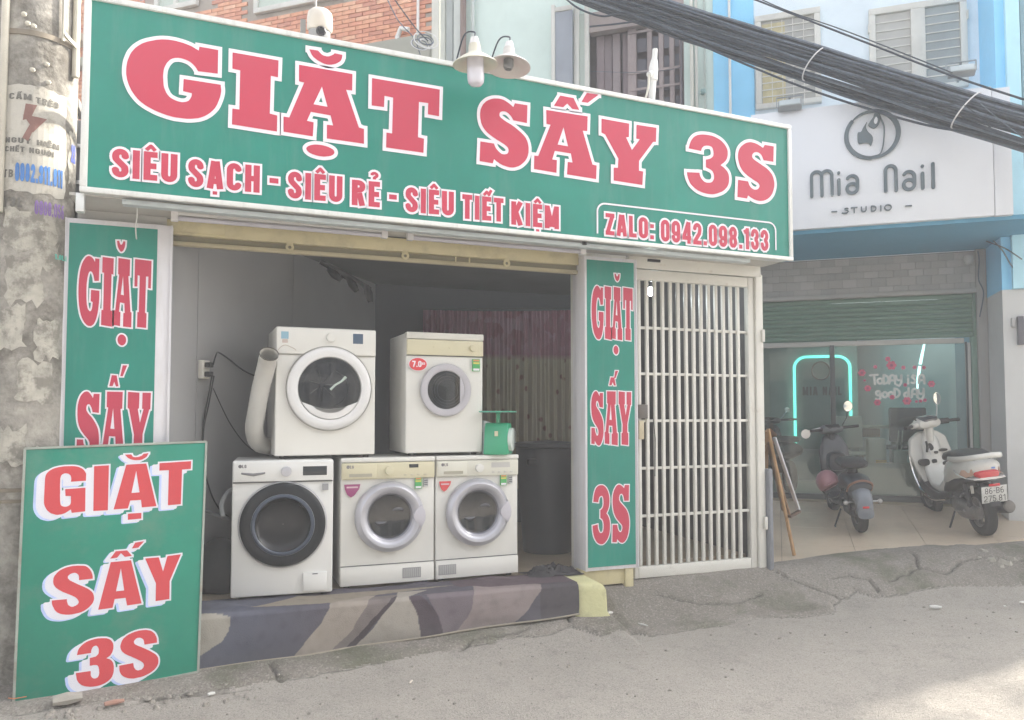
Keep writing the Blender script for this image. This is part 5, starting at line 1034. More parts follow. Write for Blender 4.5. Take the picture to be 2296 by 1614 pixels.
m_ = MB(); m_.box(1.765,1.80,.07,.13,1.206,1.365); m_.build('cup_stand', mat('clear_plastic', (.5,.5,.5)), cu_, bevel=.004)
# curtain at the back
M_rod = mat('dark_rod', (.08,.08,.085), .5)
cn = thing('curtain', 'floral curtain with pink top band hanging at the back of the shop', 'curtain', (2.1,2.0,1.2))
vs = []; fs = []; NXc, NZc = 360, 40
for j in range(NZc+1):
    for i in range(NXc+1):
        f = i/NXc; x = 1.86+f*1.75; z = 2.50+.05*f-.02*sin(f*pi)-1.75*j/NZc; sp = 1-.0*f
        y = 2.15-.35*f+.030*sin(f*120+.6*sin(j*.12))*(.4+.6*j/NZc)+.012*sin(f*270)
        vs.append((x+.012*(j/NZc)*sin(f*20), y, z))
for j in range(NZc):
    for i in range(NXc): a = j*(NXc+1)+i; fs.append((a, a+1, a+NXc+2, a+NXc+1))
me = bpy.data.meshes.new('curtain_cloth'); me.from_pydata(vs, [], fs); me.polygons.foreach_set('use_smooth', [True]*len(me.polygons))
m = bpy.data.materials.new('floral_curtain'); m.use_nodes = True; n = m.node_tree; b = n.nodes['Principled BSDF']; b.inputs['Roughness'].default_value = .9
tc = n.nodes.new('ShaderNodeTexCoord'); se = n.nodes.new('ShaderNodeSeparateXYZ'); n.links.new(tc.outputs['Object'], se.inputs[0])
mr = n.nodes.new('ShaderNodeMapRange'); mr.inputs[1].default_value = 2.02; mr.inputs[2].default_value = 2.08; n.links.new(se.outputs[2], mr.inputs[0])
vo = n.nodes.new('ShaderNodeTexVoronoi'); vo.inputs['Scale'].default_value = 7; n.links.new(tc.outputs['Object'], vo.inputs[0])
cr_ = n.nodes.new('ShaderNodeMapRange'); cr_.inputs[1].default_value = .22; cr_.inputs[2].default_value = .14; n.links.new(vo.outputs['Distance'], cr_.inputs[0])
mA = n.nodes.new('ShaderNodeMix'); mA.data_type = 'RGBA'; mA.inputs[6].default_value = (.30,.27,.20,1); mA.inputs[7].default_value = (.20,.11,.10,1); n.links.new(cr_.outputs[0], mA.inputs[0])
mBn = n.nodes.new('ShaderNodeMix'); mBn.data_type = 'RGBA'; mBn.inputs[6].default_value = (.20,.07,.10,1); mBn.inputs[7].default_value = (.27,.15,.20,1); n.links.new(vo.outputs['Color'], mBn.inputs[0])
mC = n.nodes.new('ShaderNodeMix'); mC.data_type = 'RGBA'; n.links.new(mr.outputs[0], mC.inputs[0]); n.links.new(mA.outputs[2], mC.inputs[6]); n.links.new(mBn.outputs[2], mC.inputs[7]); n.links.new(mC.outputs[2], b.inputs[0])
me.materials.append(m); link('curtain_cloth', me, cn)
m_ = MB(); m_.tube([(1.84,2.16,2.505),(3.63,1.80,2.56)], .006, 10); m_.build('curtain_rod', M_rod, cn, smooth=True)
# large dark basket behind
bk = thing('laundry_bin', 'large dark plastic bin standing at the back right of the shop', 'bin', (2.6,.85,.35))
m_ = MB(); m_.lathe([(.20,0),(.24,.5),(.265,.86),(.285,.87),(.285,.90),(.25,.90),(.001,.92)], 32, Matrix.Translation((2.60,.85,.35))); m_.build('bin_body', mat('dark_bin', (.035,.038,.045), .5, var=.1), bk, smooth=True)
m_ = MB(); m_.box(2.33,2.41,.60,.66,1.08,1.13); m_.build('bin_handle', M_dark, bk, bevel=.01)
pb = thing('brown_panel', 'brownish board standing beside the bin behind the right jamb', 'panel', (2.4,.5,.35))
m_ = MB(); m_.box(2.66,2.95,.50,.53,.36,1.10); m_.build('panel_board', mat('brown_board', (.14,.11,.10), .7), pb, bevel=.01)
ck = thing('dark_cloth', 'crumpled dark cloth lying on the shop floor near the right jamb', 'cloth', (2.2,.1,.35))
m_ = MB(); vs = []; fs = []; n_ = 26
for j in range(n_):
    for i in range(n_):
        u_, v_ = i/(n_-1)*2-1, j/(n_-1)*2-1; r_ = sqrt(u_*u_+v_*v_); k = max(0, 1-r_**2)
        vs.append((2.25+u_*.22*(1+.15*vnoise(u_*2, v_*2, 1)), -.02+v_*.12, .354+k*.05*(1.1+1.2*vnoise(u_*3, v_*3, 2))))
for j in range(n_-1):
    for i in range(n_-1):
        a = j*n_+i
        if max(abs(i-(n_-1)/2), abs(j-(n_-1)/2)) < n_*.46: fs.append((a, a+1, a+n_+1, a+n_))
m_.add(vs, fs); m_.build('cloth_fold', mat('dark_cloth', (.035,.033,.036), .95, bump=.3), ck, smooth=True)
# hanging coat hooks silhouettes near ceiling
hk = thing('ceiling_fan', 'dark bracket fan hanging under the ceiling at the back of the shop', 'fan', (1.1,1.2,2.5))
m_ = MB(); m_.tube([(.75,1.1,2.70),(.95,1.1,2.60),(1.15,1.1,2.50)], [.02,.03,.02], 8); m_.build('fan_arm', M_dark, hk, smooth=True)
for i, (x, z) in enumerate(((.86,2.60),(1.0,2.53),(1.13,2.46))): m_ = MB(Matrix.Translation((x,1.08,z)) @ Matrix.Rotation(.7+i*.3, 4, 'Y')); m_.loft([(-.07,0,0,.02,.02,2),(0,0,0,.05,.035,2),(.07,0,0,.02,.02,2)], 12); m_.build('fan_blade', M_dark, hk, smooth=True)
# lit bulb behind the gate
lb = thing('light_bulb', 'small lit bulb glowing behind the top of the barred gate', 'light bulb', (3.50,1.0,2.55))
m_ = MB(Matrix.Translation((3.40,.5,2.515))); m_.lathe([(.001,-.03),(.02,-.022),(.028,0),(.02,.025),(.012,.04)], 16); m_.build('bulb_glass', mat('lit_bulb', (.9,.9,.9), .3, emit=(.85,.97,1.0), estr=40), lb, smooth=True)
m_ = MB(); m_.tube([(3.40,.5,2.55),(3.40,.5,2.785)], .012, 8); m_.build('bulb_holder', M_dark, lb)
# ================================================================== nail salon (local frame MN: x along the facade, y into the building)
outN = -inN
def nb(x0, x1, y0, y1, z0, z1): return MB(MN).box(x0, x1, y0, y1, z0, z1)
def nbar(name, m, par, x0, x1, y0, y1, z0, z1, bevel=.004, label=None): return nb(x0, x1, y0, y1, z0, z1).build(name, m, par, bevel=bevel, label=label)
def npt(s_, y, z): return MN @ Vector((s_, y, z))
M_pblue = mat('pale_blue_wall', (.70,.80,.87), .8, var=.05, dirt=.15, dscale=1.0, dirtcol=(.4,.48,.5))
M_sblue = mat('sky_blue_paint', (.27,.64,.92), .7, var=.05)
M_soffit = mat('blue_soffit', (.09,.30,.46), .7, var=.04)
M_wframe = mat('white_window_frame', (.62,.62,.58), .5, var=.06, dirt=.3)
M_shut = mat('green_shutter', (.115,.205,.165), .5, var=.06, dirt=.3, dirtcol=(.2,.24,.2))
M_jamb = mat('grey_jamb', (.30,.30,.29), .7, var=.06)
salon = thing('nail_salon', 'two storey pale blue nail salon with white fascia and green roller shutter at the right', 'shop building', tuple(npt(-.1,0,.5)))
nbar('upper_wall', M_pblue, salon, -1.19, 1.105, .0, .25, 4.40, 9.0, 0)
nbar('front_wall', M_pblue, salon, -1.75, 1.06, .005, .25, 3.215, 4.40, 0)
# canopy and fascia
nbar('soffit', M_soffit, salon, -1.62, 1.30, -1.36, .0, 3.222, 3.262, 0)
nbar('canopy_slab', mat('canopy_white', (.70,.71,.72), .6), salon, -1.13, 1.0, -1.30, -.001, 3.263, 4.30, 0)
fas = nbar('fascia', mat('white_fascia_sheet', (.70,.73,.78), .35, var=.02, dirt=.1, dscale=.8, dirtcol=(.5,.53,.56)), salon, -1.20, .862, -1.42, -1.301, 3.258, 4.43, .004)
nbar('fascia_return', mat('white_fascia_sheet', (1,1,1)), salon, .868, 1.008, -1.415, -1.301, 3.255, 4.41, .004)
A_ = 0
PNl = Print(npt(0,-1.421,0), dN, PZ, outN)
def salon_letters():
    M_let = mat('slate_letters', (.10,.135,.16), .4, var=.04)
    def strokes3d(name, polys, w, depth=.02, y=-1.445):
        pcs = []
        for p in polys: pcs += seg_quads(p, w, False, 0)+[ngon(p[0], w, 10), ngon(p[-1], w, 10)]
        v, f = union2d(pcs)
        bm = bmesh.new(); vv = [bm.verts.new(npt(x, y, z)) for x, z in v]
        for t in f:
            try: bm.faces.new([vv[i] for i in t])
            except ValueError: pass
        r = bmesh.ops.extrude_face_region(bm, geom=bm.faces[:]); 
        bmesh.ops.translate(bm, vec=inN*depth, verts=[g for g in r['geom'] if isinstance(g, bmesh.types.BMVert)])
        bmesh.ops.recalc_face_normals(bm, faces=bm.faces)
        me = bpy.data.meshes.new(name); bm.to_mesh(me); bm.free(); me.materials.append(M_let); return link(name, me, salon)
    w = .0145
    def m_(x, z, W_, H): # rounded m
        a_ = W_/4; return [[(x,z),(x,z+H-a_)]+arc(x+a_,z+H-a_,a_,a_,180,0,8)+[(x+2*a_,z)], arc(x+3*a_,z+H-a_,a_,a_,180,0,8)+[(x+4*a_,z)]]
    def n_(x, z, W_, H): a_ = W_/2; return [[(x,z),(x,z+H-a_)]+arc(x+a_,z+H-a_,a_,a_,180,0,8)+[(x+W_,z)]]
    def aa(x, z, W_, H): r = W_/2; return [arc(x+r,z+H-r,r,r,150,0,8)+[(x+W_,z+r)], arc(x+r,z+r*1.0,r,r,0,360,18)]
    strokes3d('letter', m_(-.655,3.562,.18,.235), w); strokes3d('letter', [[(-.415,3.562),(-.415,3.70)],[(-.415,3.765),(-.415,3.766)]], w); strokes3d('letter', aa(-.345,3.562,.09,.165), w)
    strokes3d('letter', n_(-.015,3.552,.088,.235), w); strokes3d('letter', aa(.135,3.552,.09,.165), w)
    strokes3d('letter', [[(.292,3.552),(.292,3.69)],[(.292,3.755),(.292,3.756)]], w); strokes3d('letter', [[(.378,3.552),(.378,3.77)]], w)
    zb = 3.375; h = .048; w2 = .0045
    strokes3d('letter', [[(-.482,zb+.024),(-.437,zb+.024)]], w2); strokes3d('letter', [[(.147,zb+.024),(.195,zb+.024)]], w2)
    S_ = [[(-.340,zb+h*.9),(-.352,zb+h),(-.368,zb+h*.92),(-.366,zb+h*.7),(-.348,zb+h*.55),(-.338,zb+h*.32),(-.350,zb+h*.08),(-.375,zb),(-.392,zb+h*.1)]]
    strokes3d('letter', S_, w2); strokes3d('letter', [[(-.310,zb+h),(-.262,zb+h)],[(-.286,zb+h),(-.286,zb)]], w2)
    strokes3d('letter', [[(-.225,zb+h),(-.225,zb+.018)]+arc(-.205,zb+.020,.020,.018,180,360,8)+[(-.185,zb+h)]], w2)
    strokes3d('letter', [[(-.140,zb),(-.140,zb+h),(-.125,zb+h)]+arc(-.125,zb+h/2,.024,h/2,90,-90,8)+[(-.140,zb)]], w2)
    strokes3d('letter', [[(-.060,zb),(-.060,zb+h)]], w2); strokes3d('letter', [arc(.0,zb+h/2,.028,h/2+.002,0,360,20)], w2)
    # emblem: open ring thinning to the lower left, with a finger and a nail inside
    C0 = (-.120, 4.100); R_ = .222
    def ring(a0, a1, w0, w1, name, R=R_, cx=C0[0], cz=C0[1], dy=0):
        N = 40; o = []; i_ = []
        for k in range(N+1):
            t = k/N; a_ = radians(a0+(a1-a0)*t); ww = (w0+(w1-w0)*sin(pi*min(1, t*1.0)))/1
            o.append((cx+(R+ww)*cos(a_), cz+(R+ww)*sin(a_))); i_.append((cx+(R-ww)*cos(a_), cz+(R-ww)*sin(a_)))
        m2 = MB(MN); m2.prism(o+i_[::-1], -1.445, -1.425); return m2.build(name, M_let, salon)
    ring(-118, 150, .003, .021, 'emblem_ring'); 
    ring(138, 268, .016, .019, 'emblem_ring', R=.222)
    m2 = MB(MN); P_ = catmull([(-.128,-0,3.890),(-.062,0,3.905),(-.035,0,3.96),(-.020,0,4.06),(-.018,0,4.16),(-.040,0,4.235),(-.062,0,4.29),(-.083,0,4.29)], 6)
    q = seg_quads([(p.x, p.z) for p in P_], .0055, False, 0); v, f = union2d(q)
    bm = bmesh.new(); vv = [bm.verts.new(npt(x, -1.446, z)) for x, z in v]
    for t in f:
        try: bm.faces.new([vv[i] for i in t])
        except ValueError: pass
    r = bmesh.ops.extrude_face_region(bm, geom=bm.faces[:]); bmesh.ops.translate(bm, vec=inN*.02, verts=[g for g in r['geom'] if isinstance(g, bmesh.types.BMVert)]); bmesh.ops.recalc_face_normals(bm, faces=bm.faces)
    me = bpy.data.meshes.new('emblem_finger'); bm.to_mesh(me); bm.free(); me.materials.append(M_let); link('emblem_finger', me, salon)
    pal = catmull([(-.245,0,4.125),(-.215,0,4.135),(-.195,0,4.175),(-.175,0,4.205),(-.160,0,4.225),(-.172,0,4.175),(-.155,0,4.130),(-.120,0,4.085),(-.115,0,4.040),(-.132,0,3.995),(-.150,0,4.020),(-.185,0,4.028),(-.238,0,4.030)], 4, True)
    m2 = MB(MN); m2.prism([(p.x, p.z) for p in pal], -1.445, -1.425); m2.build('emblem_palm', M_let, salon)
    nl = catmull([(-.078,0,4.300),(-.060,0,4.265),(-.052,0,4.215),(-.075,0,4.172),(-.110,0,4.158),(-.150,0,4.190),(-.135,0,4.225),(-.108,0,4.262),(-.098,0,4.295)], 4, True)
    m2 = MB(MN); m2.prism([(p.x, p.z) for p in nl], -1.445, -1.425); nlo = m2.build('emblem_nail', M_let, salon)
    m2 = MB(MN); m2.prism([(p.x, p.z) for p in catmull([(-.085,0,4.262),(-.072,0,4.24),(-.076,0,4.205),(-.094,0,4.195),(-.103,0,4.225)], 4, True)], -1.449, -1.4455); m2.build('nail_shine', fas.data.materials[0], nlo)
salon_letters()
# tiled lintel
nbar('lintel_wall', M_mortar if False else mat('tile_joint_grey', (.24,.24,.235), .9), salon, -1.75, 1.055, .004, .25, 2.80, 3.214, 0)
nbar('lintel_ledge', mat('ledge_grey', (.36,.36,.35), .7), salon, -1.75, 1.045, -.045, .2, 2.765, 2.815, .005)
M_wtile = [mat('grey_wall_tile_%d' % i, c, .4, var=.05) for i, c in enumerate(((.36,.355,.345),(.40,.395,.385),(.33,.33,.325)))]
zc = [2.816, 2.880, 2.976, 3.052, 3.128, 3.206]
for j in range(5):
    for i in range(-13, 9):
        x0 = -.070+i*.1465+(.0733 if j % 2 else 0); x1 = x0+.1435
        x0 = max(x0, -1.75); x1 = min(x1, 1.035)
        if x1-x0 < .02: continue
        q = nb(x0, x1, -.006+random.uniform(-.0012,.0012), .003, zc[j]+.002, zc[j+1]-.002); q.build('wall_tile', M_wtile[random.choice((0,0,1,2))], salon)
# roller shutter: slats, bottom rail, guides
for k in range(9):
    z = 2.300+k*.0522
    m2 = MB(MN); m2.prism([(0,0),(0,.048),(.006,.046),(.013,.036),(.014,.024),(.013,.012),(.006,.002)], 0, 1, Matrix.Identity(4)); m2 = MB(MN)
    ring_ = [(.030,z),(.030,z+.0515),(.024,z+.050),(.014,z+.038),(.012,z+.026),(.014,z+.014),(.024,z+.002)]
    v_ = [(x, y, zz) for x in (-1.70, .972) for y, zz in ring_]; n_ = len(ring_)
    m2.add(v_, [tuple(range(n_))[::-1], tuple(range(n_, 2*n_))]+[(i, (i+1) % n_, (i+1) % n_+n_, i+n_) for i in range(n_)]); m2.build('shutter_slat', M_shut, salon)
nbar('shutter_rail', mat('pale_rail', (.42,.42,.40), .5, var=.05), salon, -1.70, .885, .004, .05, 2.238, 2.292, .004)
nbar('shutter_guide', M_shut, salon, .945, 1.000, -.01, .06, .55, 2.30, .004)
nbar('shutter_guide', M_shut, salon, .976, 1.000, -.01, .06, 2.302, 2.77, .004)
nbar('guide_strip', mat('guide_light', (.42,.42,.41), .5), salon, .915, .940, -.004, .05, .55, 2.24, .003)
nbar('jamb', M_jamb, salon, 1.001, 1.095, -.05, .25, .45, 3.22, .004)
nbar('floor', mat('salon_floor', (.36,.34,.30), .4, var=.06), salon, -1.75, 1.10, .02, 4.2, .40, .56, 0)
nbar('door_sill', mat('sill_metal', (.12,.12,.12), .5), salon, -1.75, .94, -.03, .06, .535, .600, .004)
nbar('sill_step', mat('sill_stone', (.30,.26,.19), .7, dirt=.4), salon, -1.75, 1.0, -.10, -.031, .45, .545, .006)
for s0, s1 in ((-1.75,-1.20), (-.436,-.385), (.895,.912)): nbar('door_stile', mat('dark_frame', (.055,.065,.07), .4), salon, s0, s1, .002, .05, .60, 2.25, .003)
M_film = mat('frosted_film', (.35,.37,.35), .5, var=.05)
for s0, s1 in ((-1.198,-.438), (-.383,.893)):
    nb(s0, s1, .022, .030, .605, 2.236).build('glass_pane', M_glass, salon)
nb(.02-.37, .893, .0315, .034, .60, .95).build('frosted_strip', M_film, salon)
# interior
M_sin = mat('salon_inner_wall', (.40,.47,.45), .8, var=.05)
nbar('inner_wall', M_sin, salon, -1.75, 1.10, 4.0, 4.1, .5, 3.2, 0); nbar('inner_wall', M_sin, salon, -1.80, -1.76, .06, 4.1, .4, 3.2, 0); nbar('inner_wall', mat('salon_blue_wall', (.22,.34,.44), .8), salon, 1.10, 1.16, .06, 4.1, .4, 3.2, 0)
nbar('ceiling', M_sin, salon, -1.75, 1.10, .26, 4.1, 2.92, 3.0, 0); nbar('fill_glow_panel', mat('fill_glow', (.8,.8,.8), .5, emit=(.85,1,.95), estr=.6), salon, -.3, .9, 1.2, 1.6, 2.90, 2.919, 0); nbar('partition', mat('partition_grey', (.30,.36,.36), .7), salon, -1.3, .05, 2.25, 2.32, .56, 2.90, 0)  # unseen glowing panel added under the ceiling to brighten the salon interior
nm = thing('neon_arch', 'arch-topped mirror outlined in turquoise neon inside the salon', 'neon mirror', tuple(npt(-.41,2.2,1.3)))
P_ = [(-.765,.56+.5)]+[(-.765,2.12)]+arc(-.60,2.12,.165,.155,180,90,8)+arc(-.215,2.12,.165,.155,90,0,8)+[(-.050,1.45)]
m2 = MB(MN); m2.tube([(x, 2.19, z) for x, z in P_], .0185, 8); m2.build('neon_tube', mat('turquoise_neon', (.2,.8,.7), .4, emit=(.10,.62,.50), estr=.42), nm, smooth=True)
m2 = MB(MN); m2.prism([(-.75,1.0),(-.75,2.12)]+arc(-.60,2.12,.15,.14,180,90,6)+arc(-.215,2.12,.15,.14,90,0,6)+[(-.065,1.0)], 2.215, 2.24); m2.build('mirror_panel', mat('mirror_tint', (.15,.23,.23), .35), nm)
m2 = MB(MN); m2.tube([(-.42+.115*cos(k*pi/14), 2.205, 2.08+.125*sin(k*pi/14)) for k in range(28)], .009, 6, closed=True); m2.build('emblem_ring', M_dark, nm, smooth=True)
Pq = Print(npt(0,2.205,0), dN, PZ, outN); text(Pq, 'MIA NAIL', -.66, -.16, 1.74, 1.86, .2, .5, .15, 0); Pq.build('mirror_lettering', mat('dim_letters', (.05,.065,.065), .6), nm)
ml_ = thing('neon_strip', 'curved white-cyan neon strip light hanging inside the salon behind the window words', 'neon strip', tuple(npt(.6,1.0,2.0)))
for A2, B2 in ((0,.48), (.52,1.0)):
    pts = [npt(lerp_pts([(0,.675),(.3,.640),(.55,.612),(.8,.592),(1,.585)], A2+(B2-A2)*k/8), 1.0, 2.345-.56*(A2+(B2-A2)*k/8)) for k in range(9)]
    m2 = MB(); m2.tube(pts, [.010+.007*sin(pi*(A2+(B2-A2)*k/8)) for k in range(9)], 8); m2.build('neon_tube', mat('white_neon', (.8,1,1), .4, emit=(.5,.9,.87), estr=.5), ml_, smooth=True)
ex = thing('exit_sign', 'small green exit sign deep inside the salon', 'sign', tuple(npt(.5,3,2.3)))
m2 = nb(.43,.60, 2.98, 3.0, 2.33, 2.42); m2.build('sign_box', mat('exit_green', (.05,.5,.2), .5, emit=(.05,.6,.22), estr=.7), ex, bevel=.004)
Pq = Print(npt(0,2.979,0), dN, PZ, outN); text(Pq, 'EXIT', .455, .575, 2.35, 2.40, .2, .5, .15, 0); Pq.build('sign_lettering', M_letw, ex)
# lettering on the glass
st_ = thing('window_decal', 'window decal of white words framed by pink flowers on the salon glass', 'window decal', tuple(npt(.25,0,1.7)))
Pw = Print(npt(0,.0195,0), dN, PZ, outN)
def bub(polys, r, ox, oz, k): 
    for p in polys:
        p2 = [(ox+x*k, oz+z*k) for x, z in p]; Pw.put(seg_quads(p2, r, False, 0)+[ngon(p2[0], r, 12), ngon(p2[-1], r, 12)], 0)
rr = .0118
def wd(items, z, k):
    for ox, g in items: bub(g, rr, ox, z, k)
GT = [[(0,1),(.8,1.05)],[(.42,1),(.5,0)]]; Go = [arc(.3,.32,.26,.30,0,360,14)]; GD = [[(.05,0),(.05,1)],[(.05,1)]+arc(.15,.5,.42,.48,80,-80,8)+[(.05,0)]]
GA = [[(.0,0),(.08,.7)]+arc(.32,.7,.24,.28,170,0,7)+[(.6,0)],[(.1,.38),(.55,.38)]]; Gy = [[(0,.9),(.05,.5),(.25,.38),(.5,.5),(.55,.95)],[(.55,.9),(.52,.1),(.3,-.25),(.05,-.12)]]
Gi = [[(.1,0),(.1,.55)],[(.1,.9),(.1,.91)]]; Gs = [[(.45,.85),(.2,.95),(.08,.72),(.3,.52),(.45,.3),(.28,.04),(.02,.1)]]; Gg = [arc(.28,.5,.22,.26,0,360,12),[(.5,.6),(.5,-.1),(.28,-.32),(.05,-.15)]]
Gd = [arc(.26,.3,.22,.26,0,360,12),[(.5,1.05),(.5,.02)]]
wd([(-.030,GT),(.040,Go),(.100,GD),(.160,GA),(.228,Gy),(.335,Gi),(.375,Gs),(.445,GA)], 1.815, .095)
wd([(.020,Gg),(.085,Go),(.145,Go),(.205,GD),(.300,Gd),(.375,GA),(.440,Gy)], 1.665, .095)
Pw.build('decal_words', mat('decal_white', (.58,.60,.58), .6), st_)
def flower(x, z, r):
    Pf = Print(npt(0,.0185,0), dN, PZ, outN); Pf.put([ngon((x+r*.62*cos(k*2*pi/6), z+r*.62*sin(k*2*pi/6)), r*.42, 8) for k in range(6)], 0); f_ = Pf.build('decal_flower', mat('decal_pink', (.50,.10,.17), .6), st_)
    Pc = Print(npt(0,.0175,0), dN, PZ, outN); Pc.put([ngon((x, z), r*.34, 10)], 0); Pc.build('flower_centre', mat('decal_plum', (.25,.07,.14), .6), f_)
for x, z, r in ((-.111,1.939,.040),(-.055,1.767,.036),(.038,1.612,.036),(.329,1.627,.044),(.568,1.808,.036),(.185,1.668,.026),(.024,2.001,.020),(.185,2.015,.050),(.15,2.085,.028),(.301,1.988,.022),(.501,1.634,.020),(.46,1.625,.018),(.41,1.99,.020),(.50,1.985,.020),(-.085,1.855,.014),(.315,1.80,.020),(.42,1.62,.015)): flower(x, z, r)
# salon furniture seen through the glass
def simple_chair(label, s_, y, rot, col, seatz=.45):
    t = thing('salon_chair', label, 'chair', tuple(npt(s_, y, .56)), 'chairs inside the salon'); M = MN @ rotz((s_, y, .56), rot); cm = mat('chair_'+col[0], col[1], .6)
    m2 = MB(M); m2.box(-.22,.22,-.22,.22,seatz-.04,seatz); m2.build('seat', cm, t, bevel=.02); m2 = MB(M); m2.loft([(-.0,.20,.45,.20,.0,2.5)],4,False) if False else m2.box(-.20,.20,.19,.24,seatz+.05,seatz+.45); m2.build('backrest', cm, t, bevel=.02)
    for sx in (-.18,.18):
        for sy in (-.18,.18): m2 = MB(M); m2.tube([(sx,sy,seatz-.04),(sx*1.1,sy*1.1,0)], .013, 6); m2.build('leg', M_steel, t)
simple_chair('white salon chair by the counter behind the glass', -.05, 1.2, 30, ('white', (.45,.47,.44)))
simple_chair('dark salon chair with its back to the glass on the right', .42, 1.0, 185, ('navy', (.035,.05,.07)), .55)
simple_chair('pale green salon chair at the right wall', .75, 1.7, 100, ('pale', (.22,.30,.28)))
dk = thing('salon_desk', 'pale salon desk with a thin top behind the window', 'desk', tuple(npt(.15,1.9,.56)))
nbar('desk_top', mat('desk_white', (.45,.48,.45), .4), dk, -.20, .48, 1.6, 2.1, 1.30, 1.335); nbar('desk_side', mat('desk_white', (.4,.4,.4)), dk, -.18, -.14, 1.62, 2.08, .56, 1.299); nbar('desk_side', mat('desk_white', (.4,.4,.4)), dk, .42, .46, 1.62, 2.08, .56, 1.299); nbar('desk_drawer', M_dark, dk, -.06, .24, 1.60, 1.95, 1.19, 1.298)
cb2 = thing('white_cabinet', 'white storage cabinet standing close behind the salon glass', 'cabinet', tuple(npt(.07,.5,.56)))
nbar('cabinet_body', mat('cabinet_white', (.46,.49,.46), .5), cb2, -.02, .17, .45, .70, .562, 1.20, .01); nbar('cabinet_door', mat('cabinet_white', (.4,.4,.4)), cb2, -.01, .16, .436, .449, .60, 1.17, .004)
bx_ = thing('white_box', 'small white box with two sticks standing on the low ledge in the salon', 'box', tuple(npt(.30,.5,.95)))
nbar('box_body', mat('cabinet_white', (.4,.4,.4)), bx_, .235, .375, .40, .52, .93, 1.07, .006)
for x in (.28,.32): m2 = MB(MN); m2.tube([(x,.45,1.07),(x+.02,.46,1.30)], .008, 6); m2.build('stick', mat('cabinet_white', (.4,.4,.4)), bx_)
nbar('low_ledge', mat('ledge_beige', (.34,.31,.25), .6), salon, -.35, .89, .36, .62, .56, .93, .008)
tp = thing('yellow_tape', 'small yellow roll lying on the ledge behind the glass', 'roll', tuple(npt(.13,.4,.93)))
m2 = MB(MN); m2.tube([(.05,.39,.95),(.16,.39,.95)], .016, 12); m2.build('tape_roll', mat('yellow_tape', (.60,.38,.06), .5), tp, smooth=True)
# upper windows of the salon
def louvre_window(name, label, s0, s1, z0, z1, lights, curtains, grille):
    t = thing(name, label, 'window', tuple(npt((s0+s1)/2,0,z0)))
    nbar('frame', M_wframe, t, s0, s1, -.055, -.001, z1-.07, z1); nbar('frame', M_wframe, t, s0, s1, -.055, -.001, z0, z0+.06)
    nbar('frame', M_wframe, t, s0, s0+.065, -.055, -.001, z0+.061, z1-.071); nbar('frame', M_wframe, t, s1-.065, s1, -.055, -.001, z0+.061, z1-.071)
    if len(lights) > 1: nbar('mullion', M_wframe, t, lights[0][1], lights[1][0], -.055, -.001, z0+.061, z1-.071)
    for i, (a_, b2) in enumerate(lights):
        nbar('pane', mat('window_pane_%d' % i, ((.40,.40,.38), (.27,.31,.32))[i % 2], .25, var=.12, vscale=2), t, a_, b2, -.022, -.004, z0+.061, z1-.071, 0)
        if grille: 
            for k in range(1, grille):
                z = z0+.06+(z1-z0-.13)*k/grille; nbar('grille_bar', M_wframe, t, a_+.002, b2-.002, -.034, -.026, z-.006, z+.006, 0)
    return t
w2_ = louvre_window('casement_window', 'white double casement window at the top right of the pale blue wall', .03, .985, 4.98, 5.975, ((.098,.445),(.585,.918)), 0, 9)
for s_ in (.018, .985): nbar('hinge', M_wframe, w2_, s_, s_+.012, -.07, -.03, 5.70, 5.80, .002)
w1_ = louvre_window('grille_window', 'cream curtained window with a white grille left on the pale blue salon wall', -1.175, -.47, 5.0, 6.1, ((-1.11,-.535),), 1, 12)
for k in range(1, 5): nbar('grille_bar', M_wframe, w1_, -1.11+k*.115-.004, -1.11+k*.115+.004, -.045, -.036, 5.06, 6.03, 0)
nbar('curtain', mat('cream_curtain', (.50,.45,.27), .9, var=.25, vscale=6), w1_, -1.10, -.85, -.0255, -.0225, 5.07, 6.0, 0)
# floodlights
def floodlight(label, s_, y, z, r=25):
    t = thing('floodlight', label, 'floodlight', tuple(npt(s_,y,z)), 'floodlights on the salon fascia'); M = MN @ Matrix.Translation((s_,y,z)) @ Matrix.Rotation(radians(-r), 4, 'X')
    mf = mat('floodlight_grey', (.28,.31,.33), .4, metal=.3)
    m2 = MB(M); m2.box(-.11,.11,-.05,.03,-.035,.045); m2.build('lamp_housing', mf, t, bevel=.012); m2 = MB(M); m2.box(-.095,.095,-.058,-.0505,-.028,.038); m2.build('lamp_glass', mat('floodlight_glass', (.42,.48,.50), .2), t, bevel=.002)
    m2 = MB(MN); m2.bar((s_-.12,y,z+.01),(s_-.12,y,z+.10),.008,.02); m2.bar((s_+.12,y,z+.01),(s_+.12,y,z+.10),.008,.02); m2.bar((s_-.12,y,z+.10),(s_+.12,y,z+.10),.02,.006); m2.bar((s_,y,z+.10),(s_,y+.14,z-.03),.02,.006); m2.build('lamp_bracket', mf, t)
floodlight('grey floodlight at the left end of the fascia top', -.84, -1.46, 4.45)
floodlight('grey floodlight above the round emblem, half hidden by the cable bundle', -.05, -1.46, 4.52)
floodlight('grey floodlight near the right end of the fascia top, behind the cables', .62, -1.46, 4.57)
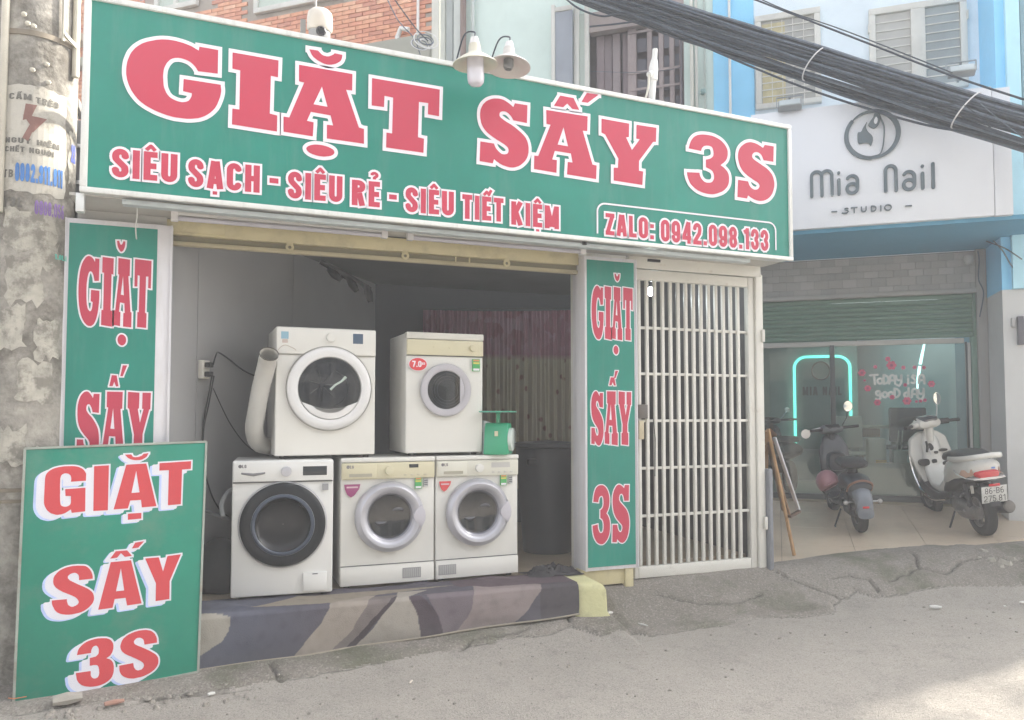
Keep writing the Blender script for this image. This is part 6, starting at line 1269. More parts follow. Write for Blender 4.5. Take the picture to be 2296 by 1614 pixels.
# small camera and wires by the lintel
cm_ = thing('ceiling_camera', 'small round camera under the soffit at the right end of the tiled lintel', 'security camera', tuple(npt(.93,-.1,3.05)))
m2 = MB(MN @ Matrix.Translation((.93,-.06,3.10))); m2.lathe([(.001,.05),(.045,.05),(.045,.0),(.035,-.03),(.001,-.045)], 20); m2.build('camera_body', mat('camera_white', (.45,.45,.44), .4), cm_, smooth=True)
for k, pts in enumerate(([npt(1.02,-.06,3.20),npt(1.03,-.06,3.10),npt(1.02,-.06,2.9),npt(1.06,-.07,2.75),npt(1.02,-.06,2.5)], [npt(1.05,-.55,3.20),npt(1.10,-.65,3.08),npt(1.16,-.65,2.95),npt(1.22,-.65,2.85)], [npt(1.0,-.5,3.21),npt(1.12,-.65,3.10),npt(1.26,-.66,2.98)])):
    q = MB(); q.tube(catmull(pts, 6), .006, 6); tag(q.build('loose_wire', M_cableg, None, smooth=True), ('grey wire hanging down the jamb beside the tiled lintel','thin wire drooping down the blue side wall','upper wire running along the blue side wall')[k], 'wire')
# neighbour at the right edge
nh = thing('neighbour_building', 'tall building at the right edge, white below and sky blue above', 'building', tuple(npt(1.3,-.4,.45)))
nbar('lower_wall', mat('white_side_wall', (.56,.57,.57), .7, var=.03, dirt=.25, dscale=2, dirtcol=(.4,.4,.38)), nh, 1.10, 2.2, -.60, .3, .30, 2.700, 0)
nbar('upper_wall', M_sblue, nh, 1.10, 2.2, -.601, .3, 2.701, 9.0, 0)
nbar('pilaster', mat('light_blue_pilaster', (.45,.74,.86), .7), nh, 1.182, 1.30, -.66, -.602, 2.702, 9.0, 0)
nbar('plaster_band', mat('grey_blue_band', (.22,.36,.42), .8), nh, 1.315, 2.2, -.63, -.602, 3.1, 9.0, 0)
nbar('notice_box', mat('dark_box', (.13,.13,.15), .5), nh, 1.212, 1.262, -.66, -.602, 2.155, 2.43, .004)
nbar('wall_handle', mat('pale_handle', (.45,.45,.45), .4), nh, 1.165, 1.195, -.635, -.602, 2.33, 2.42, .004)
# unseen tree added beyond the right edge so its crown softens the sun
tr = thing('added_shade_tree', 'unseen thin-crowned tree added to break up the sun on the road', 'tree', (9.6,-2.4,0))
q = MB(); q.tube([(9.6,-2.4,-.1),(9.62,-2.35,1.5),(9.5,-2.2,3.0),(9.55,-2.0,4.6)], [.12,.10,.08,.04], 10); q.build('trunk', mat('bark', (.14,.10,.07), .9, bump=.5), tr, smooth=True)
q = MB(); random.seed(33)
for k in range(2600):
    a_ = random.uniform(0, 2*pi); b_ = random.gauss(0, .5); r_ = random.uniform(.5, 1)**.5
    c_ = Vector((9.5+1.5*r_*cos(a_)*cos(b_), -1.75+1.35*r_*sin(a_)*cos(b_), 4.1+1.5*r_*sin(b_)))
    if vnoise(c_.x*1.3, c_.y*1.3+c_.z, 1.0) < -.12: continue
    u_ = Vector((random.gauss(0,1), random.gauss(0,1), random.gauss(0,1))).normalized()*.07; v_ = u_.cross(Vector((random.gauss(0,1), random.gauss(0,1), random.gauss(0,1)))).normalized()*.035
    q.add([tuple(c_-u_), tuple(c_+v_), tuple(c_+u_), tuple(c_-v_)], [(0,1,2,3)])
q.build('crown', mat('leaf_green', (.05,.10,.03), .6), tr)
# unseen block added further right to keep the sun off this pavement
q = MB(); q.box(8.55, 10.6, -1.20, 7, -.1, 9.4); rb = thing('sun_block_building', 'unseen pale building added and shaped to keep the sun off the pavement', 'building', (9.5,3,0)); q.build('sun_block_walls', M_pblue, rb)
for x in (9.1,):
    for z in (1.0, 3.8, 6.6): q = MB(); q.box(x, x+1.0, -1.24, -1.199, z, z+1.5); q.build('window', mat('dark_pane', (.08,.10,.12), .1), rb)
# houses on the other side of the street, behind the camera
for i, (x0, x1, h_, c_) in enumerate(((-16,-8,7.5,(.40,.37,.30)),(-7.9,-1,6.2,(.42,.40,.36)),(-.9,6,8.5,(.36,.38,.38)),(6.1,14,6.8,(.45,.40,.32)))):
    ho = thing('house_across_street', ('tan house','cream house','grey house','sandy house')[i]+' on the opposite side of the street, behind the viewer', 'house', ((x0+x1)/2,-11,0))
    q = MB(); q.box(x0, x1, -17, -10.5, -.3, h_); q.build('house_walls', mat('across_wall_%d' % i, c_, .8, dirt=.4), ho)
    for k in range(int((x1-x0)/2)):
        for z in (.3, 3.4): q = MB(); q.box(x0+.4+k*2, x0+1.8+k*2, -10.52, -10.45, z, z+2.2); q.build('window', mat('dark_pane', (.06,.07,.08), .15), ho)
# ================================================================== buildings behind the kiosk
mint = thing('mint_house', 'pale mint house with open shutter and barred window behind the green sign', 'house', tuple(npt(-3.4,0,0)))
M_mint = mat('pale_mint_wall', (.62,.74,.70), .8, var=.05, dirt=.2, dscale=1, dirtcol=(.45,.52,.5))
nbar('wall', M_mint, mint, -4.82, -3.32, .0, .3, 0, 9.0, 0); nbar('wall', M_mint, mint, -1.995, -1.652, .0, .3, 0, 9.0, 0)
nbar('wall', M_mint, mint, -3.319, -1.996, .0, .3, 0, 4.6, 0); nbar('wall', M_mint, mint, -3.319, -1.996, .0, .3, 6.50, 9.0, 0)
nbar('window_reveal', mat('mauve_room', (.20,.17,.18), .9, var=.15), mint, -3.30, -1.996, .28, .32, 4.6, 6.5, 0)
for s0, s1, c in ((-5.30,-5.19,(.60,.60,.54)), (-5.17,-5.09,(.48,.50,.45)), (-5.075,-4.98,(.34,.37,.36)), (-4.965,-4.85,(.50,.53,.50))): nbar('pilaster', mat('pilaster_%d' % int(-s0*100), c, .7), mint, s0, s1, -.06-(s0+5.3)*.1, .0, 0, 9.0, .01)
m2 = MB(MN); m2.tube([(-4.83,-.08,3),(-4.83,-.08,9)], .04, 12); m2.build('drain_pipe', mat('brown_pipe', (.22,.16,.14), .5), mint, smooth=True)
m2 = MB(MN); m2.tube([(-4.70,-.06,3),(-4.70,-.06,9)], .022, 10); m2.build('drain_pipe', mat('pale_pipe', (.5,.54,.52), .5), mint, smooth=True)
nbar('window_frame', M_wframe, mint, -3.345, -3.275, -.05, .02, 4.6, 6.60, .005); nbar('window_frame', M_wframe, mint, -3.205, -3.15, -.05, .02, 4.6, 6.60, .005); nbar('window_frame', mat('mint_strip', (.45,.52,.48), .7), mint, -3.274, -3.206, -.03, .0, 4.6, 6.5, 0)
nbar('shutter_leaf', mat('grey_shutter', (.30,.33,.38), .6, var=.08), mint, -3.57, -3.346, -.10, -.075, 4.4, 6.54, .004)
nbar('shutter_frame', M_wframe, mint, -3.62, -3.571, -.11, -.065, 4.4, 6.64, .004); nbar('shutter_frame', M_wframe, mint, -3.570, -3.346, -.11, -.065, 6.541, 6.60, .004)
nbar('window_lintel', mat('pinkish_lintel', (.36,.31,.30), .8, var=.15), mint, -3.149, -1.99, -.02, .1, 6.245, 6.499, .0)
for i in range(6):
    s_ = -3.10+i*.11+random.uniform(-.02,.02)
    if i < 4: nbar('curtain_strip', mat('mauve_curtain_%d' % (i % 3), ((.26,.215,.23),(.22,.185,.20),(.29,.25,.26))[i % 3], .95, var=.12), mint, s_, s_+.10, .10+.02*(i % 2), .13+.02*(i % 2), 4.6, 6.24, .01)
for i, s_ in enumerate((-2.68,-2.63,-2.44,-2.30,-2.17,-2.05)): nbar('window_bar', mat('old_pink_wood', (.33,.28,.28), .8, var=.1), mint, s_, s_+.055, .04, .075, 4.6, 6.24, .004)
for z in (6.12, 5.86, 5.60, 5.34, 5.10, 4.86):
    for s0, s1 in ((-2.57,-2.45),(-2.38,-2.31),(-2.24,-2.18),(-2.11,-2.06)):
        nbar('dark_light', mat('dim_pane', (.13,.13,.16), .3), mint, s0, s1, .085, .095, z-.17, z, 0)
for z in (6.17, 5.66, 5.45): nbar('window_bar', mat('old_pink_wood', (.3,.3,.3)), mint, -2.67, -2.0, .030, .038, z, z+.03, .002)
nbar('window_edge', mat('dark_edge', (.13,.12,.14), .6), mint, -2.035, -2.015, -.02, .05, 4.6, 6.24, 0)
for s0, s1, c in ((-1.92,-1.88,(.62,.62,.56)), (-1.86,-1.83,(.58,.58,.54)), (-1.76,-1.735,(.40,.46,.43))): nbar('wall_strip', mat('strip_%d' % int(-s0*100), c, .7), mint, s0, s1, -.04, .0, 0, 9.0, .004)
nbar('vent_cap', mat('vent_teal', (.25,.38,.37), .6), mint, -1.80, -1.74, -.06, -.001, 5.27, 5.33, .01)
blue = thing('blue_building', 'narrow bright sky-blue wall with a thin white pipe between mint house and salon', 'building', tuple(npt(-1.4,0,0)))
nbar('wall', M_sblue, blue, -1.651, -1.191, -.02, .3, 0, 9.0, 0)
m2 = MB(MN); m2.tube([(-1.462,-.05,3),(-1.462,-.05,9)], .016, 10); m2.build('thin_pipe', mat('white_pvc', (.7,.7,.7)), blue, smooth=True)
# brick building: bricks proud of the mortar bed
brick = thing('brick_building', 'orange brick building with white windows behind the left half of the sign', 'building', tuple(npt(-9,0,0)))
nbar('brick_bed', M_mortar, brick, -16.0, -5.305, .012, .4, 0, 12, 0)
nbar('brick_ledge', mat('ledge_stone', (.34,.34,.29), .8), brick, -6.6, -5.31, -.10, .011, 6.0, 6.57, .01)
BM_ = [mat('brick_%d' % i, c, .85, var=.18, vscale=9, bump=.3, bscale=70) for i, c in enumerate(((.64,.30,.20),(.58,.26,.175),(.70,.40,.27),(.66,.33,.21),(.52,.24,.17)))]
bw, bhh, pw, ph = .205, .052, .215, .0615
def brick_mesh(k):
    q = MB(MN.to_3x3().to_4x4()); q.box(0, bw, 0, .03, 0, bhh); me = bpy.data.meshes.new('brick'); me.from_pydata(q.v, [], q.f); me.materials.append(BM_[k]); return me
bms = [brick_mesh(k) for k in range(5)]
wins = [(-8.30,-6.50,7.30,9.2), (-10.2,-9.0,7.62,9.4), (-9.9,-8.9,9,9.01)]
cnt = 0; stuffb = [MB(MN) for _ in range(5)]
random.seed(21)
top_line = lambda s_: 6.36+(-5.3-s_)*.245      # the sign hides everything lower than this from the street
for j in range(0, 62):
    z = 5.55+j*ph
    for i in range(0, 56):
        s_ = -5.31-bw-i*pw-(pw/2 if j % 2 else 0)
        if s_ < -13.2: continue
        if any(a_-bw < s_ < b2 and c_-bhh < z < d_ for a_, b2, c_, d_ in wins): continue
        if s_ > -6.8 and z < 6.58: continue
        near = -10.2 < s_ and top_line(s_)-.02 < z < 7.9 and cnt < 300
        if near and z < 7.40+(-5.3-s_)*.17:
            o = link('brick', bms[random.choice((0,0,1,2,3,3,4))], brick); p_ = npt(s_+random.uniform(-.003,.003), -.010+random.uniform(-.002,.002), z); o.location = p_; cnt += 1
        elif s_ < -5.4: stuffb[random.choice((0,0,1,2,3,4))].box(s_, s_+bw, -.010, .0119, z, z+bhh)
for k, sb in enumerate(stuffb): sb.build('brick_courses', BM_[k], brick, kind='stuff')
def bwin(s0, s1, z0, z1):
    f_ = nbar('window', M_wframe, brick, s0, s1, -.07, .0, z0, z0+.075)
    for a_, b2, c_, d_ in ((s0, s0+.07, z0+.076, z1), (s1-.07, s1, z0+.076, z1), ((s0+s1)/2-.03, (s0+s1)/2+.03, z0+.076, z1)): nb(a_, b2, -.07, .0, c_, d_).build('frame', M_wframe, f_)
    nb(s0+.071, s1-.071, -.03, .0, z0+.076, z1).build('pane', mat('pale_green_pane', (.46,.54,.48), .3, var=.1), f_)
bwin(-8.16,-6.62,7.335,8.9); bwin(-10.0,-9.2,7.66,9.0)
m2 = MB(MN); m2.tube([(-5.505,-.05,6.2),(-5.50,-.05,9)], .020, 8); m2.build('downpipe', mat('white_pvc', (.7,.7,.7)), brick, smooth=True)
m2 = MB(MN); m2.tube([(-5.78,-.05,6.40),(-5.80,-.07,6.60),(-5.74,-.09,6.70),(-5.62,-.09,6.66)], .035, 10); m2.build('white_elbow', mat('white_pvc', (.7,.7,.7)), brick, smooth=True)
nbar('side_ledge', mat('ledge_stone2', (.55,.50,.40), .8), brick, -13.4, -11.3, -.25, .0, 7.38, 7.50, .01); nbar('side_ledge', mat('ledge_stone', (.5,.5,.5)), brick, -13.4, -11.3, -.15, .0, 7.0, 7.14, .01); nbar('lower_render', M_concrete, brick, -13.6, -10.9, -.06, .0, 0, 6.05, 0)
# ================================================================== scooters
M_pearl = mat('pearl_white_paint', (.60,.59,.55), .22, var=.02, coat=.6)
M_grip = mat('scooter_grip', (.02,.02,.022), .7)
M_seat = mat('seat_vinyl', (.022,.023,.027), .5, var=.15, bump=.1)
M_engine = mat('engine_alloy', (.20,.19,.18), .5, metal=.5, var=.25, vscale=8)
M_redl = mat('tail_light_red', (.55,.02,.03), .12, coat=.8, var=.1)
M_amber = mat('turn_signal', (.46,.30,.22), .15, coat=.8, var=.15)
M_mirror = mat('mirror_glass', (.75,.80,.82), .03, metal=1.0, var=.01)
def wheel(t, M, x, R, w, name='wheel'):
    W_ = MB(M); prof = [(R-.085,-w*.42),(R-.05,-w*.5),(R-.018,-w*.46),(R-.003,-w*.25),(R,0),(R-.003,w*.25),(R-.018,w*.46),(R-.05,w*.5),(R-.085,w*.42)]
    F = frame((x,0,R),(1,0,0),(0,0,1),(0,-1,0)); W_.lathe(prof, 40, F); ty = W_.build(name, M_rubber, t, smooth=True)
    q = MB(M); q.lathe([(R-.084,-w*.4),(R-.10,-w*.3),(R-.10,w*.3),(R-.084,w*.4)], 32, F); q.lathe([(.001,-w*.45),(.035,-w*.45),(.035,w*.45),(.001,w*.45)], 20, F)
    for k in range(5):
        a_ = k*2*pi/5; q.bar((x+.03*cos(a_),0,R+.03*sin(a_)), (x+(R-.09)*cos(a_),0,R+(R-.09)*sin(a_)), .03, .022, up=(0,1,0))
    q.build('rim', M_engine, ty, smooth=False)
def scooter_white():
    t = thing('motor_scooter', 'pearl white motor scooter with black seat and licence plate 86-B6 275.81', 'scooter', (6.50,-.10,.395))
    hd = atan2(.98, .50); M = Matrix.Translation((6.50,-.09,.392)) @ Matrix.Rotation(hd, 4, 'Z') @ Matrix.Rotation(radians(-3.0), 4, 'Y') @ Matrix.Rotation(radians(-8), 4, 'X') @ Matrix.Diagonal((.95,.90,.98,1))
    L_ = lambda: MB(M)
    wheel(t, M, 0, .225, .105); wheel(t, M, 1.10, .215, .09)
    # rear body
    q = L_(); q.loft([(-.235,0,.655,.020,.018,2.2),(-.225,0,.655,.085,.045,2.4),(-.18,0,.650,.150,.075,2.6),(-.08,0,.640,.180,.095,2.8),(.06,0,.620,.185,.115,2.8),(.22,0,.585,.175,.145,2.6),(.36,0,.52,.150,.17,2.4),(.44,0,.46,.12,.16,2.2)], 28); q.build('rear_body', M_pearl, t, smooth=True)
    q = L_(); q.loft([(-.20,0,.565,.08,.03,2.5),(-.1,0,.55,.15,.045,2.5),(.1,0,.52,.165,.06,2.5),(.34,0,.44,.15,.09,2.5),(.45,0,.37,.13,.09,2.5)], 22); q.build('lower_cover', M_dark, t, smooth=True)
    q = L_(); q.loft([(-.16,0,.735,.09,.02,2.6),(-.10,0,.745,.135,.035,2.8),(.05,0,.755,.150,.045,2.8),(.20,0,.745,.150,.045,2.8),(.36,0,.715,.135,.05,2.6),(.46,0,.69,.10,.045,2.4),(.50,0,.67,.05,.03,2.2)], 26); q.build('seat', M_seat, t, smooth=True)
    # grab rail round the tail
    gr = catmull([(.16,.165,.715),(.02,.185,.730),(-.14,.175,.748),(-.255,.12,.765),(-.285,0,.772),(-.255,-.12,.765),(-.14,-.175,.748),(.02,-.185,.730),(.16,-.165,.715)], 6)
    q = L_(); q.tube(gr, .017, 10, flat=1.5); q.build('grab_rail', M_pearl, t, smooth=True)
    q = L_(); q.loft([(-.262,0,.60,.085,.03,3),(-.25,0,.602,.100,.036,3),(-.20,0,.605,.115,.036,3)], 20); q.build('tail_light', M_redl, t, smooth=True)
    q = L_(); q.loft([(-.270,0,.568,.105,.010,3),(-.255,0,.568,.15,.012,3),(-.16,0,.567,.175,.012,3)], 16); q.build('tail_trim', mat('silver_trim', (.62,.62,.62), .2, metal=.4, coat=.5), t, smooth=True)
    for s_ in (1, -1):
        q = L_(); q.add([(-.205,s_*.128,.655),(-.10,s_*.182,.640),(-.06,s_*.190,.590),(-.150,s_*.172,.575),(-.22,s_*.125,.600)]+[(x+.02,y*.9,z) for x,y,z in [(-.205,s_*.128,.655),(-.10,s_*.182,.640),(-.06,s_*.190,.590),(-.150,s_*.172,.575),(-.22,s_*.125,.600)]], [(0,1,2,3,4),(9,8,7,6,5)]+[(i,(i+1)%5,(i+1)%5+5,i+5) for i in range(5)]); q.build('turn_signal', M_amber, t, bevel=.003)
        q = L_(); q.tube([(-.17,s_*.176,.572),(-.04,s_*.200,.60),(.0,s_*.202,.635)], .006, 6); q.build('chrome_strip', M_chrome, t, smooth=True)
        # side panel accents and lower skirt
        q = L_(); q.loft([(.30,s_*.135,.35,.02,.03,2.4),(.50,s_*.165,.29,.025,.05,2.4),(.75,s_*.175,.31,.03,.06,2.4),(.88,s_*.17,.38,.02,.05,2.4)], 14); q.build('side_skirt', M_dark, t, smooth=True)
        q = L_(); q.tube(catmull([(.36,s_*.165,.30),(.60,s_*.20,.27),(.82,s_*.212,.34),(.93,s_*.225,.50),(.97,s_*.225,.66)], 6), .011, 8); q.build('chrome_guard', M_chrome, t, smooth=True)
    # floorboard and leg shield
    q = L_(); q.loft([(.40,0,.34,.15,.05,3),(.55,0,.30,.165,.045,3),(.78,0,.30,.17,.045,3),(.88,0,.36,.175,.06,3)], 20); q.build('floorboard', mat('floor_plastic', (.05,.05,.055), .6), t, smooth=True)
    q = L_(); q.add([(.84,-.13,.33),(.84,.13,.33),(.90,.185,.50),(.945,.232,.68),(.965,.20,.83),(.96,.10,.90),(.96,-.10,.90),(.965,-.20,.83),(.945,-.232,.68),(.90,-.185,.50)]+[(x+.075,y*.96,z) for x,y,z in [(.84,-.13,.33),(.84,.13,.33),(.90,.185,.50),(.945,.232,.68),(.965,.20,.83),(.96,.10,.90),(.96,-.10,.90),(.965,-.20,.83),(.945,-.232,.68),(.90,-.185,.50)]], [tuple(range(10))[::-1], tuple(range(10,20))]+[(i,(i+1)%10,(i+1)%10+10,i+10) for i in range(10)])
    q.v = [tuple(Vector(p)) for p in q.v]; q.build('leg_shield', M_pearl, t, bevel=.022, seg=3)
    q = L_(); q.loft([(.90,0,.60,.12,.12,2.6),(.82,0,.46,.135,.09,2.8),(.72,0,.385,.14,.055,2.8),(.56,0,.365,.14,.045,2.8),(.46,0,.41,.135,.09,2.8),(.40,0,.50,.12,.12,2.6)], 22); q.build('centre_tunnel', M_pearl, t, smooth=True)
    q = L_(); q.loft([(.80,0,.40,.09,.08,2.4),(.87,0,.56,.105,.14,2.4),(.92,0,.74,.10,.12,2.4),(.96,0,.86,.06,.06,2.2)], 20); q.build('inner_console', M_pearl, t, smooth=True)
    for y, z, a_, b2, nm in ((.125,.60,.055,.035,'storage_pocket'),(.02,.60,.028,.022,'storage_pocket'),(-.10,.70,.045,.014,'vent_slot'),(-.02,.685,.022,.014,'vent_slot'),(-.11,.56,.05,.03,'storage_pocket')):
        xx = .845+ (z-.5)*.22-.028
        q = L_(); q.loft([(xx-.006,y,z,a_,b2,3),(xx+.05,y,z,a_*.9,b2*.9,3)], 18); q.build(nm, M_dark, t, smooth=True)
    q = L_(); q.tube([(.89,.055,.80),(.84,.07,.765),(.86,.075,.70)], .012, 8); q.loft([(.85,.03,.74,.03,.03,2),(.88,.03,.75,.035,.035,2)],12); q.build('ignition_switch', M_dark, t, smooth=True)
    q = L_(); q.tube([(.86,.05,.745),(.84,.05,.70),(.838,.045,.67)], .006, 6); q.build('key', M_steel, t)
    # front fork, fender
    q = L_(); q.tube([(.98,.075,.72),(1.10,.078,.21)], .020, 10); q.tube([(.98,-.075,.72),(1.10,-.078,.21)], .020, 10); q.build('front_fork', M_engine, t, smooth=True)
    q = L_(); q.loft([(.90,0,.36,.05,.02,2.5),(.97,0,.44,.066,.03,2.5),(1.08,0,.475,.07,.03,2.5),(1.22,0,.43,.066,.028,2.5),(1.30,0,.34,.04,.02,2.5)], 18); q.build('front_fender', M_pearl, t, smooth=True)
    q = L_(); q.loft([(.98,0,.66,.13,.14,2.4),(1.05,0,.62,.12,.14,2.4),(1.11,0,.58,.08,.10,2.2),(1.13,0,.57,.03,.05,2)], 20); q.build('front_apron', M_pearl, t, smooth=True)
    # steering head turned a little to the left
    H = M @ Matrix.Translation((.93,0,0)) @ Matrix.Rotation(radians(16), 4, 'Z'); HB = lambda: MB(H)
    q = HB(); q.loft([(-.075,0,.985,.05,.022,2.2),(-.05,0,.985,.135,.048,2.5),(.02,0,.99,.165,.066,2.6),(.09,0,.985,.13,.06,2.4),(.13,0,.975,.06,.035,2.2)], 26); q.build('handlebar_cover', M_pearl, t, smooth=True)
    q = HB(); q.loft([(-.015,0,.92,.06,.05,2.3),(-.01,0,.86,.055,.06,2.3)], 16); q.tube([(-.01,0,.95),(.0,0,.80)], .045, 14); q.build('steering_column', M_pearl, t, smooth=True)
    q = HB(); q.loft([(-.068,0,1.018,.085,.012,2.4),(-.03,0,1.042,.115,.014,2.4),(.03,0,1.056,.10,.010,2.4)], 20); q.build('instrument_panel', mat('dash_glass', (.07,.075,.085), .12, coat=.8), t, smooth=True)
    for s_ in (1, -1):
        q = HB(); q.tube([(-.01,s_*.14,.985),(-.05,s_*.235,.985)], .030, 12); q.build('switch_housing', M_pearl if s_ > 0 else M_dark, t, smooth=True)
        q = HB(); q.tube([(-.045,s_*.225,.985),(-.085,s_*.345,.982)], .0165, 12); q.build('grip', M_grip, t, smooth=True)
        q = HB(); q.tube([(.0,s_*.20,.99),(-.01,s_*.27,.985),(-.05,s_*.33,.98)], .006, 6); q.build('brake_lever', M_dark, t, smooth=True)
    q = HB(); q.tube([(.0,-.13,1.03),(.0,-.155,1.12),(.01,-.165,1.165)], .0065, 8); q.build('mirror_stalk', mat('stalk_white', (.55,.55,.54), .2, metal=.4), t, smooth=True)
    q = HB(); F = frame((.0,-.17,1.225),(0,1,0),(0,0,1),(-1,0,0)); q.lathe([(.001,-.022),(.04,-.018),(.056,-.004),(.058,.004),(.052,.006)], 28, F @ Matrix.Diagonal((.85,1.15,1,1))); mr_ = q.build('mirror_shell', M_pearl, t, smooth=True)
    q = HB(); q.lathe([(.053,.0055),(.001,.0062)], 28, F @ Matrix.Diagonal((.85,1.15,1,1))); q.build('mirror_glass', M_mirror, mr_)
    q = HB(); q.tube([(.0,.13,1.03),(.01,.16,1.07)], .008, 8); q.build('mirror_stub', M_dark, t)
    # engine, exhaust, shock, stand
    q = L_(); q.loft([(-.12,.075,.235,.035,.05,2.4),(.0,.09,.23,.05,.075,2.4),(.15,.10,.24,.055,.085,2.4),(.30,.09,.27,.05,.07,2.4),(.38,.07,.31,.03,.04,2.4)], 18); q.build('engine_cover', M_engine, t, smooth=True)
    q = L_(); q.loft([(.20,.0,.30,.10,.09,2.5),(.36,.0,.33,.11,.10,2.5)], 16); q.build('engine_block', mat('dark_engine', (.06,.06,.06), .6, var=.3), t, smooth=True)
    q = L_(); q.tube([(.26,.10,.22),(.20,.15,.22),(.02,.155,.245)], .016, 8); q.build('kick_lever', M_engine, t, smooth=True)
    q = L_(); q.tube([(-.24,-.155,.29),(-.22,-.155,.29),(.10,-.15,.235),(.16,-.14,.225),(.30,-.06,.19)], [.035,.058,.064,.05,.02], 16); q.build('exhaust', M_dark, t, smooth=True)
    q = L_(); q.lathe([(.001,.0),(.03,.0),(.050,-.004),(.056,-.02)], 20, M.to_4x4().inverted() @ M @ frame((-.242,-.155,.29),(0,1,0),(0,0,1),(-1,0,0))); q.build('exhaust_cap', M_engine, t, smooth=True)
    q = L_(); q.tube([(-.03,.10,.24),(-.0,.12,.52)], .022, 10); q.tube([(-.025+.004*i,.105+.002*i,.28+.02*i) for i in range(10)], [.03 if i % 2 else .02 for i in range(10)], 10); q.build('shock_absorber', M_dark, t, smooth=True)
    q = L_(); q.tube([(.34,.10,.18),(.30,.20,.02),(.24,.205,.012)], .010, 8); q.tube([(.30,.20,.02),(.38,.20,.01)], .009, 6); q.build('side_stand', M_dark, t, smooth=True)
    q = L_(); q.loft([(-.14,0,.49,.055,.02,2.5),(-.26,0,.40,.055,.014,2.5),(-.30,0,.33,.05,.010,2.5)], 14); q.loft([(-.10,0,.50,.06,.03,2.5),(-.2,0,.47,.04,.02,2.5)], 14); q.build('rear_fender', M_dark, t, smooth=True)
    # plate
    PM = M @ Matrix.Translation((-.292,0,.415)) @ Matrix.Rotation(radians(90), 4, 'Z') @ Matrix.Rotation(0, 4, 'Y')
    PMx = frame(M @ Vector((-.300,0,.430)), M.to_3x3() @ Vector((0,-1,0)), M.to_3x3() @ Vector((1,0,.20)), M.to_3x3() @ Vector((-.20,0,1)))
    q = MB(PMx); q.box(-.105,.105,0,.004,-.075,.075); pl_ = q.build('licence_plate', mat('plate_white', (.62,.62,.60), .35, var=.04, dirt=.25, dscale=30), t, bevel=.002)
    x_, z_, y_ = PMx.to_3x3() @ Vector((1,0,0)), PMx.to_3x3() @ Vector((0,0,1)), PMx.to_3x3() @ Vector((0,-1,0))
    Pq = Print(PMx @ Vector((0,-.001,0)), x_, z_, y_)
    text(Pq, '86-B6', -.078, .078, .008, .062, .10, .5, .14, 0); text(Pq, '275.81', -.088, .088, -.064, -.008, .10, .5, .14, 0); Pq.build('plate_lettering', M_dark, pl_)
    q = MB(PMx); q.box(-.045,.045,-.012,.0,.078,.100); q.build('reflector', M_redl, t, bevel=.002)
    q = L_(); q.box(-.212,-.20,.14,.165,.44,.51); q.build('paper_tag', mat('kraft_tag', (.42,.40,.35), .8), t)
    # blue sticker marks on the tail
    q = L_(); q.loft([(-.222,-.02,.650,.001,.001,2)],4) if False else q.box(-.2335,-.2325,-.075,-.04,.645,.660); q.build('sticker', mat('blue_sticker2', (.10,.20,.55), .4), t)
    return t
scooter_white()
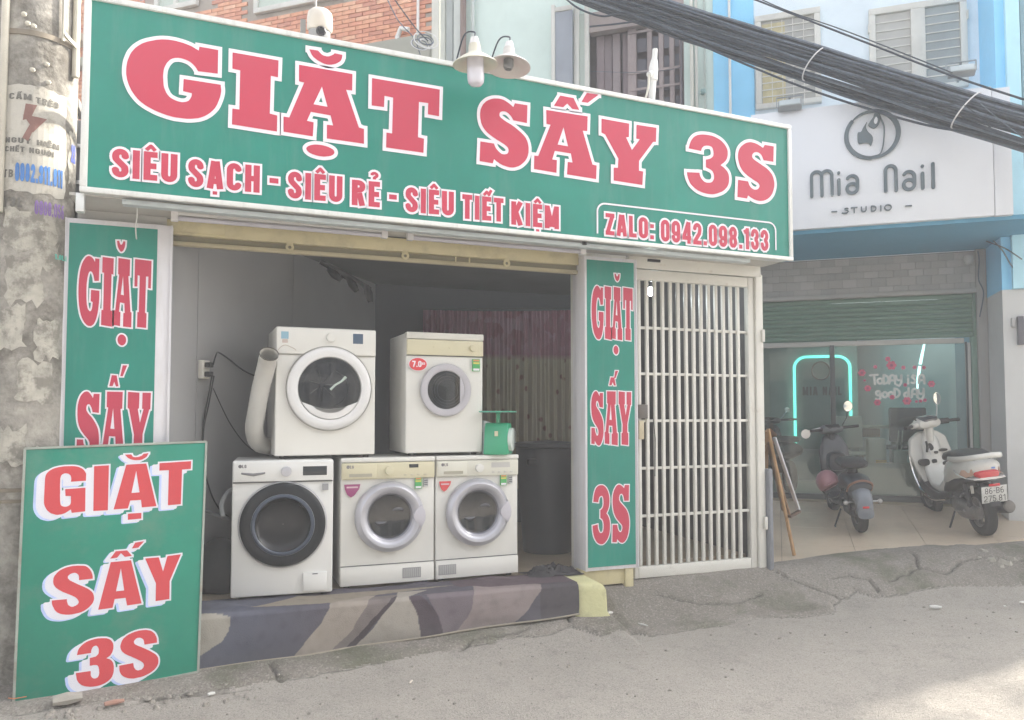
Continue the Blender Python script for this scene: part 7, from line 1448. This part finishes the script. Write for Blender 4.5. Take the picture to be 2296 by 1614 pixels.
def scooter_grey():
    t = thing('electric_scooter', 'round-tailed grey and black electric scooter parked left of the white one', 'scooter', (5.62,.50,.42))
    hd = radians(60); M = Matrix.Translation((5.64,.50,.384)) @ Matrix.Rotation(hd, 4, 'Z') @ Matrix.Rotation(radians(-4.5), 4, 'Y') @ Matrix.Rotation(radians(-4), 4, 'X') @ Matrix.Diagonal((.93,.93,.95,1))
    L_ = lambda: MB(M); G1 = mat('slate_grey_paint', (.15,.17,.20), .28, coat=.5, var=.03); G2 = mat('dark_slate_paint', (.025,.03,.04), .3, coat=.4, var=.05)
    wheel(t, M, 0, .200, .085); wheel(t, M, 1.05, .200, .085)
    q = L_(); q.loft([(-.245,0,.25,.05,.03,2.5),(-.235,0,.30,.075,.08,2.6),(-.17,0,.37,.088,.085,2.4),(-.06,0,.41,.09,.085,2.3),(.08,0,.40,.085,.085,2.3),(.16,0,.36,.07,.09,2.3)], 22); q.build('rear_fender', G1, t, smooth=True)
    q = L_(); q.loft([(-.251,0,.23,.055,.04,3),(-.247,0,.235,.075,.055,3),(-.20,0,.25,.08,.06,3)], 18); q.build('fender_flap', G1, t, smooth=True)
    q = L_(); q.box(-.262,-.250,-.03,.03,.285,.305); q.build('reflector', M_redl, t, bevel=.003)
    q = L_(); q.loft([(-.15,0,.46,.05,.03,2.4),(-.12,0,.47,.11,.06,2.5),(.02,0,.49,.13,.08,2.5),(.25,0,.47,.13,.10,2.5),(.38,0,.42,.10,.09,2.4)], 22); q.build('rear_body', G2, t, smooth=True)
    q = L_(); q.tube(catmull([(-.05,.115,.42),(-.14,.10,.50),(-.16,.0,.535),(-.14,-.10,.50),(-.05,-.115,.42)], 6), .011, 8); q.build('luggage_hoop', mat('copper_hoop', (.22,.10,.06), .4), t, smooth=True)
    q = L_(); q.loft([(.0,0,.66,.09,.02,2.5),(.04,0,.665,.13,.045,2.6),(.20,0,.675,.135,.05,2.6),(.36,0,.665,.11,.045,2.5),(.40,0,.66,.05,.02,2.3)], 22); q.build('seat', M_seat, t, smooth=True)
    q = L_(); q.tube([(.15,0,.63),(.13,0,.50)], .05, 12); q.build('seat_post', M_dark, t, smooth=True)
    q = L_(); q.loft([(.30,0,.25,.12,.05,3),(.55,0,.22,.125,.045,3),(.75,0,.24,.12,.05,3)], 18); q.build('floorboard', G2, t, smooth=True)
    q = L_(); q.loft([(.74,0,.26,.13,.05,3),(.80,0,.45,.16,.12,2.8),(.85,0,.65,.16,.16,2.8),(.90,0,.80,.11,.08,2.4)], 22); q.build('leg_shield', G2, t, smooth=True)
    q = L_(); q.loft([(.80,0,.60,.10,.10,3),(.70,0,.60,.10,.10,3),(.68,0,.60,.09,.09,3)], 18); q.build('front_box', G2, t, smooth=True)
    q = L_(); q.loft([(.88,0,.40,.06,.03,2.4),(1.0,0,.44,.07,.03,2.4),(1.18,0,.40,.06,.025,2.4)], 16); q.build('front_fender', G1, t, smooth=True)
    q = L_(); q.tube([(.92,0,.80),(1.05,.07,.20)], .02, 10); q.tube([(.92,0,.80),(1.05,-.07,.20)], .02, 10); q.build('front_fork', M_dark, t, smooth=True)
    H = M @ Matrix.Translation((.88,0,0)) @ Matrix.Rotation(radians(22), 4, 'Z'); HB = lambda: MB(H)
    q = HB(); q.loft([(-.06,0,.93,.05,.02,2.3),(-.03,0,.93,.13,.045,2.4),(.05,0,.93,.13,.055,2.4),(.10,0,.92,.06,.03,2.2)], 22); q.build('handlebar_cover', mat('dark_grey_plastic', (.09,.10,.11), .35, coat=.3), t, smooth=True)
    q = HB(); q.loft([(-.055,0,.955,.075,.010,2.4),(-.01,0,.980,.09,.008,2.4)], 18); q.build('display', M_blk, t, smooth=True)
    q = HB(); q.tube([(0,0,.90),(.02,0,.76)], .04, 12); q.build('steering_column', G2, t, smooth=True)
    for s_ in (1,-1):
        q = HB(); q.tube([(-.01,s_*.12,.94),(-.06,s_*.30,.945)], .016, 10); q.build('grip', M_grip, t, smooth=True)
        q = HB(); q.tube([(.03,s_*.13,.945),(.0,s_*.29,.94)], .006, 6); q.build('brake_lever', M_steel, t, smooth=True)
    q = HB(); q.tube([(.0,-.14,.96),(.0,-.20,1.04),(.0,-.22,1.12)], .006, 8); q.build('mirror_stalk', M_dark, t, smooth=True)
    F = frame((.0,-.225,1.165),(0,1,0),(0,0,1),(-1,0,0)); q = HB(); q.lathe([(.001,-.015),(.04,-.012),(.060,-.002),(.063,.004),(.058,.006)], 28, F); ms = q.build('mirror_shell', M_dark, t, smooth=True)
    q = HB(); q.lathe([(.058,.0055),(.001,.0065)], 28, F); q.build('mirror_glass', M_mirror, ms)
    q = HB(); q.tube([(.0,.14,.96),(.0,.24,.95),(-.02,.32,.93)], .006, 8); q.lathe([(.001,-.01),(.045,-.006),(.05,.004),(.001,.006)], 20, frame((-.02,.34,.915),(.3,.9,0),(0,0,1),(-1,.3,0))); q.build('folded_mirror', M_steel, t, smooth=True)
    for s_ in (1,-1):
        q = L_(); q.tube([(-.13,s_*.08,.33),(-.15,s_*.14,.33)], .009, 8); q.lathe([(.001,-.02),(.02,-.015),(.024,.0),(.018,.012),(.001,.016)], 16, frame((-.155,s_*.16,.33),(0,1,0),(0,0,1),(-1,0,0))); q.build('turn_signal', M_steel, t, smooth=True)
    q = L_(); q.tube([(.30,.10,.18),(.26,.18,.015),(.22,.185,.012)], .009, 8); q.build('side_stand', M_dark, t, smooth=True)
    for s_ in (1,-1): q = L_(); q.tube([(-.02,s_*.085,.20),(.10,s_*.10,.42)], .020, 10); q.build('shock_absorber', M_dark, t, smooth=True)
    q = L_(); q.loft([(-.05,.075,.20,.02,.035,2.5),(.15,.085,.22,.025,.045,2.5),(.3,.07,.25,.02,.03,2.5)], 14); q.build('swingarm', M_dark, t, smooth=True)
    h = thing('helmet', 'pink helmet hanging under the seat of the grey scooter', 'helmet', tuple(M @ Vector((.28,.20,.50))))
    HM = M @ Matrix.Translation((.30,.215,.47)) @ Matrix.Rotation(radians(-25), 4, 'X') @ Matrix.Rotation(radians(20), 4, 'Y')
    q = MB(HM); q.lathe([(.001,.115),(.05,.105),(.09,.075),(.115,.03),(.12,-.02),(.115,-.06),(.105,-.07),(.10,-.06)], 28, Matrix.Diagonal((1.15,.95,1,1))); q.build('helmet_shell', mat('pink_helmet', (.36,.17,.20), .45, coat=.2, var=.05), h, smooth=True)
    q = MB(HM); q.loft([(-.13,0,-.04,.07,.006,2),(-.165,0,-.055,.05,.005,2)], 12); q.build('helmet_peak', mat('pink_helmet', (.3,.2,.2)), h, smooth=True)
    q = MB(HM); q.tube(catmull([(.0,.1,-.05),(.02,.06,-.16),(.0,-.06,-.16),(.0,-.1,-.05)], 5), .006, 6); q.build('chin_strap', M_dark, h)
    return t
scooter_grey()
# third, mostly hidden dark scooter with an orange rain cape, left of the grey one
def scooter_dark():
    t = thing('motor_scooter', 'dark scooter with an orange cloth, seen through the salon glass beyond the easel', 'scooter', (6.31,2.22,.56))
    M = Matrix.Translation((6.31,2.22,.562)) @ Matrix.Rotation(radians(66), 4, 'Z') @ Matrix.Diagonal((.9,.95,.9,1)); L_ = lambda: MB(M)
    wheel(t, M, 0, .21, .09); wheel(t, M, 1.1, .21, .09)
    D1 = mat('black_paint', (.02,.022,.026), .25, coat=.5); D2 = mat('brown_seat', (.06,.035,.03), .6)
    q = L_(); q.loft([(-.2,0,.55,.03,.03,2),(-.15,0,.56,.12,.08,2.4),(.1,0,.55,.15,.12,2.5),(.35,0,.48,.13,.13,2.4)], 22); q.build('rear_body', D1, t, smooth=True)
    q = L_(); q.loft([(-.15,0,.68,.08,.02,2.4),(.0,0,.70,.14,.04,2.5),(.3,0,.69,.13,.04,2.5),(.42,0,.67,.05,.02,2.4)], 22); q.build('seat', D2, t, smooth=True)
    q = L_(); q.loft([(.35,0,.28,.14,.05,3),(.75,0,.28,.15,.05,3)], 16); q.build('floorboard', D1, t, smooth=True)
    q = L_(); q.loft([(.78,0,.32,.15,.06,3),(.84,0,.55,.18,.14,2.8),(.90,0,.78,.13,.10,2.5)], 20); q.build('leg_shield', D1, t, smooth=True)
    q = L_(); q.loft([(.82,0,.92,.04,.02,2.3),(.86,0,.93,.14,.05,2.4),(.95,0,.93,.10,.04,2.4)], 20); q.build('handlebar_cover', D1, t, smooth=True)
    q = L_(); q.loft([(.76,.03,.80,.02,.02,2.2),(.74,.02,.74,.07,.03,2.2),(.72,-.02,.66,.03,.06,2.2),(.74,-.03,.60,.015,.02,2)], 14); q.build('orange_cloth', mat('orange_cloth', (.55,.16,.07), .9, var=.2), t, smooth=True)
    q = L_(); q.tube([(.88,-.14,.94),(.80,-.33,.95)], .016, 8); q.tube([(.88,.14,.94),(.80,.33,.95)], .016, 8); q.build('grips', M_grip, t, smooth=True)
    q = L_(); q.tube([(.88,-.15,.96),(.87,-.22,1.06)], .006, 6); q.lathe([(.001,-.01),(.03,-.008),(.036,.003),(.001,.005)], 18, frame((.87,-.23,1.085),(0,1,0),(0,0,1),(-1,0,0))); q.build('mirror', M_mirror, t, smooth=True)
scooter_dark()
# ================================================================== easel and boards at the gate post
def zf(x, y): return fore_z(x, y)
ea = thing('easel_board', 'wooden A-frame easel with a thin white board leaning beside the gate post', 'easel', (4.55,.45,.3))
A0 = Vector((4.62,.22,zf(4.62,.22)+.005)); top = Vector((4.515,.40,1.36))
m_ = MB(); m_.bar(A0, top, .034, .022); m_.build('easel_leg', M_wood, ea, bevel=.003)
m_ = MB(); m_.bar(Vector((4.93,.98,zf(4.93,.98)+.005)), top+Vector((.02,.04,-.02)), .034, .022); m_.build('easel_leg', M_wood, ea, bevel=.003)
m_ = MB(); m_.bar(Vector((4.36,.86,zf(4.36,.86)+.005)), Vector((4.535,.45,1.22)), .03, .02); m_.build('easel_leg', M_wood, ea, bevel=.003)
m_ = MB(); a1, a2, b1, b2 = Vector((4.61,.26,.62)), Vector((4.78,.56,.62)), Vector((4.530,.40,1.24)), Vector((4.60,.53,1.24))
nrm_ = (a2-a1).cross(b1-a1).normalized()*.012
m_.add([tuple(p) for p in (a1,a2,b2,b1)]+[tuple(p+nrm_) for p in (a1,a2,b2,b1)], [(0,1,2,3),(7,6,5,4),(0,4,5,1),(1,5,6,2),(2,6,7,3),(3,7,4,0)]); m_.build('easel_board', mat('plywood', (.30,.19,.11), .7, var=.15), ea)
m_ = MB(); m_.bar(Vector((4.745,.30,.655)), Vector((4.535,.345,1.285)), .014, .040, up=(0,1,0)); m_.build('white_board_edge', mat('white_board', (.60,.60,.62), .4), ea, bevel=.003)
m_ = MB(); m_.bar(Vector((4.60,.25,.61)), Vector((4.76,.31,.64)), .03, .02); m_.build('easel_ledge', mat('dark_wood', (.10,.06,.04), .6), ea)
gp = thing('stone_post', 'short grey concrete post directly right of the gate post', 'post', (4.15,-.02,.25))
m_ = MB(); m_.box(4.134, 4.172, -.07, .03, .20, 1.05); m_.build('post_shaft', mat('post_concrete', (.23,.24,.26), .9, var=.2, bump=.5, bscale=60), gp, bevel=.012, seg=3)
wb2 = thing('rubber_hoop', 'curved grey rubber loop sticking up behind the grey post', 'hoop', (4.22,.3,.9))
m_ = MB(); m_.tube([(4.24+.03*cos(radians(a_)),.15+.07*cos(radians(a_)),.98+.11*sin(radians(a_))) for a_ in range(0, 181, 12)], .009, 8); m_.build('rubber_loop', M_cableg, wb2, smooth=True)
lean = thing('tarp_panel', 'thin grey sheet leaning behind the gate post', 'panel', (4.3,.6,.5))
m_ = MB(); m_.add([(4.30,.75,.47),(4.68,.75,.47),(4.44,.62,1.62),(4.42,.62,1.62)]+[(4.30,.78,.47),(4.68,.78,.47),(4.44,.65,1.62),(4.42,.65,1.62)], [(0,1,2,3),(7,6,5,4),(0,4,5,1),(1,5,6,2),(2,6,7,3),(3,7,4,0)]); m_.build('sheet', mat('grey_sheet', (.20,.21,.20), .6), lean)
# rubble at the gate post foot
random.seed(9)
rub = MB()
def rock(q, x, y, z, r):
    N = 7; vs = []; 
    for k in range(N): a_ = 2*pi*k/N; rr_ = r*random.uniform(.7,1.2); vs.append((x+rr_*cos(a_), y+rr_*sin(a_), z-.004))
    for k in range(N): a_ = 2*pi*k/N; rr_ = r*random.uniform(.35,.7); vs.append((x+rr_*cos(a_), y+rr_*sin(a_), z+r*random.uniform(.4,.8)))
    q.add(vs, [tuple(range(N))[::-1], tuple(range(N, 2*N))]+[(i,(i+1)%N,(i+1)%N+N,i+N) for i in range(N)])
for i in range(150):
    x = random.gauss(4.25,.09); y = random.gauss(-.04,.07)-(x-4.15)*.25; rock(rub, x, y, ground_z(x, y)+.004, random.uniform(.005,.022))
for i in range(420):
    x = random.uniform(-1.2,6.8); y = random.uniform(-1.6,-.08)
    if y > lerp_pts(EDGE, x)-.03: continue
    z = ground_z(x, y)+(.014 if apron_in(x, y) > .03 else 0)
    rock(rub, x, y, z, random.choice((.003,.004,.005,.008,.012)))
for i in range(60):
    x = random.uniform(-.9,.3); y = random.uniform(-.8,-.5); rock(rub, x, y, ground_z(x, y)+.004, random.uniform(.006,.02))
tag(rub.build('gravel', mat('rubble_grey', (.27,.25,.22), .95, var=.4, vscale=30), None), 'scattered grit and small stones along the pavement', kind='stuff')
cp = thing('concrete_lump', 'pale broken concrete patch on the mossy edge below the white scooter', 'rubble', (5.9,-.45,.2))
for k in range(9):
    q = MB(); x = 6.02+random.gauss(0,.07); y = -.52+random.gauss(0,.045); rock(q, x, y, ground_z(x, y)+.006, random.uniform(.025,.05)); q.build('concrete_piece', mat('pale_concrete_piece', (.33,.31,.265), .9, var=.15), cp)
def litter(name, label, cat, x, y, L, w, rot, col=(.62,.61,.58), grp=None):
    z = ground_z(x, y)+(.018 if apron_in(x, y) > .02 else .004); M = Matrix.Translation((x,y,z+w/2)) @ Matrix.Rotation(radians(rot), 4, 'Z')
    q = MB(M); q.loft([(-L/2,0,0,w/2,w*.3,2.5),(0,0,.001,w/2,w*.45,2.5),(L/2,0,0,w*.45,w*.25,2.5)], 8); return tag(q.build(name, mat('litter_%d' % int(col[0]*100+col[2]*10), col, .7), None), label, cat, grp)
litter('paper_scrap', 'white paper scrap on the concrete below the gate', 'litter', 2.70, -.52, .075, .012, -68)
litter('paper_scrap', 'crumpled white paper at the foot of the yellow kerb end', 'litter', 2.53, -.38, .035, .022, 10)
litter('cigarette_butt', 'cigarette butt on the road below the washing machines', 'cigarette butt', 1.02, -.90, .045, .010, 60, (.62,.55,.48))
litter('paper_strip', 'long white strip lying on the road edge at the far right', 'litter', 5.74, -1.12, .09, .022, -25)
litter('paper_strip', 'shorter white strip below the long one at the far right', 'litter', 5.56, -1.12, .09, .02, -12)
litter('paper_scrap', 'folded white paper on the broken road edge below the scooters', 'litter', 4.83, -.98, .075, .03, -35)
litter('paper_scrap', 'tiny white flake left of the white strips at the right', 'litter', 5.33, -1.13, .03, .012, 50)
litter('stick', 'thin pale stick on the concrete slope below the gate', 'litter', 3.36, -.30, .10, .006, -60, (.5,.47,.42))
litter('plastic_bit', 'white plastic bit near the lower left board', 'litter', .0, -.68, .035, .02, 20)
litter('red_chip', 'reddish chip of brick on the ground below the leaning board', 'brick chip', -.46, -.66, .09, .03, 15, (.36,.20,.15))
litter('stone_chunk', 'pale stone slab chunk under the leaning board', 'stone', -.68, -.585, .13, .07, 10, (.34,.32,.28))
litter('red_chip', 'small red flake on the forecourt tiles between the scooters', 'litter', 5.95, .95, .03, .012, 10, (.30,.12,.10)) if False else None
# ================================================================== haze box added to stand in for lens veil
hz_m = bpy.data.materials.new('veil_haze'); hz_m.use_nodes = True; n = hz_m.node_tree; n.nodes.clear()
o_ = n.nodes.new('ShaderNodeOutputMaterial'); pvn = n.nodes.new('ShaderNodeVolumePrincipled'); pvn.inputs['Color'].default_value = (.93,.95,1.0,1); pvn.inputs['Density'].default_value = HAZE
n.links.new(pvn.outputs[0], o_.inputs['Volume'])
q = MB(); q.box(-41, 45, -41, 61, -1.6, 13.0); hzo = q.build('haze', hz_m); tag(hzo, kind='stuff')
